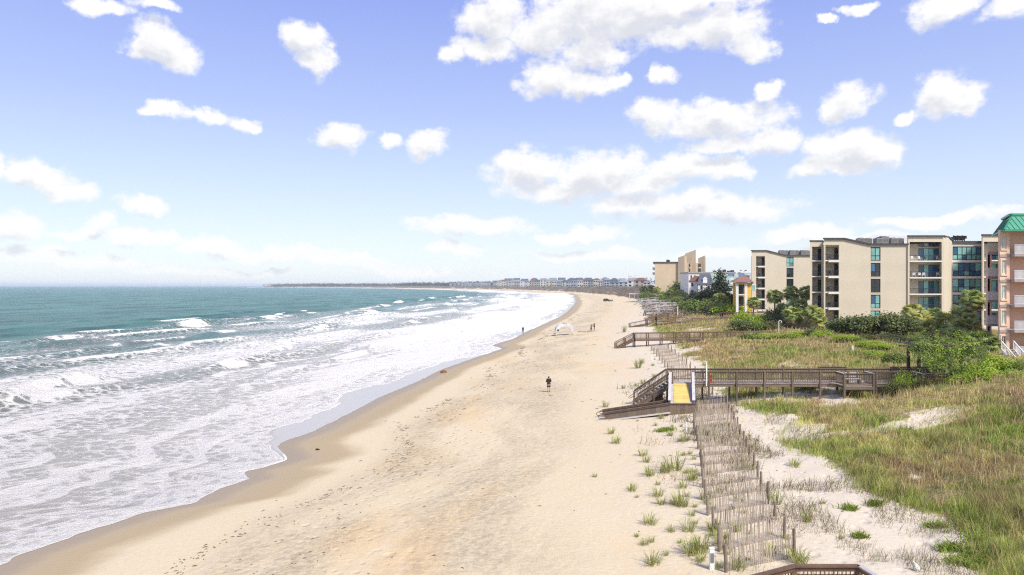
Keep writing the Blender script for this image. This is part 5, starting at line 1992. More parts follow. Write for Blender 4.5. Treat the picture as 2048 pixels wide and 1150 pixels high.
def small_boardwalk(name, label, path, wood, deckm, group, width=1.6, post_step=3.0, bal=.3, stair=None, h=1.05, far_side=True, under=2.0):
    """a dune walkover along a polyline (x, y, z), optional stair flight from its first point; distant balusters stay joined"""
    p0 = Vector(path[0])
    root = empty(name, (p0.x, p0.y, H(p0.x, p0.y)), label, 'boardwalk', group)
    runs = [(Vector(a), Vector(b)) for a, b in zip(path[:-1], path[1:])]
    up = Vector((0, 0, 1))

    def rails(p, q, posts=True):
        d = q - p
        s = Vector((-d.y, d.x, 0)).normalized() * (width / 2)
        for sg in ((-1, 1) if far_side else (-1,)):
            a, b = p + s * sg, q + s * sg
            MB().beam(a + up * h, b + up * h, .13, .09).build('top_rail', wood, root)
            MB().beam(a + up * .12, b + up * .12, .05, .09).build('lower_rail', wood, root)
            mb = MB()
            n = max(1, int(d.length / bal))
            for i in range(n):
                w = a.lerp(b, (i + .5) / n)
                mb.box(w.x - .022, w.x + .022, w.y - .022, w.y + .022, w.z + .16, w.z + h - .05)
            mb.build('baluster_run', wood, root, kind='stuff')
            n = max(1, int(round(d.length / post_step)))
            for i in range(n + 1):
                w = a.lerp(b, i / n)
                g = min(H(w.x, w.y) - .3, w.z - .3)
                MB().box(w.x - .08, w.x + .08, w.y - .08, w.y + .08, g, w.z + h - .05).build('post', wood, root)
    for p, q in runs:
        d = q - p
        MB().beam(p - up * .04, q - up * .04, width, .07).build('deck', deckm, root)
        for sg in (-1, 1):
            s = Vector((-d.y, d.x, 0)).normalized() * (width / 2 + .04) * sg
            MB().beam(p + s - up * .14, q + s - up * .14, .06, .26).build('joist', wood, root)
        rails(p, q)
    if stair:
        q = Vector(path[0])
        p = Vector(stair)
        d = q - p
        for sg in (-1, 1):
            s = Vector((-d.y, d.x, 0)).normalized() * (width / 2) * sg
            MB().beam(p + s, q + s - up * .12, .06, .3).build('stringer', wood, root)
        n = max(3, int(abs(d.z) / .19))
        for i in range(n):
            w = p.lerp(q, (i + .5) / n)
            s = Vector((-d.y, d.x, 0)).normalized() * (width / 2 - .05)
            MB().beam(w - s, w + s, .3, .05).build('step', deckm, root)
        rails(p, q)
    return root


def build_walks():
    Y = 118
    G = 'walkovers between the dunes and the beach'
    small_boardwalk('boardwalk', 'brown timber walkover with open stairs crossing the straw-coloured dune behind the slat fences', [(X(1268, Y), Y, Z(679, Y)), (X(1485, Y), Y, Z(676.5, Y))], 'brown_wood', 'deck_wood', G, post_step=2.35, bal=.22, stair=(X(1231, Y), Y, H(X(1231, Y), Y) - .05))
    small_boardwalk('boardwalk', 'grey boxed-in end of the walkover beside the white lamp post', [(X(1487, 121), 121, Z(676, 121)), (X(1655, 121), 121, Z(674, 121))], 'old_wood', 'deck_wood', G, post_step=2.6, bal=.16)
    Y = 172
    small_boardwalk('boardwalk', 'dark brown walkover with two stair flights rising to the lime shrubs', [(X(1293, Y), Y, Z(649, Y)), (X(1312, Y), Y, Z(641.5, Y)), (X(1424, Y), Y, Z(647, Y)), (X(1443, Y), Y, Z(634, Y)), (X(1540, Y), Y, Z(634, Y))], 'brown_wood', 'deck_wood', G, post_step=4.5, bal=.3, stair=(X(1259, Y), Y, H(X(1259, Y), Y) - .05))
    for i, (pxa, pya, pxb, pyb, Y, sx, lab) in enumerate((
            (1290, 627, 1345, 626, 232, 1288, 'nearest of the white walkovers, with two slanted white stair rails'),
            (1312, 617.5, 1380, 616.5, 262, 1283, 'white walkover second from the brown ones, stepping down to the beach'),
            (1330, 611, 1393, 610.5, 290, 1283, 'long white walkover that ends at the dark cedar tree'),
            (1300, 606.5, 1340, 604.5, 330, 1277, 'white walkover just below the cluster of round palms'),
            (1282, 601.5, 1324, 598.5, 372, 1268, 'farthest white walkover, below the tan hotel'))):
        xa, xb = X(pxa, Y), X(pxb, Y)
        za, zb = max(Z(pya, Y), H(xa, Y) + .4), max(Z(pyb, Y), H(xb, Y) + .3)
        small_boardwalk('white_walkover', lab, [(xa, Y, za), (xb, Y, zb)], 'white_wood', 'white_deck', 'white walkovers farther along the beach', width=2.2, post_step=4.2, bal=.9, stair=(X(sx, Y), Y - (3 if i else 0), H(X(sx, Y), Y) - .1))
    # two slanted white stair rails on the nearest white walk
    Y = 229
    o = empty('white_steps', (X(1325, Y), Y, H(X(1325, Y), Y)), 'short white steps with two slanted rails in front of the nearest white walkover', 'steps')
    for px in (1312, 1324):
        MB().beam((X(px, Y), Y, Z(618.5, Y)), (X(px + 9, Y), Y - 1.5, Z(627.5, Y)), .14, .22).build('stair_rail', 'white_wood', o)
        for f in (.1, .5, .9):
            x, y, zz = X(px, Y) + f * 1.5, Y - 1.5 * f, Z(618.5, Y) + (Z(627.5, Y) - Z(618.5, Y)) * f
            MB().box(x - .05, x + .05, y - .05, y + .05, H(x, y) - .2, zz - .1).build('baluster', 'white_wood', o)
    # white bench-like rail far off, beside the round palms
    Y = 430
    o = empty('white_rail_fence', (X(1280, Y), Y, H(X(1280, Y), Y)), 'low white rail fence on the mauve dune below the far houses', 'fence')
    for k in range(5):
        x = X(1259 + k * 9.5, Y)
        MB().box(x - .12, x + .12, Y - .1, Y + .1, H(x, Y) - .3, Z(586.5, Y)).build('post', 'white_wood', o)
    MB().box(X(1258, Y), X(1298, Y), Y - .2, Y - .11, Z(589, Y), Z(586.8, Y)).build('rail', 'white_wood', o)


def slat_fence(xa, ya, xb, yb, label, group, single=True, seed=0, hpost=1.02, cat='fence'):
    """one panel of wire-bound slats strung between round posts, half sunk in the sand"""
    r = random.Random(seed)
    za, zb = H(xa, ya), H(xb, yb)
    root = empty('slat_fence', (xa, ya, za), label, cat, group)
    for (x, y, z, hh) in ((xa, ya, za, hpost + r.uniform(-.1, .2)), (xb, yb, zb, hpost + r.uniform(-.2, .15))):
        t = r.uniform(-.05, .05)
        MB().tube([(x, y, z - .4), (x + t, y, z + hh)], [.068, .06], 9).build('post', 'post_wood', root)
    a, b = Vector((xa, ya, 0)), Vector((xb, yb, 0))
    L = (b - a).length
    n = max(6, int(L / .082))
    d = (b - a).normalized()
    side = Vector((-d.y, d.x, 0)) * .05
    mb = MB()
    dip = r.uniform(-.22, .04)
    low = r.uniform(.74, 1.04)
    tilt = r.uniform(-.12, .12)
    for i in range(n):
        f = (i + .5) / n
        if r.random() < .06:
            continue
        p = a.lerp(b, f) + side
        g = H(p.x, p.y)
        hh = low + dip * math.sin(math.pi * f) + r.uniform(-.05, .05)
        if r.random() < .03:
            hh *= .6
        lean = Vector((d.x, d.y, 0)) * (tilt + r.uniform(-.05, .05)) + Vector((0, r.uniform(-.05, .05), 0))
        q0, q1 = Vector((p.x, p.y, g - .06)), Vector((p.x, p.y, g + hh)) + lean
        if single:
            MB().beam(q0, q1, .040, .012, (d.y, -d.x, 0)).build('slat', 'slat_wood', root)
        else:
            mb.beam(q0, q1, .042, .012, (d.y, -d.x, 0))
    if not single:
        mb.build('slat_run', 'slat_wood', root, kind='stuff')
    for hz in (.2, .62):
        pts = []
        for k in range(7):
            p = a.lerp(b, k / 6) + side * 1.3
            pts.append((p.x, p.y, H(p.x, p.y) + hz * low / .8 + dip * math.sin(math.pi * k / 6) * .6))
        MB().tube(pts, .004, 5).build('wire', 'slat_wood', root)
    return root


def build_fences():
    names = ['nearest', 'second', 'third', 'fourth', 'fifth', 'sixth', 'seventh', 'eighth', 'ninth', 'tenth', 'eleventh', 'twelfth', 'thirteenth', 'fourteenth', 'fifteenth', 'sixteenth']
    n = 16
    for i in range(n):
        f = i / (n - 1)
        fy = f
        ya = 25.6 * (1 - fy) + 56.3 * fy
        xa = np.interp(ya, [25.6, 33, 42, 50, 56.3], [8.05, 9.35, 11.6, 13.3, 15.35])
        xb = np.interp(ya, [25.6, 33, 42, 50, 56.3], [10.95, 12.5, 14.75, 16.6, 18.0])
        slat_fence(float(xa), ya, float(xb), ya + .75 + .15 * R.random(), '%s of the grey slat sand fences counted from the lattice railing toward the ramp' % names[i], 'slat sand fences in a row up the beach', True, 40 + i)
    m = 11
    for i in range(m):
        f = i / (m - 1)
        ya = 63.5 + 46 * f
        xa = X(1371 - 66 * f ** .8, ya) - .2
        xb = xa + 3.0
        slat_fence(xa, ya, xb, ya + 1.0, 'brown slat sand fence beyond the near boardwalk, %s counted away from it' % names[i], 'slat sand fences beyond the near boardwalk', False, 80 + i)


def near_lattice():
    zt, Y = 4.62, 20.4
    A, B = Vector((X(1590, Y), Y, zt)), Vector((X(1719, Y), Y, zt))
    Lf, Rt = Vector((A.x - 3.0, Y - 1.5, zt)), Vector((B.x + .55, Y - 3.2, zt))
    root = empty('lattice_railing', (A.x, Y, H(A.x, Y)), 'brown boardwalk railing with square lattice at the bottom edge of the picture', 'railing')
    up = Vector((0, 0, 1))
    for k, (p, q) in enumerate(((Lf, A), (A, B), (B, Rt))):
        MB().beam(p + up * .0, q, .16, .05).build('rail_cap', 'brown_wood' if k < 2 else 'grey_board', root)
        MB().beam(p - up * .10, q - up * .10, .05, .13).build('upper_rail', 'brown_wood', root)
        MB().beam(p - up * 1.0, q - up * 1.0, .05, .13).build('lower_rail', 'brown_wood', root)
        d = q - p
        n = int(d.length / .125)
        s = Vector((-d.y, d.x, 0)).normalized() * .02
        for i in range(1, n):
            w = p.lerp(q, i / n)
            MB().beam(w - up * .165, w - up * .935, .036, .012, d.normalized()).build('lattice_slat', 'brown_wood', root)
        for i in range(1, 7):
            MB().beam(p + s - up * (.165 + i * .11), q + s - up * (.165 + i * .11), .012, .036).build('lattice_slat', 'brown_wood', root)
    for p in (Lf, A, B):
        MB().box(p.x - .08, p.x + .08, p.y - .02, p.y + .14, H(p.x, p.y) - .5, zt - .03).build('post', 'brown_wood', root)


def post(name, px, py_top, py_bot, w, m, label, cat, sign=None, round_=False):
    x, y, z = on_ground(px, py_bot)
    h = (py_bot - py_top) * y / FPX
    o = empty(name, (x, y, z), label, cat)
    if round_:
        MB().tube([(0, 0, -.3), (0, 0, h)], w, 10).build('post', m, o, world=False)
    else:
        MB().box(-w, w, -w * .7, w * .7, -.3, h).build('post', m, o, world=False)
    MB().box(-w * 1.15, w * 1.15, -w * .85, w * .85, h + .001, h + .03).build('post_cap', m, o, world=False)
    if sign:
        MB().box(-w * .75, w * .75, -w * .7 - .02, -w * .7 - .003, h * .35, h * .8).build('sign_plate', sign, o, world=False)
    return o


near_boardwalk()
build_walks()
build_fences()
near_lattice()
post('marker_post', 1424, 1098, 1140, .085, 'white_paint', 'white marker post with grey plate on the sand by the nearest slat fence', 'post', 'sign_grey')
post('marker_post', 1373, 847, 866, .05, 'white_paint', 'short white marker post on open sand left of the slat fences', 'post')
post('wooden_stake', 1408, 928, 970, .05, 'post_wood', 'brown wooden stake standing alone left of the slat fences', 'post', round_=True)
post('marker_post', 1705.5, 692, 706, .085, 'white_paint', 'white marker post on the straw-coloured hill below the lime shrubs', 'post')
post('marker_post', 1304, 711, 722, .05, 'white_paint', 'white marker post beside the brown slat fences past the boardwalk', 'post')


def lamp_post():
    Y = 119.5
    x = X(1557.5, Y)
    o = empty('lamp_post', (x, Y, H(x, Y)), 'white lamp post with hooked arm beside the grey boxed-in walkover', 'lamp post')
    zt = Z(643, Y) - H(x, Y)
    MB().tube([(0, 0, -.3), (0, 0, zt)], .07, 8).build('pole', 'white_paint', o, world=False)
    MB().tube([(0, 0, zt - .02), (.15, 0, zt + .12), (.38, 0, zt + .12), (.46, 0, zt)], .05, 8).build('arm', 'white_paint', o, world=False)
    MB().tube([(.46, 0, zt), (.46, 0, zt - .2)], [.05, .12], 10).build('lamp_shade', 'grey_paint', o, world=False)
    Y = 176
    x = X(1336, Y)
    o = empty('sign_post', (x, Y, H(x, Y)), 'dark wooden post sticking up from the dark brown walkover', 'post')
    MB().box(-.13, .13, -.13, .13, -.3, Z(627, Y) - H(x, Y)).build('post', 'brown_wood', o, world=False)
    MB().box(-.17, .17, -.17, .17, Z(627, Y) - H(x, Y) + .001, Z(627, Y) - H(x, Y) + .1).build('post_cap', 'brown_wood', o, world=False)
    Y = 168
    x = X(1355, Y)
    o = empty('white_pole', (x, Y + 34, H(x, Y)), 'thin white pole among the dunes near the white walkovers', 'pole')
    x2 = X(1355.5, Y + 34) - x
    MB().box(x2 - .1, x2 + .1, -.08, .08, -.3, Z(614, Y + 34) - H(x, Y)).build('pole', 'white_paint', o, world=False)
    MB().box(x2 - .13, x2 + .13, -.11, .11, Z(614, Y + 34) - H(x, Y) + .001, Z(614, Y + 34) - H(x, Y) + .08).build('pole_cap', 'white_paint', o, world=False)


lamp_post()

# ------------------------------------------------------------------ trees, palms, shrubs, tufts
mat('bark', (0.17, 0.13, 0.10), 0.9, 0.25, 4, bump=.5, bscale=12)
mat('palm_trunk', (0.24, 0.19, 0.145), 0.9, 0.25, 5, bump=.6, bscale=9, stretch=(1, 1, 3))
mat('frond_green', (0.27, 0.34, 0.095), 0.55, 0.25, 2, spec=.35, trans=.38)
mat('frond_yellow', (0.45, 0.46, 0.13), 0.55, 0.25, 2, spec=.35, trans=.38)
mat('frond_dead', (0.32, 0.23, 0.13), 0.85, 0.2, 2)

KINDS = {
    'lime': [(.31, .43, .035), (.41, .51, .060), (.22, .33, .035)],
    'mid': [(.15, .22, .045), (.22, .28, .06), (.11, .17, .04)],
    'dark': [(.105, .145, .048), (.165, .20, .065), (.23, .24, .095)],
    'olive': [(.13, .145, .04), (.20, .19, .06), (.09, .10, .03)],
    'cedar': [(.040, .066, .032), (.062, .092, .040), (.030, .050, .025)],
    'mauve': [(.20, .155, .125), (.15, .115, .09), (.24, .20, .14)],
    'blue': [(.045, .062, .050), (.055, .078, .058), (.04, .054, .045)],
}


def leaf_cloud(lobes, n, size, kind, rs, flat=0.0, dome=True):
    """leaf-sized faces spread through and over lobes (x, y, z, rx, ry, rz)"""
    lobes = np.array(lobes, float)
    wgt = (lobes[:, 3] * lobes[:, 4] + lobes[:, 3] * lobes[:, 5])
    k = rs.choice(len(lobes), n, p=wgt / wgt.sum())
    d = rs.randn(n, 3)
    d /= np.linalg.norm(d, axis=1)[:, None]
    if dome:
        d[:, 2] = np.where(rs.rand(n) < .75, np.abs(d[:, 2]), d[:, 2])
    rad = np.where(rs.rand(n) < .72, 0.84 + 0.24 * rs.rand(n) ** 1.5, 0.35 + .5 * rs.rand(n))
    c = lobes[k, :3] + d * lobes[k, 3:6] * rad[:, None]
    # twiggy clumps: pull leaves to a few hundred clump centres for an uneven outline
    m = max(8, n // 16)
    cc = c[rs.choice(n, m)] * (1 + .05 * rs.randn(m, 1)) if m < n else c
    own = rs.randint(0, m, n)
    pull = rs.rand(n) < .62
    c[pull] = cc[own[pull]] + rs.randn(pull.sum(), 3) * size * 1.6
    nr = d + rs.randn(n, 3) * .5 + np.array([.15, -.2, .8])
    nr /= np.linalg.norm(nr, axis=1)[:, None]
    t = np.cross(nr, rs.randn(n, 3))
    t /= np.linalg.norm(t, axis=1)[:, None] + 1e-6
    b = np.cross(nr, t)
    s = size * (.6 + .8 * rs.rand(n))[:, None]
    P = np.empty((n, 4, 3), np.float32)
    P[:, 0] = c - t * s
    P[:, 1] = c - b * s * .5
    P[:, 2] = c + t * s
    P[:, 3] = c + b * s * .5
    pal = np.array(KINDS[kind])
    col = pal[rs.choice(3, n, p=[.5, .3, .2])] * (.8 + .4 * rs.rand(n))[:, None]
    F = np.arange(n * 4).reshape(n, 4)
    return P.reshape(-1, 3), F, np.repeat(col[:, None], 4, 1).reshape(-1, 3)


_VAR = {}


def bush_mesh(kind, v, n, size, tall):
    key = (kind, v, n, size, tall)
    if key not in _VAR:
        rs = np.random.RandomState(hash((kind, v)) % 1000 if False else (sum(map(ord, kind)) * 13 + v * 7))
        lobes = [(0, 0, .35, .72, .72, .6)]
        for _ in range(7):
            a, q = rs.rand() * 6.28, .35 + .4 * rs.rand()
            r_ = .28 + .26 * rs.rand()
            lobes.append((math.cos(a) * q, math.sin(a) * q, .18 + .45 * rs.rand() * (1.1 - q), r_, r_, r_ * (.8 + .4 * rs.rand())))
        P, F, C = leaf_cloud(lobes, n, size, kind, rs)
        P[:, 2] = np.maximum(P[:, 2], -.05)
        _VAR[key] = np_mesh('foliage', P, F, MATS['leaves'], cols=C)
    return _VAR[key]


def bush(name, label, x, y, rx, ry, h, kind, group, cat='shrub', v=None, n=2200, size=.055, stems=3, z=None):
    v = R.randrange(4) if v is None else v
    zz = H(x, y) if z is None else z
    o = empty(name, (x, y, zz), label, cat, group, R.uniform(-.5, .5))
    o.scale = (1, 1, 1)
    f = place('foliage', bush_mesh(kind, v, n, size, 0), o, Matrix.Diagonal((rx, ry, h, 1)))
    mb = MB()
    for k in range(stems):
        a = R.uniform(0, 6.28)
        mb = MB().tube([(0, 0, -.2), (math.cos(a) * rx * .2, math.sin(a) * ry * .2, h * .35), (math.cos(a) * rx * .5, math.sin(a) * ry * .5, h * .7)], [.05, .04, .02], 6)
        mb.build('stem', 'bark', o, world=False)
    return o


def tree(label, x, y, h, r, kind, group=None, n=5000, size=.22, trunk_h=.35, lean=0.0, seed=1, spread=1.0, name='tree', cat='tree', conical=False):
    rs = np.random.RandomState(seed)
    zz = H(x, y)
    o = empty(name, (x, y, zz), label, cat, group)
    lobes = []
    k = 14
    for i in range(k):
        f = i / (k - 1)
        a = rs.rand() * 6.28
        if conical:
            q = r * .55 * (1 - f) * (.3 + .8 * rs.rand())
            rr = r * (.55 - .35 * f) * (.8 + .4 * rs.rand())
            zc = h * (.25 + .72 * f)
        else:
            q = r * .72 * math.sqrt(rs.rand())
            rr = r * (.28 + .22 * rs.rand())
            zc = h * (trunk_h + .15) + (h * (.85 - trunk_h - .15)) * rs.rand() * (1.15 - q / r)
        lobes.append((math.cos(a) * q * spread + lean * zc, math.sin(a) * q, zc, rr * spread, rr, rr * .75))
    P, F, C = leaf_cloud(lobes, n, size, kind, rs)
    place('crown', np_mesh('crown', P, F, MATS['leaves'], cols=C), o)
    t = MB()
    t.tube([(0, 0, -.4), (lean * h * .3, 0, h * trunk_h), (lean * h * .8, .1, h * .75)], [.05 * h * .6 + .05, .04 * h * .5 + .03, .03], 9)
    t.build('trunk', 'bark', o, world=False, smooth=True)
    for i in range(5):
        L_ = lobes[rs.randint(k)]
        MB().tube([(lean * h * .25, 0, h * trunk_h * (.5 + .4 * rs.rand())), (L_[0] * .5, L_[1] * .5, (h * trunk_h + L_[2]) / 2), (L_[0], L_[1], L_[2])], [.022 * h * .5 + .02, .03, .015], 6).build('limb', 'bark', o, world=False)
    return o


def frond_mesh(name, L, blades_, droop, m):
    """fan leaf of a cabbage palm: stalk, then narrow leaflets fanned round its tip"""
    mb = MB()
    mb.beam((0, 0, 0), (L * .48, 0, .02), .035, .025)
    tip = Vector((L * .46, 0, 0))
    for i in range(blades_):
        a = math.radians(-82 + 164 * i / (blades_ - 1))
        ll = L * (.62 - .16 * abs(a) / 1.43)
        d = Vector((math.cos(a), math.sin(a), 0))
        s = Vector((-d.y, d.x, 0)) * (.042 * L)
        up = Vector((0, 0, 1))
        m1 = tip + d * ll * .55 + up * (.10 * L * (abs(math.sin(a)) - .15))
        e = tip + d * ll * (.98 - droop * .25) - up * (droop * L * (.20 + .12 * abs(math.sin(a))))
        mb.add([tip, m1 - s, m1 + s, e], [(0, 1, 2), (1, 3, 2)])
    return mb.mesh(name, MATS[m])


FRONDS = {}


def palm(label, x, y, top, r=2.0, parts=True, group='cabbage palms behind the dunes', yellow=.25, lean=(0, 0), seed=0, n=38, trunk2=None):
    rr = random.Random(seed)
    zz = H(x, y)
    h = top - zz - r * .72
    o = empty('palm_tree', (x, y, zz), label, 'palm tree', group)
    if not FRONDS:
        for mname in ('frond_green', 'frond_yellow', 'frond_dead'):
            for v in range(3):
                FRONDS[mname, v] = frond_mesh('frond', 1.0, 17 if v else 15, .35 + .35 * v, mname)
    tr = MB()
    h = max(h, .6)
    tr.tube([(0, 0, -.3), (lean[0] * .4, lean[1] * .4, h * .5), (lean[0], lean[1], h)], [.20, .165, .18], 10)
    tr.build('trunk', 'palm_trunk', o, world=False, smooth=True)
    P, F, C = [], [], None
    joined = MB()
    ends = []
    for i in range(n):
        f = (i + .5) / n
        el = math.radians(86 - 140 * f ** .85)
        az = i * 2.39996 + rr.uniform(-.3, .3)
        s = 1.12 * r * (.80 + .25 * rr.random()) * (1.0 if f > .15 else .8)
        mname = 'frond_dead' if (f > .80 and rr.random() < .6) else 'frond_yellow' if rr.random() < yellow * (1.4 - f) else 'frond_green'
        M4 = Matrix.Translation((lean[0], lean[1], h)) @ Matrix.Rotation(az, 4, 'Z') @ Matrix.Rotation(-el, 4, 'Y') @ Matrix.Rotation(rr.uniform(-.35, .35), 4, 'X') @ Matrix.Scale(s, 4)
        if parts:
            place('frond', FRONDS[mname, rr.randrange(3)], o, M4)
        else:
            me = FRONDS[mname, rr.randrange(3)]
            joined.mi = ('frond_green', 'frond_yellow', 'frond_dead').index(mname)
            joined.add([M4 @ v.co for v in me.vertices], [tuple(p.vertices) for p in me.polygons])
    if not parts:
        joined.build('crown', ('frond_green', 'frond_yellow', 'frond_dead'), o, world=False)
    return o


def build_green():
    # ---- palms
    T = lambda py, Y: Z(py, Y)
    for i, (px, Y, py, r, yl, lab) in enumerate((
            (1549, 150, 580, 2.1, .5, 'lone cabbage palm against the bare wall of the far tan wing'),
            (1583, 150, 573, 2.1, .3, 'cabbage palm left of the middle wing, top level with its third floor'),
            (1612, 151, 572, 2.1, .5, 'cabbage palm nearest the balcony corner of the middle tan wing'),
            (1597, 141, 597, 2.4, .35, 'broad cabbage palm in front of the gap between two tan wings'),
            (1589, 131, 613, 2.3, .15, 'low dark cabbage palm left of the grey walkover end'),
            (1628, 128, 611, 2.3, .15, 'dark bushy palm under the corner balconies of the middle wing'),
            (1506, 168, 594, 2.0, .15, 'small dark palm below the yellow house porch'),
            (1826, 118, 608, 2.2, .8, 'yellow-green palm in front of the wide balconies'),
            (1842, 110, 621, 2.7, .9, 'largest yellow-green palm beside the dark trees'),
            (1872, 117, 617, 2.0, .2, 'dark palm right of the largest yellow-green one'),
            (1949, 104, 580, 2.1, .2, 'tallest palm, standing before the glazed link'),
            (1926, 100, 612, 2.2, .5, 'palm just left below the tallest palm'),
            (1898, 98, 628, 2.4, .5, 'shaggy palm between the yellow-green palm and the pink building'),
            (1936, 92, 634, 2.4, .45, 'shaggy palm with brown hanging fronds below the tallest palm'),
            (1912, 87, 655, 2.2, .3, 'palm behind the right posts of the pergola'),
            (1958, 83, 661, 2.2, .1, 'dark low palm before the white stair of the pink building'),
            (1983, 82, 672, 1.7, .1, 'dark small palm touching the foot of the pink building'),
            (1862, 102, 640, 2.0, .7, 'yellow-green palm just right of and below the largest one'),
            (1915, 94, 643, 2.0, .6, 'pale shaggy palm in the middle of the right-hand palm cluster'),
            (1640, 126, 630, 1.7, .3, 'short palm at the right edge of the dark bushy palm'),
            (1566, 139, 606, 1.8, .3, 'short palm between the lone palm and the broad one'))):
        palm(lab, X(px, Y), Y, T(py, Y), r, True, yellow=yl, seed=i + 3, lean=(R.uniform(-.3, .3), R.uniform(-.2, .2)))
    for i, (px, Y, py, r, lab) in enumerate((
            (1439, 205, 587, 2.3, 'yellowish palm pair member just left of the yellow house'), (1449, 203, 593, 2.0, 'shorter yellowish palm at the corner of the yellow house'),
            (1287, 440, 573, 3.2, 'leftmost small palm on the mauve dune below the tan hotel'), (1303, 425, 571, 3.2, 'round palm under the left edge of the tan hotel'),
            (1314, 410, 574, 3.0, 'round palm under the bare wall of the tan hotel'), (1327, 395, 583, 2.8, 'low palm before the white annex of the tan hotel'),
            (1349, 345, 578, 3.2, 'palm in the grove below the tan hotel shafts, left one'), (1364, 340, 580, 3.0, 'palm in the grove below the tan hotel shafts, middle one'),
            (1376, 335, 584, 2.6, 'palm in the grove below the tan hotel shafts, right one'))):
        palm(lab, X(px, Y), Y, T(py, Y), r, False, 'small palms farther along the dunes', yellow=.5, seed=60 + i)
    # ---- trees
    for i, (px, Y, py, r, lab) in enumerate((
            (1684, 112, 643, 2.6, 'leftmost of the dark wind-shaped trees under the middle tan wing'), (1706, 109, 637, 2.9, 'second of the dark trees under the middle tan wing'),
            (1731, 111, 633, 2.9, 'dark tree below the window column of the middle wing'), (1757, 108, 629, 3.0, 'tallest dark tree under the middle tan wing'),
            (1782, 107, 628, 2.9, 'dark tree right of the tallest one, left of the yellow-green palm'), (1806, 109, 631, 2.6, 'rightmost dark tree, partly behind the yellow-green palm'))):
        x = X(px, Y)
        tree(lab, x, Y, Z(py, Y) - H(x, Y), r, 'dark', 'dark trees under the middle condominium wing', 4200, .20, .25, R.uniform(.0, .12), 20 + i, 1.15)
    for i, (px, Y, py, r, c, lab) in enumerate(((1441, 222, 547, 5.2, True, 'tall dark cedar in front of the white townhouses'), (1418, 226, 577, 4.2, False, 'dark rounded tree at the left foot of the tall cedar'),
                                              (1455, 218, 588, 3.6, False, 'dark ragged tree at the right foot of the tall cedar'), (1396, 250, 583, 4.4, False, 'dark spreading tree left of the cedar below the white townhouses'))):
        x = X(px, Y)
        tree(lab, x, Y, Z(py, Y) - H(x, Y), r, 'cedar', 'dark trees before the townhouses', 4200, .36, .2, 0, 30 + i, 1.1, conical=c)
    for i, (px, Y, py, r, lab) in enumerate(((1358, 360, 560, 5.0, 'round olive tree beside the shafts of the tan hotel'), (1371, 362, 572, 4.0, 'smaller olive tree right of the round one by the hotel'), (1345, 372, 574, 4.2, 'olive tree left of the round one by the hotel'))):
        x = X(px, Y)
        tree(lab, x, Y, Z(py, Y) - H(x, Y), r, 'mid', 'round trees by the tan hotel', 2600, .45, .25, 0, 44 + i)
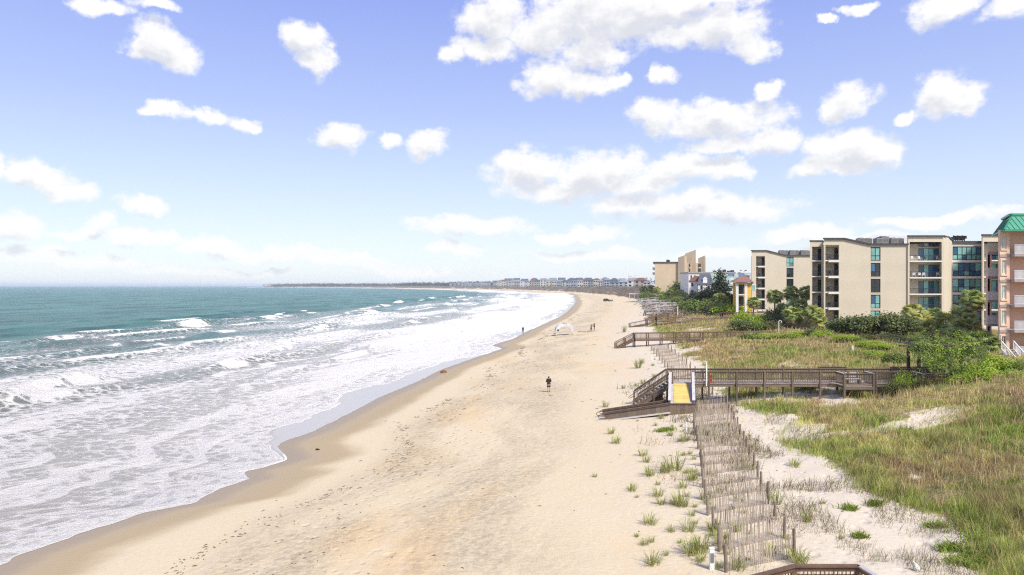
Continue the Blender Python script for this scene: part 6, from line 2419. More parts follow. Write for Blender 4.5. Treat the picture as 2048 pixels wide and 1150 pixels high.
    # ---- shrubs: picture column, depth, top row, half width in px, kind, label
    S = [
        (1450, 192, 608, 26, 'lime', 'bright lime shrub bank below the yellow house, left part'), (1478, 190, 610, 24, 'lime', 'bright lime shrub bank below the yellow house, right part'),
        (1408, 205, 598, 34, 'mid', 'deep green shrub bank below the cedar'), (1380, 230, 601, 26, 'mid', 'deep green shrub left of the cedar, behind white rails'), (1432, 200, 606, 22, 'dark', 'dark shrub beneath the yellowish palm pair'),
        (1484, 145, 626, 18, 'lime', 'lime shrub where the dark brown walkover ends'), (1512, 141, 629, 22, 'lime', 'rounded lime shrub left of the dark palmetto clump'), (1530, 143, 634, 14, 'lime', 'small lime shrub touching the dark palmetto clump'),
        (1486, 131, 641, 24, 'dark', 'dark green shrub under the rounded lime shrub'), (1513, 129, 645, 16, 'mid', 'mid green shrub left of the white lamp post'), (1540, 129, 644, 18, 'olive', 'yellowish shrub just behind the white lamp post'),
        (1553, 139, 618, 22, 'dark', 'dark palmetto clump below the lone palm'), (1540, 150, 622, 14, 'mid', 'green shrub at the foot of the lone palm'), (1572, 132, 638, 20, 'dark', 'dark shrub right of the lamp post, behind the grey walkover'),
        (1505, 112, 668, 22, 'mid', 'green shrub before the grey walkover, leftmost'), (1535, 110, 670, 24, 'lime', 'low lime shrub before the grey walkover, second from the left'), (1565, 108, 669, 24, 'lime', 'low lime shrub before the grey walkover, in the middle'),
        (1597, 107, 666, 24, 'lime', 'lime shrub before the grey walkover, at its right end'), (1635, 106, 655, 24, 'dark', 'dark shrub mound below the dark bushy palm'), (1645, 103, 660, 16, 'lime', 'lime cap of leaves beside the dark shrub mound'),
        (1692, 96, 670, 22, 'lime', 'domed lime shrub on the hill crest, left of the dark round one'), (1712, 95, 678, 18, 'mid', 'green shrub right of the domed lime shrub'), (1735, 98, 674, 16, 'olive', 'small dark round shrub on the hill crest'),
        (1742, 89, 690, 22, 'lime', 'lime shrub above the white marker post'), (1764, 86, 694, 22, 'lime', 'lime shrub left of the pergola, higher one'), (1756, 80, 705, 26, 'lime', 'lime shrub left of the pergola, lower one'),
        (1790, 74, 703, 22, 'mid', 'green shrub at the left end of the vine pergola'), (1800, 95, 682, 30, 'mid', 'green shrub under the dark trees by the yellow-green palm'), (1872, 65.2, 699, 20, 'lime', 'bright lime shrub behind the vine pergola'), (1880, 72, 697, 20, 'lime', 'lime shrub at the right end of the pergola vines'),
        (1772, 100, 684, 24, 'dark', 'dark shrub under the middle of the dark trees'),
        (1812, 58.2, 741, 26, 'lime', 'ferny lime shrub growing over the boardwalk rail'), (1795, 57.0, 759, 24, 'olive', 'olive shrub at the foot of the ferny lime one'), (1850, 57.2, 757, 26, 'olive', 'low olive shrub under the picnic table bay, left part'), (1885, 57.2, 757, 26, 'olive', 'low olive shrub under the picnic table bay, right part'),
        (1925, 58.0, 739, 26, 'mid', 'green shrub where the boardwalk disappears at the right'), (1955, 57.5, 729, 30, 'lime', 'broad lime shrub on the right crest, left of the highest'), (1990, 58.0, 718, 30, 'lime', 'highest lime shrub on the right crest, below the pink building'),
        (2022, 57.0, 724, 32, 'lime', 'lime shrub at the right edge of the crest'), (2046, 56, 731, 28, 'mid', 'green shrub cut by the right edge of the picture'), (1940, 55, 752, 30, 'lime', 'low lime shrub on the near side of the right crest, left one'), (1985, 54.5, 748, 34, 'lime', 'low lime shrub on the near side of the right crest, middle one'),
        (2030, 54, 752, 30, 'lime', 'low lime shrub on the near side of the right crest, right one'),
        (1655, 64.5, 757, 18, 'dark', 'dark shrub in the shade under the boardwalk, left one'), (1612, 63.5, 780, 30, 'mid', 'low dark green mat of shrub beneath the boardwalk'), (1712, 63.5, 770, 20, 'dark', 'dark shrub under the boardwalk bench bay'),
        (1290, 420, 584, 12, 'mid', 'small round shrub under the leftmost palms'), (1330, 352, 592, 14, 'mid', 'shrub at the edge of the hotel palm grove'), (1310, 400, 589, 14, 'dark', 'dark shrub beneath the palms below the hotel wall'), (1355, 330, 594, 22, 'mid', 'long green shrub in front of the hotel palm grove'),
    ]
    for i, (px, Y, py, hw, kind, lab) in enumerate(S):
        if px > 1912 and Y < 60:
            py -= 7
            hw *= 1.25
        x = X(px, Y)
        rx = hw * Y / FPX * (1.35 if Y > 66 else 1.1)
        h = max(.9, Z(py - 2, Y) - H(x, Y))
        bush('shrub', lab, x, Y, rx, min(rx * .9, 3.5), h / 1.02, kind, 'shrubs on the dune crest', n=3400 if Y < 110 else 2200, size=.05 if Y < 110 else .065, v=i % 4)
    # vine roof of the pergola
    rs = np.random.RandomState(5)
    P, F, C = leaf_cloud([(35.8 + k * .68 + rs.randn() * .1, 60.3 + rs.randn() * .8, Z(700, 61) + rs.randn() * .12, .75, 1.3, .55) for k in range(8)], 15000, .075, 'mid', rs, dome=False)
    P2, F2, C2 = leaf_cloud([(36.0 + k * .85, 59.6 + rs.randn() * .5, Z(692, 61) + .1 + rs.randn() * .1, .6, .8, .3) for k in range(6)], 1800, .06, 'lime', rs)
    o = empty('pergola_vine', (38, 61, 4.4), 'green leafy vine heaped over the pergola roof', 'vine')
    Pv = np.concatenate([P, P2]) - np.array([[38, 61, 4.4]])
    place('foliage', np_mesh('foliage', Pv, np.concatenate([F, F2 + len(P)]), MATS['leaves'], cols=np.concatenate([C, C2])), o)
    for k in range(5):
        x = -1.9 + k * .9
        MB().tube([(x, -1.5, -1.2), (x + .1, -1.4, .8), (x + .2, -.6, 2.2)], [.05, .04, .03], 6).build('stem', 'bark', o, world=False)

    # ---- far woods and scrub, which read as one mass
    rs = np.random.RandomState(9)
    lob = []
    for k in range(420):
        y = 640 * math.exp(rs.rand() * math.log(3200 / 640))
        x = float(gx_(y)) + 95 + rs.rand() * 260
        lob.append((x, y, H(x, y) + 5 + 4 * rs.rand(), 9 + 6 * rs.rand(), 9, 6 + 3 * rs.rand()))
    for k in range(300):
        y = 2600 + rs.rand() * 3300
        x = float(gx_(y)) + 40 + rs.rand() * 300
        lob.append((x, y, 12 + 6 * rs.rand(), 40 + 50 * rs.rand(), 30, 8 + 5 * rs.rand()))
    for k in range(60):
        y = 5200 + rs.rand() * 400
        x = X(548 + 80 * rs.rand(), y)
        lob.append((x, y, 5 + 4 * rs.rand(), 40, 30, 8 + 3 * rs.rand()))
    for px in (360, 366, 372, 420, 428, 436, 444, 452, 460, 468, 222, 230):
        lob.append((X(px, 9000), 9000, 2, 22, 20, 8 if px > 300 else 5))
    for k in range(160):
        y = 250 + rs.rand() * 600
        x = float(gx_(y)) + 110 + rs.rand() * 160
        lob.append((x, y, H(x, y) + 3, 7, 7, 5))
    P, F, C = leaf_cloud(lob, 60000, 2.2, 'blue', rs)
    tag(place('far_wood', np_mesh('far_wood', P, F, MATS['leaves'], cols=C)), kind='stuff')
    lob = []
    for k in range(1500):
        y = 200 * math.exp(rs.rand() * math.log(2200 / 200))
        v = 1 + rs.rand() ** 1.3 * (34 if y > 420 else 20)
        x = float(gx_(y)) + v
        s = (.5 + .8 * rs.rand()) * (1 if y < 600 else 1.6)
        lob.append((x, y, H(x, y) + .1, s * 1.5, s * 1.3, s * .75))
    P, F, C = leaf_cloud(lob, 70000, .35, 'mauve', rs)
    tag(place('dune_scrub', np_mesh('dune_scrub', P, F, MATS['leaves'], cols=C)), kind='stuff')

    # ---- single tufts of beach grass on the bare sand
    tufts = []
    for v in range(6):
        rs = np.random.RandomState(70 + v)
        n = 64
        a = rs.rand(n) * 6.28
        q = .20 * np.sqrt(rs.rand(n))
        bx, by = q * np.cos(a), q * np.sin(a)
        ln = (.25 + .45 * rs.rand(n)) * (1 + .2 * (v % 3))
        out = .25 + .75 * rs.rand(n)
        az = a + rs.randn(n) * .5
        ex, ey = bx + np.cos(az) * ln * out * .8 + .06, by + np.sin(az) * ln * out * .8
        ez = ln * (1.05 - .55 * out)
        w = .009
        P = np.empty((n, 5, 3), np.float32)
        wx, wy = -np.sin(az) * w, np.cos(az) * w
        P[:, 0] = np.stack([bx - wx, by - wy, 0 * bx - .03], -1)
        P[:, 1] = np.stack([bx + wx, by + wy, 0 * bx - .03], -1)
        mx, my, mz = bx + (ex - bx) * .45, by + (ey - by) * .45, ln * .62
        P[:, 2] = np.stack([mx + wx, my + wy, mz], -1)
        P[:, 3] = np.stack([mx - wx, my - wy, mz], -1)
        P[:, 4] = np.stack([ex, ey, ez], -1)
        o_ = np.arange(n)[:, None] * 5
        F = np.concatenate([o_ + np.array([[0, 1, 2]]), o_ + np.array([[0, 2, 3]]), o_ + np.array([[3, 2, 4]])], 0)
        t = rs.rand(n)
        c = np.array([(.20, .26, .06)]) * (1 - t[:, None]) + np.array([(.46, .43, .17)]) * t[:, None]
        tufts.append(np_mesh('grass_tuft', P.reshape(-1, 3), F, MATS['grass_blades'], cols=np.repeat(c[:, None], 5, 1).reshape(-1, 3)))
    G = 'tufts of beach grass on the bare sand'
    special = [(1232, 888, 1.1, 'dense green grass tuft alone on open sand left of the short white marker'), (1222, 868, .9, 'green grass tuft just above the dense lone one'), (1211, 815, .9, 'yellowish grass tuft left of the low ramp leg'),
               (1302, 830, .9, 'spiky grass tuft at the foot of the low ramp leg'), (1323, 838, .8, 'flat grass tuft right of the spiky one below the ramp leg'), (1276, 737, 1.6, 'large lime grass tuft left of the boardwalk stairs, farther off'), (1284, 728, 1.4, 'lime grass tuft behind the large one past the boardwalk stairs'),
               (1247, 778, .7, 'small grass tuft on open sand left of the stairs'), (1350, 940, 1.5, 'biggest spray of grass beside the wooden stake, right part'), (1330, 946, 1.3, 'biggest spray of grass beside the wooden stake, middle part'), (1300, 952, 1.0, 'biggest spray of grass beside the wooden stake, left part'),
               (1360, 1012, 1.1, 'full green grass tuft halfway along the slat fences'), (1300, 1050, 1.0, 'leaning grass tuft low on the open sand'), (1402, 1106, 1.3, 'long green grass spray behind the white marker with the plate'), (1380, 1110, 1.0, 'yellow-green grass tuft left of the long spray'),
               (1428, 1062, 1.1, 'green grass tuft against the posts of the nearest slat fences'), (1412, 1000, 1.0, 'green grass tuft by the left posts of the middle slat fences'), (1248, 665, 1.8, 'olive grass patch before the brown walkover stairs'), (1365, 818, .9, 'green grass tuft against the landing wall of the ramp'),
               (1350, 820, .9, 'bluish green grass tuft at the ramp landing wall'), (1400, 806, .9, 'grass tuft right of the ramp foot'), (1190, 955, .5, 'thin lone grass sprig far out on the open sand')]
    for i, (px, py, s, lab) in enumerate(special):
        x, y, z = on_ground(px, py)
        o = place('grass_tuft', tufts[i % 6])
        o.location = (x, y, z)
        o.rotation_euler = (0, 0, R.uniform(0, 6.28))
        o.scale = (s * 1.2, s * 1.2, s * .85 * (1.0 + .004 * y))
        tag(o, lab, 'grass tuft', G)
    rs = np.random.RandomState(12)
    k = 0
    LM = [('short white marker post', on_ground(1373, 866)), ('wooden stake', on_ground(1408, 970)), ('white marker with the plate', on_ground(1424, 1140)), ('foot of the boardwalk stairs', (10.9, 61, 0)),
          ('outer end of the ramp leg', (7.6, 56, 0)), ('brown walkover stairs', on_ground(1231, 697)), ('lattice railing corner', on_ground(1590, 1149)), ('large lime tuft past the stairs', on_ground(1276, 737)), ('leaning tuft low on the sand', on_ground(1300, 1050)),
          ('full tuft by the fences', on_ground(1360, 1012)), ('lone dense tuft left of the marker', on_ground(1232, 888)), ('biggest grass spray', on_ground(1330, 946))]
    got = {}
    while k < 96:
        py = 700 + 440 * rs.rand() ** .8
        c = np.interp(py, [700, 830, 950, 1130], [1305, 1350, 1385, 1450])
        px = c + rs.randn() * np.interp(py, [700, 1130], [26, 115])
        x, y, z = on_ground(px, py)
        v = x - float(gx_(y))
        if v > 1.5 or v < -14 or (12 < x < 17 and 54 < y < 64) or (7 < x < 14 and 55 < y < 63):
            continue
        s = .3 + .6 * rs.rand() ** 1.6
        o = place('grass_tuft', tufts[k % 6])
        o.location = (x, y, z)
        o.rotation_euler = (0, 0, rs.rand() * 6.28)
        o.scale = (s * 1.4, s * 1.4, s * 1.05)
        ds = [math.hypot(x - q[1][0], y - q[1][1]) for q in LM]
        i = int(np.argmin(ds))
        got.setdefault(i, []).append((ds[i], o))
        k += 1
    nth = ['nearest', 'second nearest', 'third nearest', 'fourth nearest', 'fifth nearest', 'sixth nearest', 'seventh nearest', 'eighth nearest', 'ninth nearest', 'tenth nearest', 'eleventh nearest', 'twelfth nearest']
    for i, lst in got.items():
        lst.sort(key=lambda q: q[0])
        for q, (dist, o) in enumerate(lst):
            tag(o, 'sparse grass tuft on sand, %s to the %s' % (nth[q] if q < 12 else '%dth nearest' % (q + 1), LM[i][0]), 'grass tuft', 'scattered small grass tufts on the sand')


build_green()

# ------------------------------------------------------------------ people and things on the beach
mat('skin', (0.42, 0.25, 0.17), 0.6, 0.05)
mat('jacket_dark', (0.035, 0.024, 0.022), 0.9, 0.2, 6)
mat('shorts_dark', (0.030, 0.022, 0.022), 0.9, 0.1)
mat('hem_white', (0.65, 0.62, 0.58), 0.8, 0.05)
mat('hair_brown', (0.055, 0.032, 0.020), 0.8, 0.2, 20)
mat('shoe_dark', (0.02, 0.02, 0.02), 0.7, 0.1)
mat('clothes_grey', (0.055, 0.06, 0.065), 0.9, 0.15)
mat('clothes_violet', (0.060, 0.045, 0.085), 0.9, 0.15)
mat('clothes_maroon', (0.050, 0.028, 0.030), 0.9, 0.15)
mat('canopy_white', (0.60, 0.61, 0.64), 0.8, 0.04)
mat('sandbag_cream', (0.50, 0.45, 0.30), 0.9, 0.1)
mat('car_dark', (0.018, 0.017, 0.016), 0.35, 0.1, spec=.5)
mat('tyre', (0.012, 0.012, 0.012), 0.85, 0.1)
mat('rust_clump', (0.16, 0.070, 0.035), 0.95, 0.3, 6, bump=.6)


def skin(name, pts, edges, rad, m, parent, root=0, sub=2):
    """one continuous body grown round a skeleton"""
    me = bpy.data.meshes.new(name)
    me.from_pydata(pts, edges, [])
    me.materials.append(MATS[m])
    o = place(name, me, parent)
    sk = o.modifiers.new('skin', 'SKIN')
    sk.use_smooth_shade = True
    for i, v in enumerate(me.skin_vertices[0].data):
        r_ = rad[i]
        v.radius = r_ if isinstance(r_, tuple) else (r_, r_)
        v.use_root = i == root
    sb = o.modifiers.new('subd', 'SUBSURF')
    sb.levels = sub
    sb.render_levels = sub
    dg = bpy.context.evaluated_depsgraph_get()
    dg.update()
    ev = o.evaluated_get(dg)
    me2 = bpy.data.meshes.new_from_object(ev, depsgraph=dg)
    me2.name = name
    o.modifiers.clear()
    o.data = me2
    return o


def person(x, y, rz, label, hgt=1.74, top='jacket_dark', low='shorts_dark', legs_bare=True, step=.16, arms='down', skirt=False, hat=None, hem=False, group=None, sh=1.0):
    k = hgt / 1.76
    o = empty('person', (x, y, H(x, y)), label, 'person', group, rz)
    s = step
    # faces +y; right side +x
    J = {
        'pelvis': (0, 0, .94), 'waist': (0, 0, 1.08), 'chest': (0, .01, 1.28), 'neck': (0, 0, 1.46), 'head': (0, .02, 1.58), 'crown': (0, .01, 1.70),
        'hl': (-.09, 0, .90), 'kl': (-.095, s * .55, .50), 'al': (-.09, s * .7 - .04, .09), 'tl': (-.09, s * .7 + .13, .035),
        'hr': (.09, 0, .90), 'kr': (.095, -s * .15, .50), 'ar': (.09, -s * .9, .12), 'tr': (.09, -s * .9 + .15, .04),
        'sl': (-.185 * sh, 0, 1.42), 'el': (-.25, -.03, 1.13), 'wl': (-.25, .06, .90), 'fl': (-.245, .10, .78),
        'sr': (.185 * sh, 0, 1.42), 'er': (.25, -.03, 1.13), 'wr': (.25, .06, .90), 'fr': (.245, .10, .78),
    }
    if arms == 'reach':
        J.update(el=(-.24, .16, 1.22), wl=(-.14, .40, 1.20), fl=(-.11, .49, 1.20), er=(.24, .16, 1.24), wr=(.14, .40, 1.23), fr=(.11, .49, 1.23))
    if arms == 'front':
        J.update(el=(-.26, .02, 1.14), wl=(-.12, .20, 1.05), fl=(-.05, .25, 1.06), er=(.26, .02, 1.14), wr=(.12, .20, 1.05), fr=(.05, .25, 1.06))
    names = list(J)
    ix = {n: i for i, n in enumerate(names)}
    E = [('pelvis', 'waist'), ('waist', 'chest'), ('chest', 'neck'), ('neck', 'head'), ('head', 'crown'), ('pelvis', 'hl'), ('hl', 'kl'), ('kl', 'al'), ('al', 'tl'), ('pelvis', 'hr'), ('hr', 'kr'), ('kr', 'ar'), ('ar', 'tr'),
         ('chest', 'sl'), ('sl', 'el'), ('el', 'wl'), ('wl', 'fl'), ('chest', 'sr'), ('sr', 'er'), ('er', 'wr'), ('wr', 'fr')]
    rad = dict(pelvis=(.15, .11), waist=(.13, .10), chest=(.16, .11), neck=.055, head=(.082, .095), crown=(.06, .07), hl=.09, kl=.058, al=.04, tl=.035, hr=.09, kr=.058, ar=.04, tr=.035,
               sl=.062, el=.045, wl=.032, fl=.03, sr=.062, er=.045, wr=.032, fr=.03)
    P = [tuple(c * k for c in J[n]) for n in names]
    sc = lambda r_: tuple(q * k for q in r_) if isinstance(r_, tuple) else r_ * k
    skin('body', P, [(ix[a], ix[b]) for a, b in E], [sc(rad[n]) for n in names], 'skin', o)
    # five fingers a side, slightly curled
    for sd, w, f in (('l', 'wl', 'fl'), ('r', 'wr', 'fr')):
        a, b = Vector(J[w]), Vector(J[f])
        d = (b - a).normalized()
        q = d.cross(Vector((1, 0, 0)))
        q = q.normalized() if q.length > .1 else Vector((0, 1, 0))
        for i, (u, ln) in enumerate(((-.027, .055), (-.009, .075), (.009, .08), (.027, .07))):
            p0 = b + q * u
            MB().tube([p0 * k, (p0 + d * ln * .6) * k, (p0 + d * ln + Vector((0, .012, 0))) * k], [.011, .010, .008], 6).build('finger', 'skin', o, world=False)
        p0 = a.lerp(b, .45) + q * .03
        MB().tube([p0 * k, (p0 + q * .03 + d * .03) * k, (p0 + q * .035 + d * .06) * k], [.013, .011, .009], 6).build('thumb', 'skin', o, world=False)

    def cloth(name, seq, m, grow, root=0):
        nm = []
        for a, b in seq:
            for q in (a, b):
                if q not in nm:
                    nm.append(q)
        pts = [tuple(c * k for c in (J[n] if isinstance(n, str) else n[1])) for n in nm]
        rr = []
        for n in nm:
            r_ = rad[n] if isinstance(n, str) else n[2]
            r_ = r_ if isinstance(r_, tuple) else (r_, r_)
            rr.append(tuple((q + grow) * k for q in r_))
        id_ = {repr(n): i for i, n in enumerate(nm)}
        return skin(name, pts, [(id_[repr(a)], id_[repr(b)]) for a, b in seq], rr, m, o, root)
    low_j = ('hem', (0, 0, .86), (.175, .13))
    cloth('jacket', [('waist', 'chest'), ('chest', ('collar', (0, -.005, 1.43), (.075, .075))), ('waist', low_j), ('chest', 'sl'), ('sl', 'el'), ('el', 'wl'), ('chest', 'sr'), ('sr', 'er'), ('er', 'wr')], top, .035)
    if skirt:
        MB().tube([(0, 0, .98 * k), (0, 0, .7 * k), (0, .02, .30 * k)], [.17 * k, .20 * k, .25 * k], 16).build('skirt', low, o, world=False, smooth=True)
    elif legs_bare:
        for sd in 'lr':
            h_, kn = Vector(J['h' + sd]), Vector(J['k' + sd])
            e = h_.lerp(kn, .82)
            MB().tube([tuple((h_ + Vector((0, 0, .06))) * k), tuple(h_.lerp(kn, .4) * k), tuple(e * k)], [.125 * k, .115 * k, .11 * k], 14).build('shorts_leg', low, o, world=False, smooth=True)
            if hem:
                h2 = h_.lerp(kn, .38)
                MB().tube([tuple(h_.lerp(kn, .22) * k), tuple(h2 * k)], [.128 * k, .126 * k], 14, cap=False).build('shorts_stripe', 'hem_white', o, world=False)
    else:
        cloth('trousers', [('pelvis', 'hl'), ('hl', 'kl'), ('kl', 'al'), ('pelvis', 'hr'), ('hr', 'kr'), ('kr', 'ar')], low, .022)
    for sd in 'lr':
        a, t = Vector(J['a' + sd]), Vector(J['t' + sd])
        MB().tube([tuple((a + Vector((0, -.06, -.04))) * k), tuple((a + Vector((0, 0, -.035))) * k), tuple((t + Vector((0, .0, 0))) * k), tuple((t + Vector((0, .05, -.005))) * k)], [.035 * k, .05 * k, .043 * k, .02 * k], 9).build('shoe', 'shoe_dark', o, world=False, smooth=True)
    # face and hair
    hd = Vector(J['head'])
    MB().tube([tuple((hd + Vector((0, .085, .03))) * k), tuple((hd + Vector((0, .118, -.005))) * k)], [.010, .016], 7).build('nose', 'skin', o, world=False)
    for u in (-1, 1):
        MB().tube([tuple((hd + Vector((u * .032, .082, .035))) * k), tuple((hd + Vector((u * .032, .094, .035))) * k)], .011, 8).build('eye', 'shoe_dark', o, world=False)
        MB().tube([tuple((hd + Vector((u * .080, .0, .005))) * k), tuple((hd + Vector((u * .096, -.01, .01))) * k)], [.022, .018], 8).build('ear', 'skin', o, world=False)
    MB().beam((hd + Vector((-.025, .088, -.045))) * k, (hd + Vector((.025, .088, -.045))) * k, .012, .010).build('mouth', 'clothes_maroon', o, world=False)
    hr = bmesh.new()
    bmesh.ops.create_uvsphere(hr, u_segments=16, v_segments=10, radius=1)
    for v in hr.verts:
        v.co = Vector((v.co.x * .098, v.co.y * .112 - .022, v.co.z * .098 + .045)) + hd
        if v.co.y > hd.y + .055 and v.co.z < hd.z + .075:
            v.co.y = hd.y + .050
        v.co *= k
    me = bpy.data.meshes.new('hair')
    hr.to_mesh(me)
    hr.free()
    me.materials.append(MATS[hat or 'hair_brown'])
    me.polygons.foreach_set('use_smooth', [True] * len(me.polygons))
    place('hat' if hat else 'hair', me, o)
    return o


def build_people():
    x, y, z = on_ground(1097.5, 784.5)
    person(x, y, .12, 'person walking away in dark hooded jacket and dark shorts, nearest on the beach', 1.72, 'jacket_dark', 'shorts_dark', True, .05, 'front', hat='jacket_dark', hem=True, group='people on the beach')
    x, y, z = on_ground(1046, 666)
    person(x, y, .3, 'person in grey clothes walking away along the edge of the foam', 1.72, 'clothes_grey', 'clothes_grey', False, .10, 'down', hat='clothes_grey', group='people on the beach')
    x, y, z = on_ground(1182.3, 662)
    person(x, y, -math.pi / 2, 'person in violet skirt facing another, left of the pair on open sand', 1.66, 'clothes_maroon', 'clothes_violet', True, .03, 'reach', skirt=True, group='people on the beach')
    x, y, z = on_ground(1188.6, 661)
    person(x, y, math.pi / 2, 'taller person in dark clothes reaching out, right of the pair on open sand', 1.86, 'clothes_maroon', 'clothes_maroon', False, .06, 'reach', group='people on the beach')


def build_canopy():
    Y = 163
    xc = X(1128.5, Y)
    z = H(xc, Y)
    o = empty('beach_canopy', (xc, Y, z), 'grey-white arched beach canopy on splayed legs at the water side', 'canopy')
    W, D, zt = 2.35, 1.7, 2.75
    mb = MB()
    n = 22
    m = 8
    g = []
    for i in range(n + 1):
        t = -1 + 2 * i / n
        row = []
        for j in range(m + 1):
            s = -1 + 2 * j / m
            # vault that sags at its middle edges: arched openings front and back
            zz = zt - .95 * abs(t) ** 3.4 - .14 * s * s
            row.append((t * W * .86, s * D * (1 - .18 * (1 - abs(t))), zz))
        g.append(row)
    vs = [p for r_ in g for p in r_]
    k = m + 1
    fs = [(i * k + j, (i + 1) * k + j, (i + 1) * k + j + 1, i * k + j + 1) for i in range(n) for j in range(m)]
    th = [(a, b, c - .03) for a, b, c in vs]
    mb.add(vs, fs)
    mb.add(th, [tuple(reversed(f)) for f in fs])
    # deep valances with an arched cut, front and back
    for s in (-1, 1):
        for i in range(n):
            a, b = g[i][0 if s < 0 else m], g[i + 1][0 if s < 0 else m]
            da = .50 + .75 * abs(-1 + 2 * i / n) ** 1.7
            db = .50 + .75 * abs(-1 + 2 * (i + 1) / n) ** 1.7
            mb.add([a, b, (b[0], b[1] - s * .02, b[2] - db), (a[0], a[1] - s * .02, a[2] - da)], [(0, 1, 2, 3)])
    mb.build('canopy_cloth', 'canopy_white', o, world=False, smooth=True)
    MB().box(-.35, .05, -1.2, -.7, zt - .02, zt + .03).build('print_patch', 'unit_dark', o, world=False)
    MB().box(.25, .6, -1.2, -.8, zt - .04, zt + .02).build('print_patch', 'unit_grey', o, world=False)
    for sx in (-1, 1):
        for sy in (-1, 1):
            hx, hy = sx * W * .84, sy * D * .96
            MB().tube([(sx * W * 1.03, sy * D * 1.05, 0), (hx, hy, 1.55), (sx * W * .55, sy * D * .9, 2.35)], .045, 7).build('leg', 'canopy_white', o, world=False)
            MB().tube([(sx * W * .80, sy * D * 1.05, 0), (hx, hy, 1.35)], .04, 7).build('leg_brace', 'canopy_white', o, world=False)
            b = MB()
            b.tube([(sx * W * .92 - .3, sy * D * 1.05, .12), (sx * W * .92 + .3, sy * D * 1.05, .12)], [.13, .13], 9)
            b.build('sandbag', 'sandbag_cream', o, world=False, smooth=True)
    bag = empty('hanging_bag', (xc - 1.6, Y - 1.7, z + 1.0), 'dark bag hanging on the left leg of the beach canopy', 'bag')
    MB().tube([(0, 0, 0), (.04, 0, .22), (0, 0, .42)], [.16, .24, .12], 9).build('bag', 'unit_dark', bag, world=False, smooth=True)
    MB().tube([(-.08, 0, .4), (0, 0, .62), (.08, 0, .4)], .015, 6).build('strap', 'unit_dark', bag, world=False)
    c = empty('cooler_box', (xc + 2.0, Y - 1.2, z), 'small pale cooler box at the right foot of the beach canopy', 'cooler')
    MB().box(-.3, .3, -.2, .2, 0, .34).build('box', 'sandbag_cream', c, world=False)
    MB().box(-.32, .32, -.22, .22, .342, .42).build('lid', 'canopy_white', c, world=False)


def build_vehicle():
    x, y, z = on_ground(1214.5, 604)
    o = empty('parked_vehicle', (x, y, z), 'dark rounded utility vehicle parked far up the beach near the dune', 'vehicle', rz=-.05)
    pr = [(-3.0, .55), (-2.95, 1.25), (-2.6, 1.95), (-1.9, 2.25), (-.4, 2.3), (.4, 2.1), (1.1, 1.55), (2.2, 1.4), (2.6, 1.2), (2.7, .6), (1.95, .55), (1.75, .95), (1.25, .95), (1.05, .55), (-1.05, .55), (-1.25, .95), (-1.75, .95), (-1.95, .55)]
    MB().prism(pr, -.95, .95).build('body', 'car_dark', o, world=False)
    for wx in (-1.5, 1.5):
        for wy in (-.98, .72):
            w = MB().tube([(wx, wy, .42), (wx, wy + .26, .42)], .42, 16).build('wheel', 'tyre', o, world=False)
            MB().tube([(wx, wy - .012, .42), (wx, wy - .002, .42)], .22, 12).build('rim', 'unit_grey', w, world=False)
    for a, b in ((-2.3, -1.2), (-1.1, 0.0), (.1, .7)):
        MB().box(a, b, -.965, -.952, 1.45, 1.95 if a < 0 else 1.75).build('side_window', 'glass_dark', o, world=False)
    for s in (-.7, .55):
        MB().box(2.66, 2.72, s, s + .2, .95, 1.1).build('headlight', 'grey_paint', o, world=False)
    p = empty('beach_marker', (x + 3.5, y + .5, z), 'dark upright stand right beside the far parked vehicle', 'stand')
    MB().box(-.2, .2, -.15, .15, 0, 2.1).build('post', 'car_dark', p, world=False)
    MB().box(-.45, .5, -.2, .2, .5, 1.2).build('panel', 'car_dark', p, world=False)


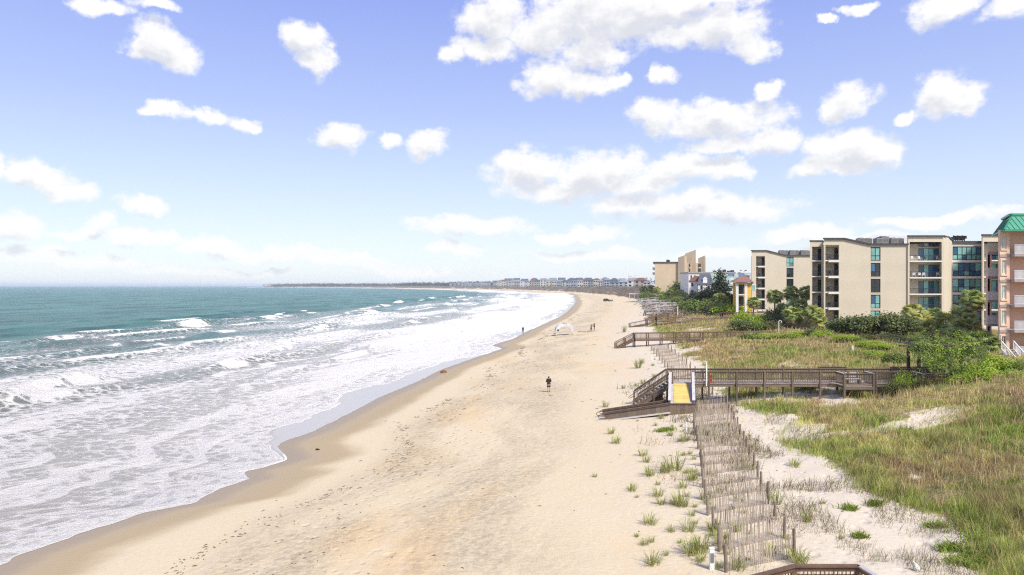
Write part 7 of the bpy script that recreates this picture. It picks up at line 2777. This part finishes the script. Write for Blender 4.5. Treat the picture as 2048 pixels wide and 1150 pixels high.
def build_bits():
    x, y, z = on_ground(887, 746)
    bm = bmesh.new()
    bmesh.ops.create_icosphere(bm, subdivisions=3, radius=1)
    for v in bm.verts:
        q = 1 + .35 * (float(vn(v.co.x * 2.3 + 4, v.co.y * 2.3 + v.co.z * 3, 501)) - .5)
        v.co = Vector((v.co.x * .46 * q, v.co.y * .34 * q, max(v.co.z, -.2) * .36 * q))
    me = bpy.data.meshes.new('weed_clump')
    bm.to_mesh(me)
    bm.free()
    me.materials.append(MATS['rust_clump'])
    o = place('weed_clump', me)
    o.location = (x, y, z + .02)
    tag(o, 'rust-brown rounded clump lying on the wet sand by the foam', 'seaweed clump')
    x, y, z = on_ground(635, 901)
    o = empty('driftwood', (x, y, z), 'small dark driftwood stub on the damp sand, nearest the foam lobe', 'driftwood')
    MB().tube([(-.16, 0, .05), (-.05, .02, .075), (.15, -.01, .05)], [.045, .06, .04], 8).build('log', 'jacket_dark', o, world=False)
    x, y, z = on_ground(1183, 663.5)
    o = empty('driftwood', (x, y - .4, z), 'long thin driftwood pole lying at the feet of the pair', 'driftwood')
    MB().tube([(-3.4, .2, .06), (-1.2, .05, .08), (1.2, 0, .07), (2.8, .5, .08)], [.09, .06, .06, .1], 8).build('log', 'bark', o, world=False)
    # wading bird at the foam, white gull shape at the lower edge
    x, y, z = on_ground(1833, 1142)
    o = empty('white_bag', (x, y, z), 'crumpled white plastic bag on the sand right of the lattice railing', 'bag')
    MB().tube([(0, 0, 0), (.02, 0, .1), (-.01, .01, .2), (-.05, .0, .28)], [.10, .11, .07, .015], 9).build('bag', 'plastic_white', o, world=False, smooth=True)
    MB().tube([(-.05, 0, .27), (-.10, .02, .33)], [.02, .03], 7).build('knot', 'plastic_white', o, world=False)


build_people()
build_canopy()
build_vehicle()
build_bits()
print('objects', len(bpy.data.objects), 'tris', sum(len(o.data.loop_triangles) or sum(len(p.vertices) - 2 for p in o.data.polygons) if len(o.data.polygons) < 5000 else len(o.data.polygons) * (2 if len(o.data.polygons[0].vertices) == 4 else 1) for o in bpy.data.objects if o.type == 'MESH'))
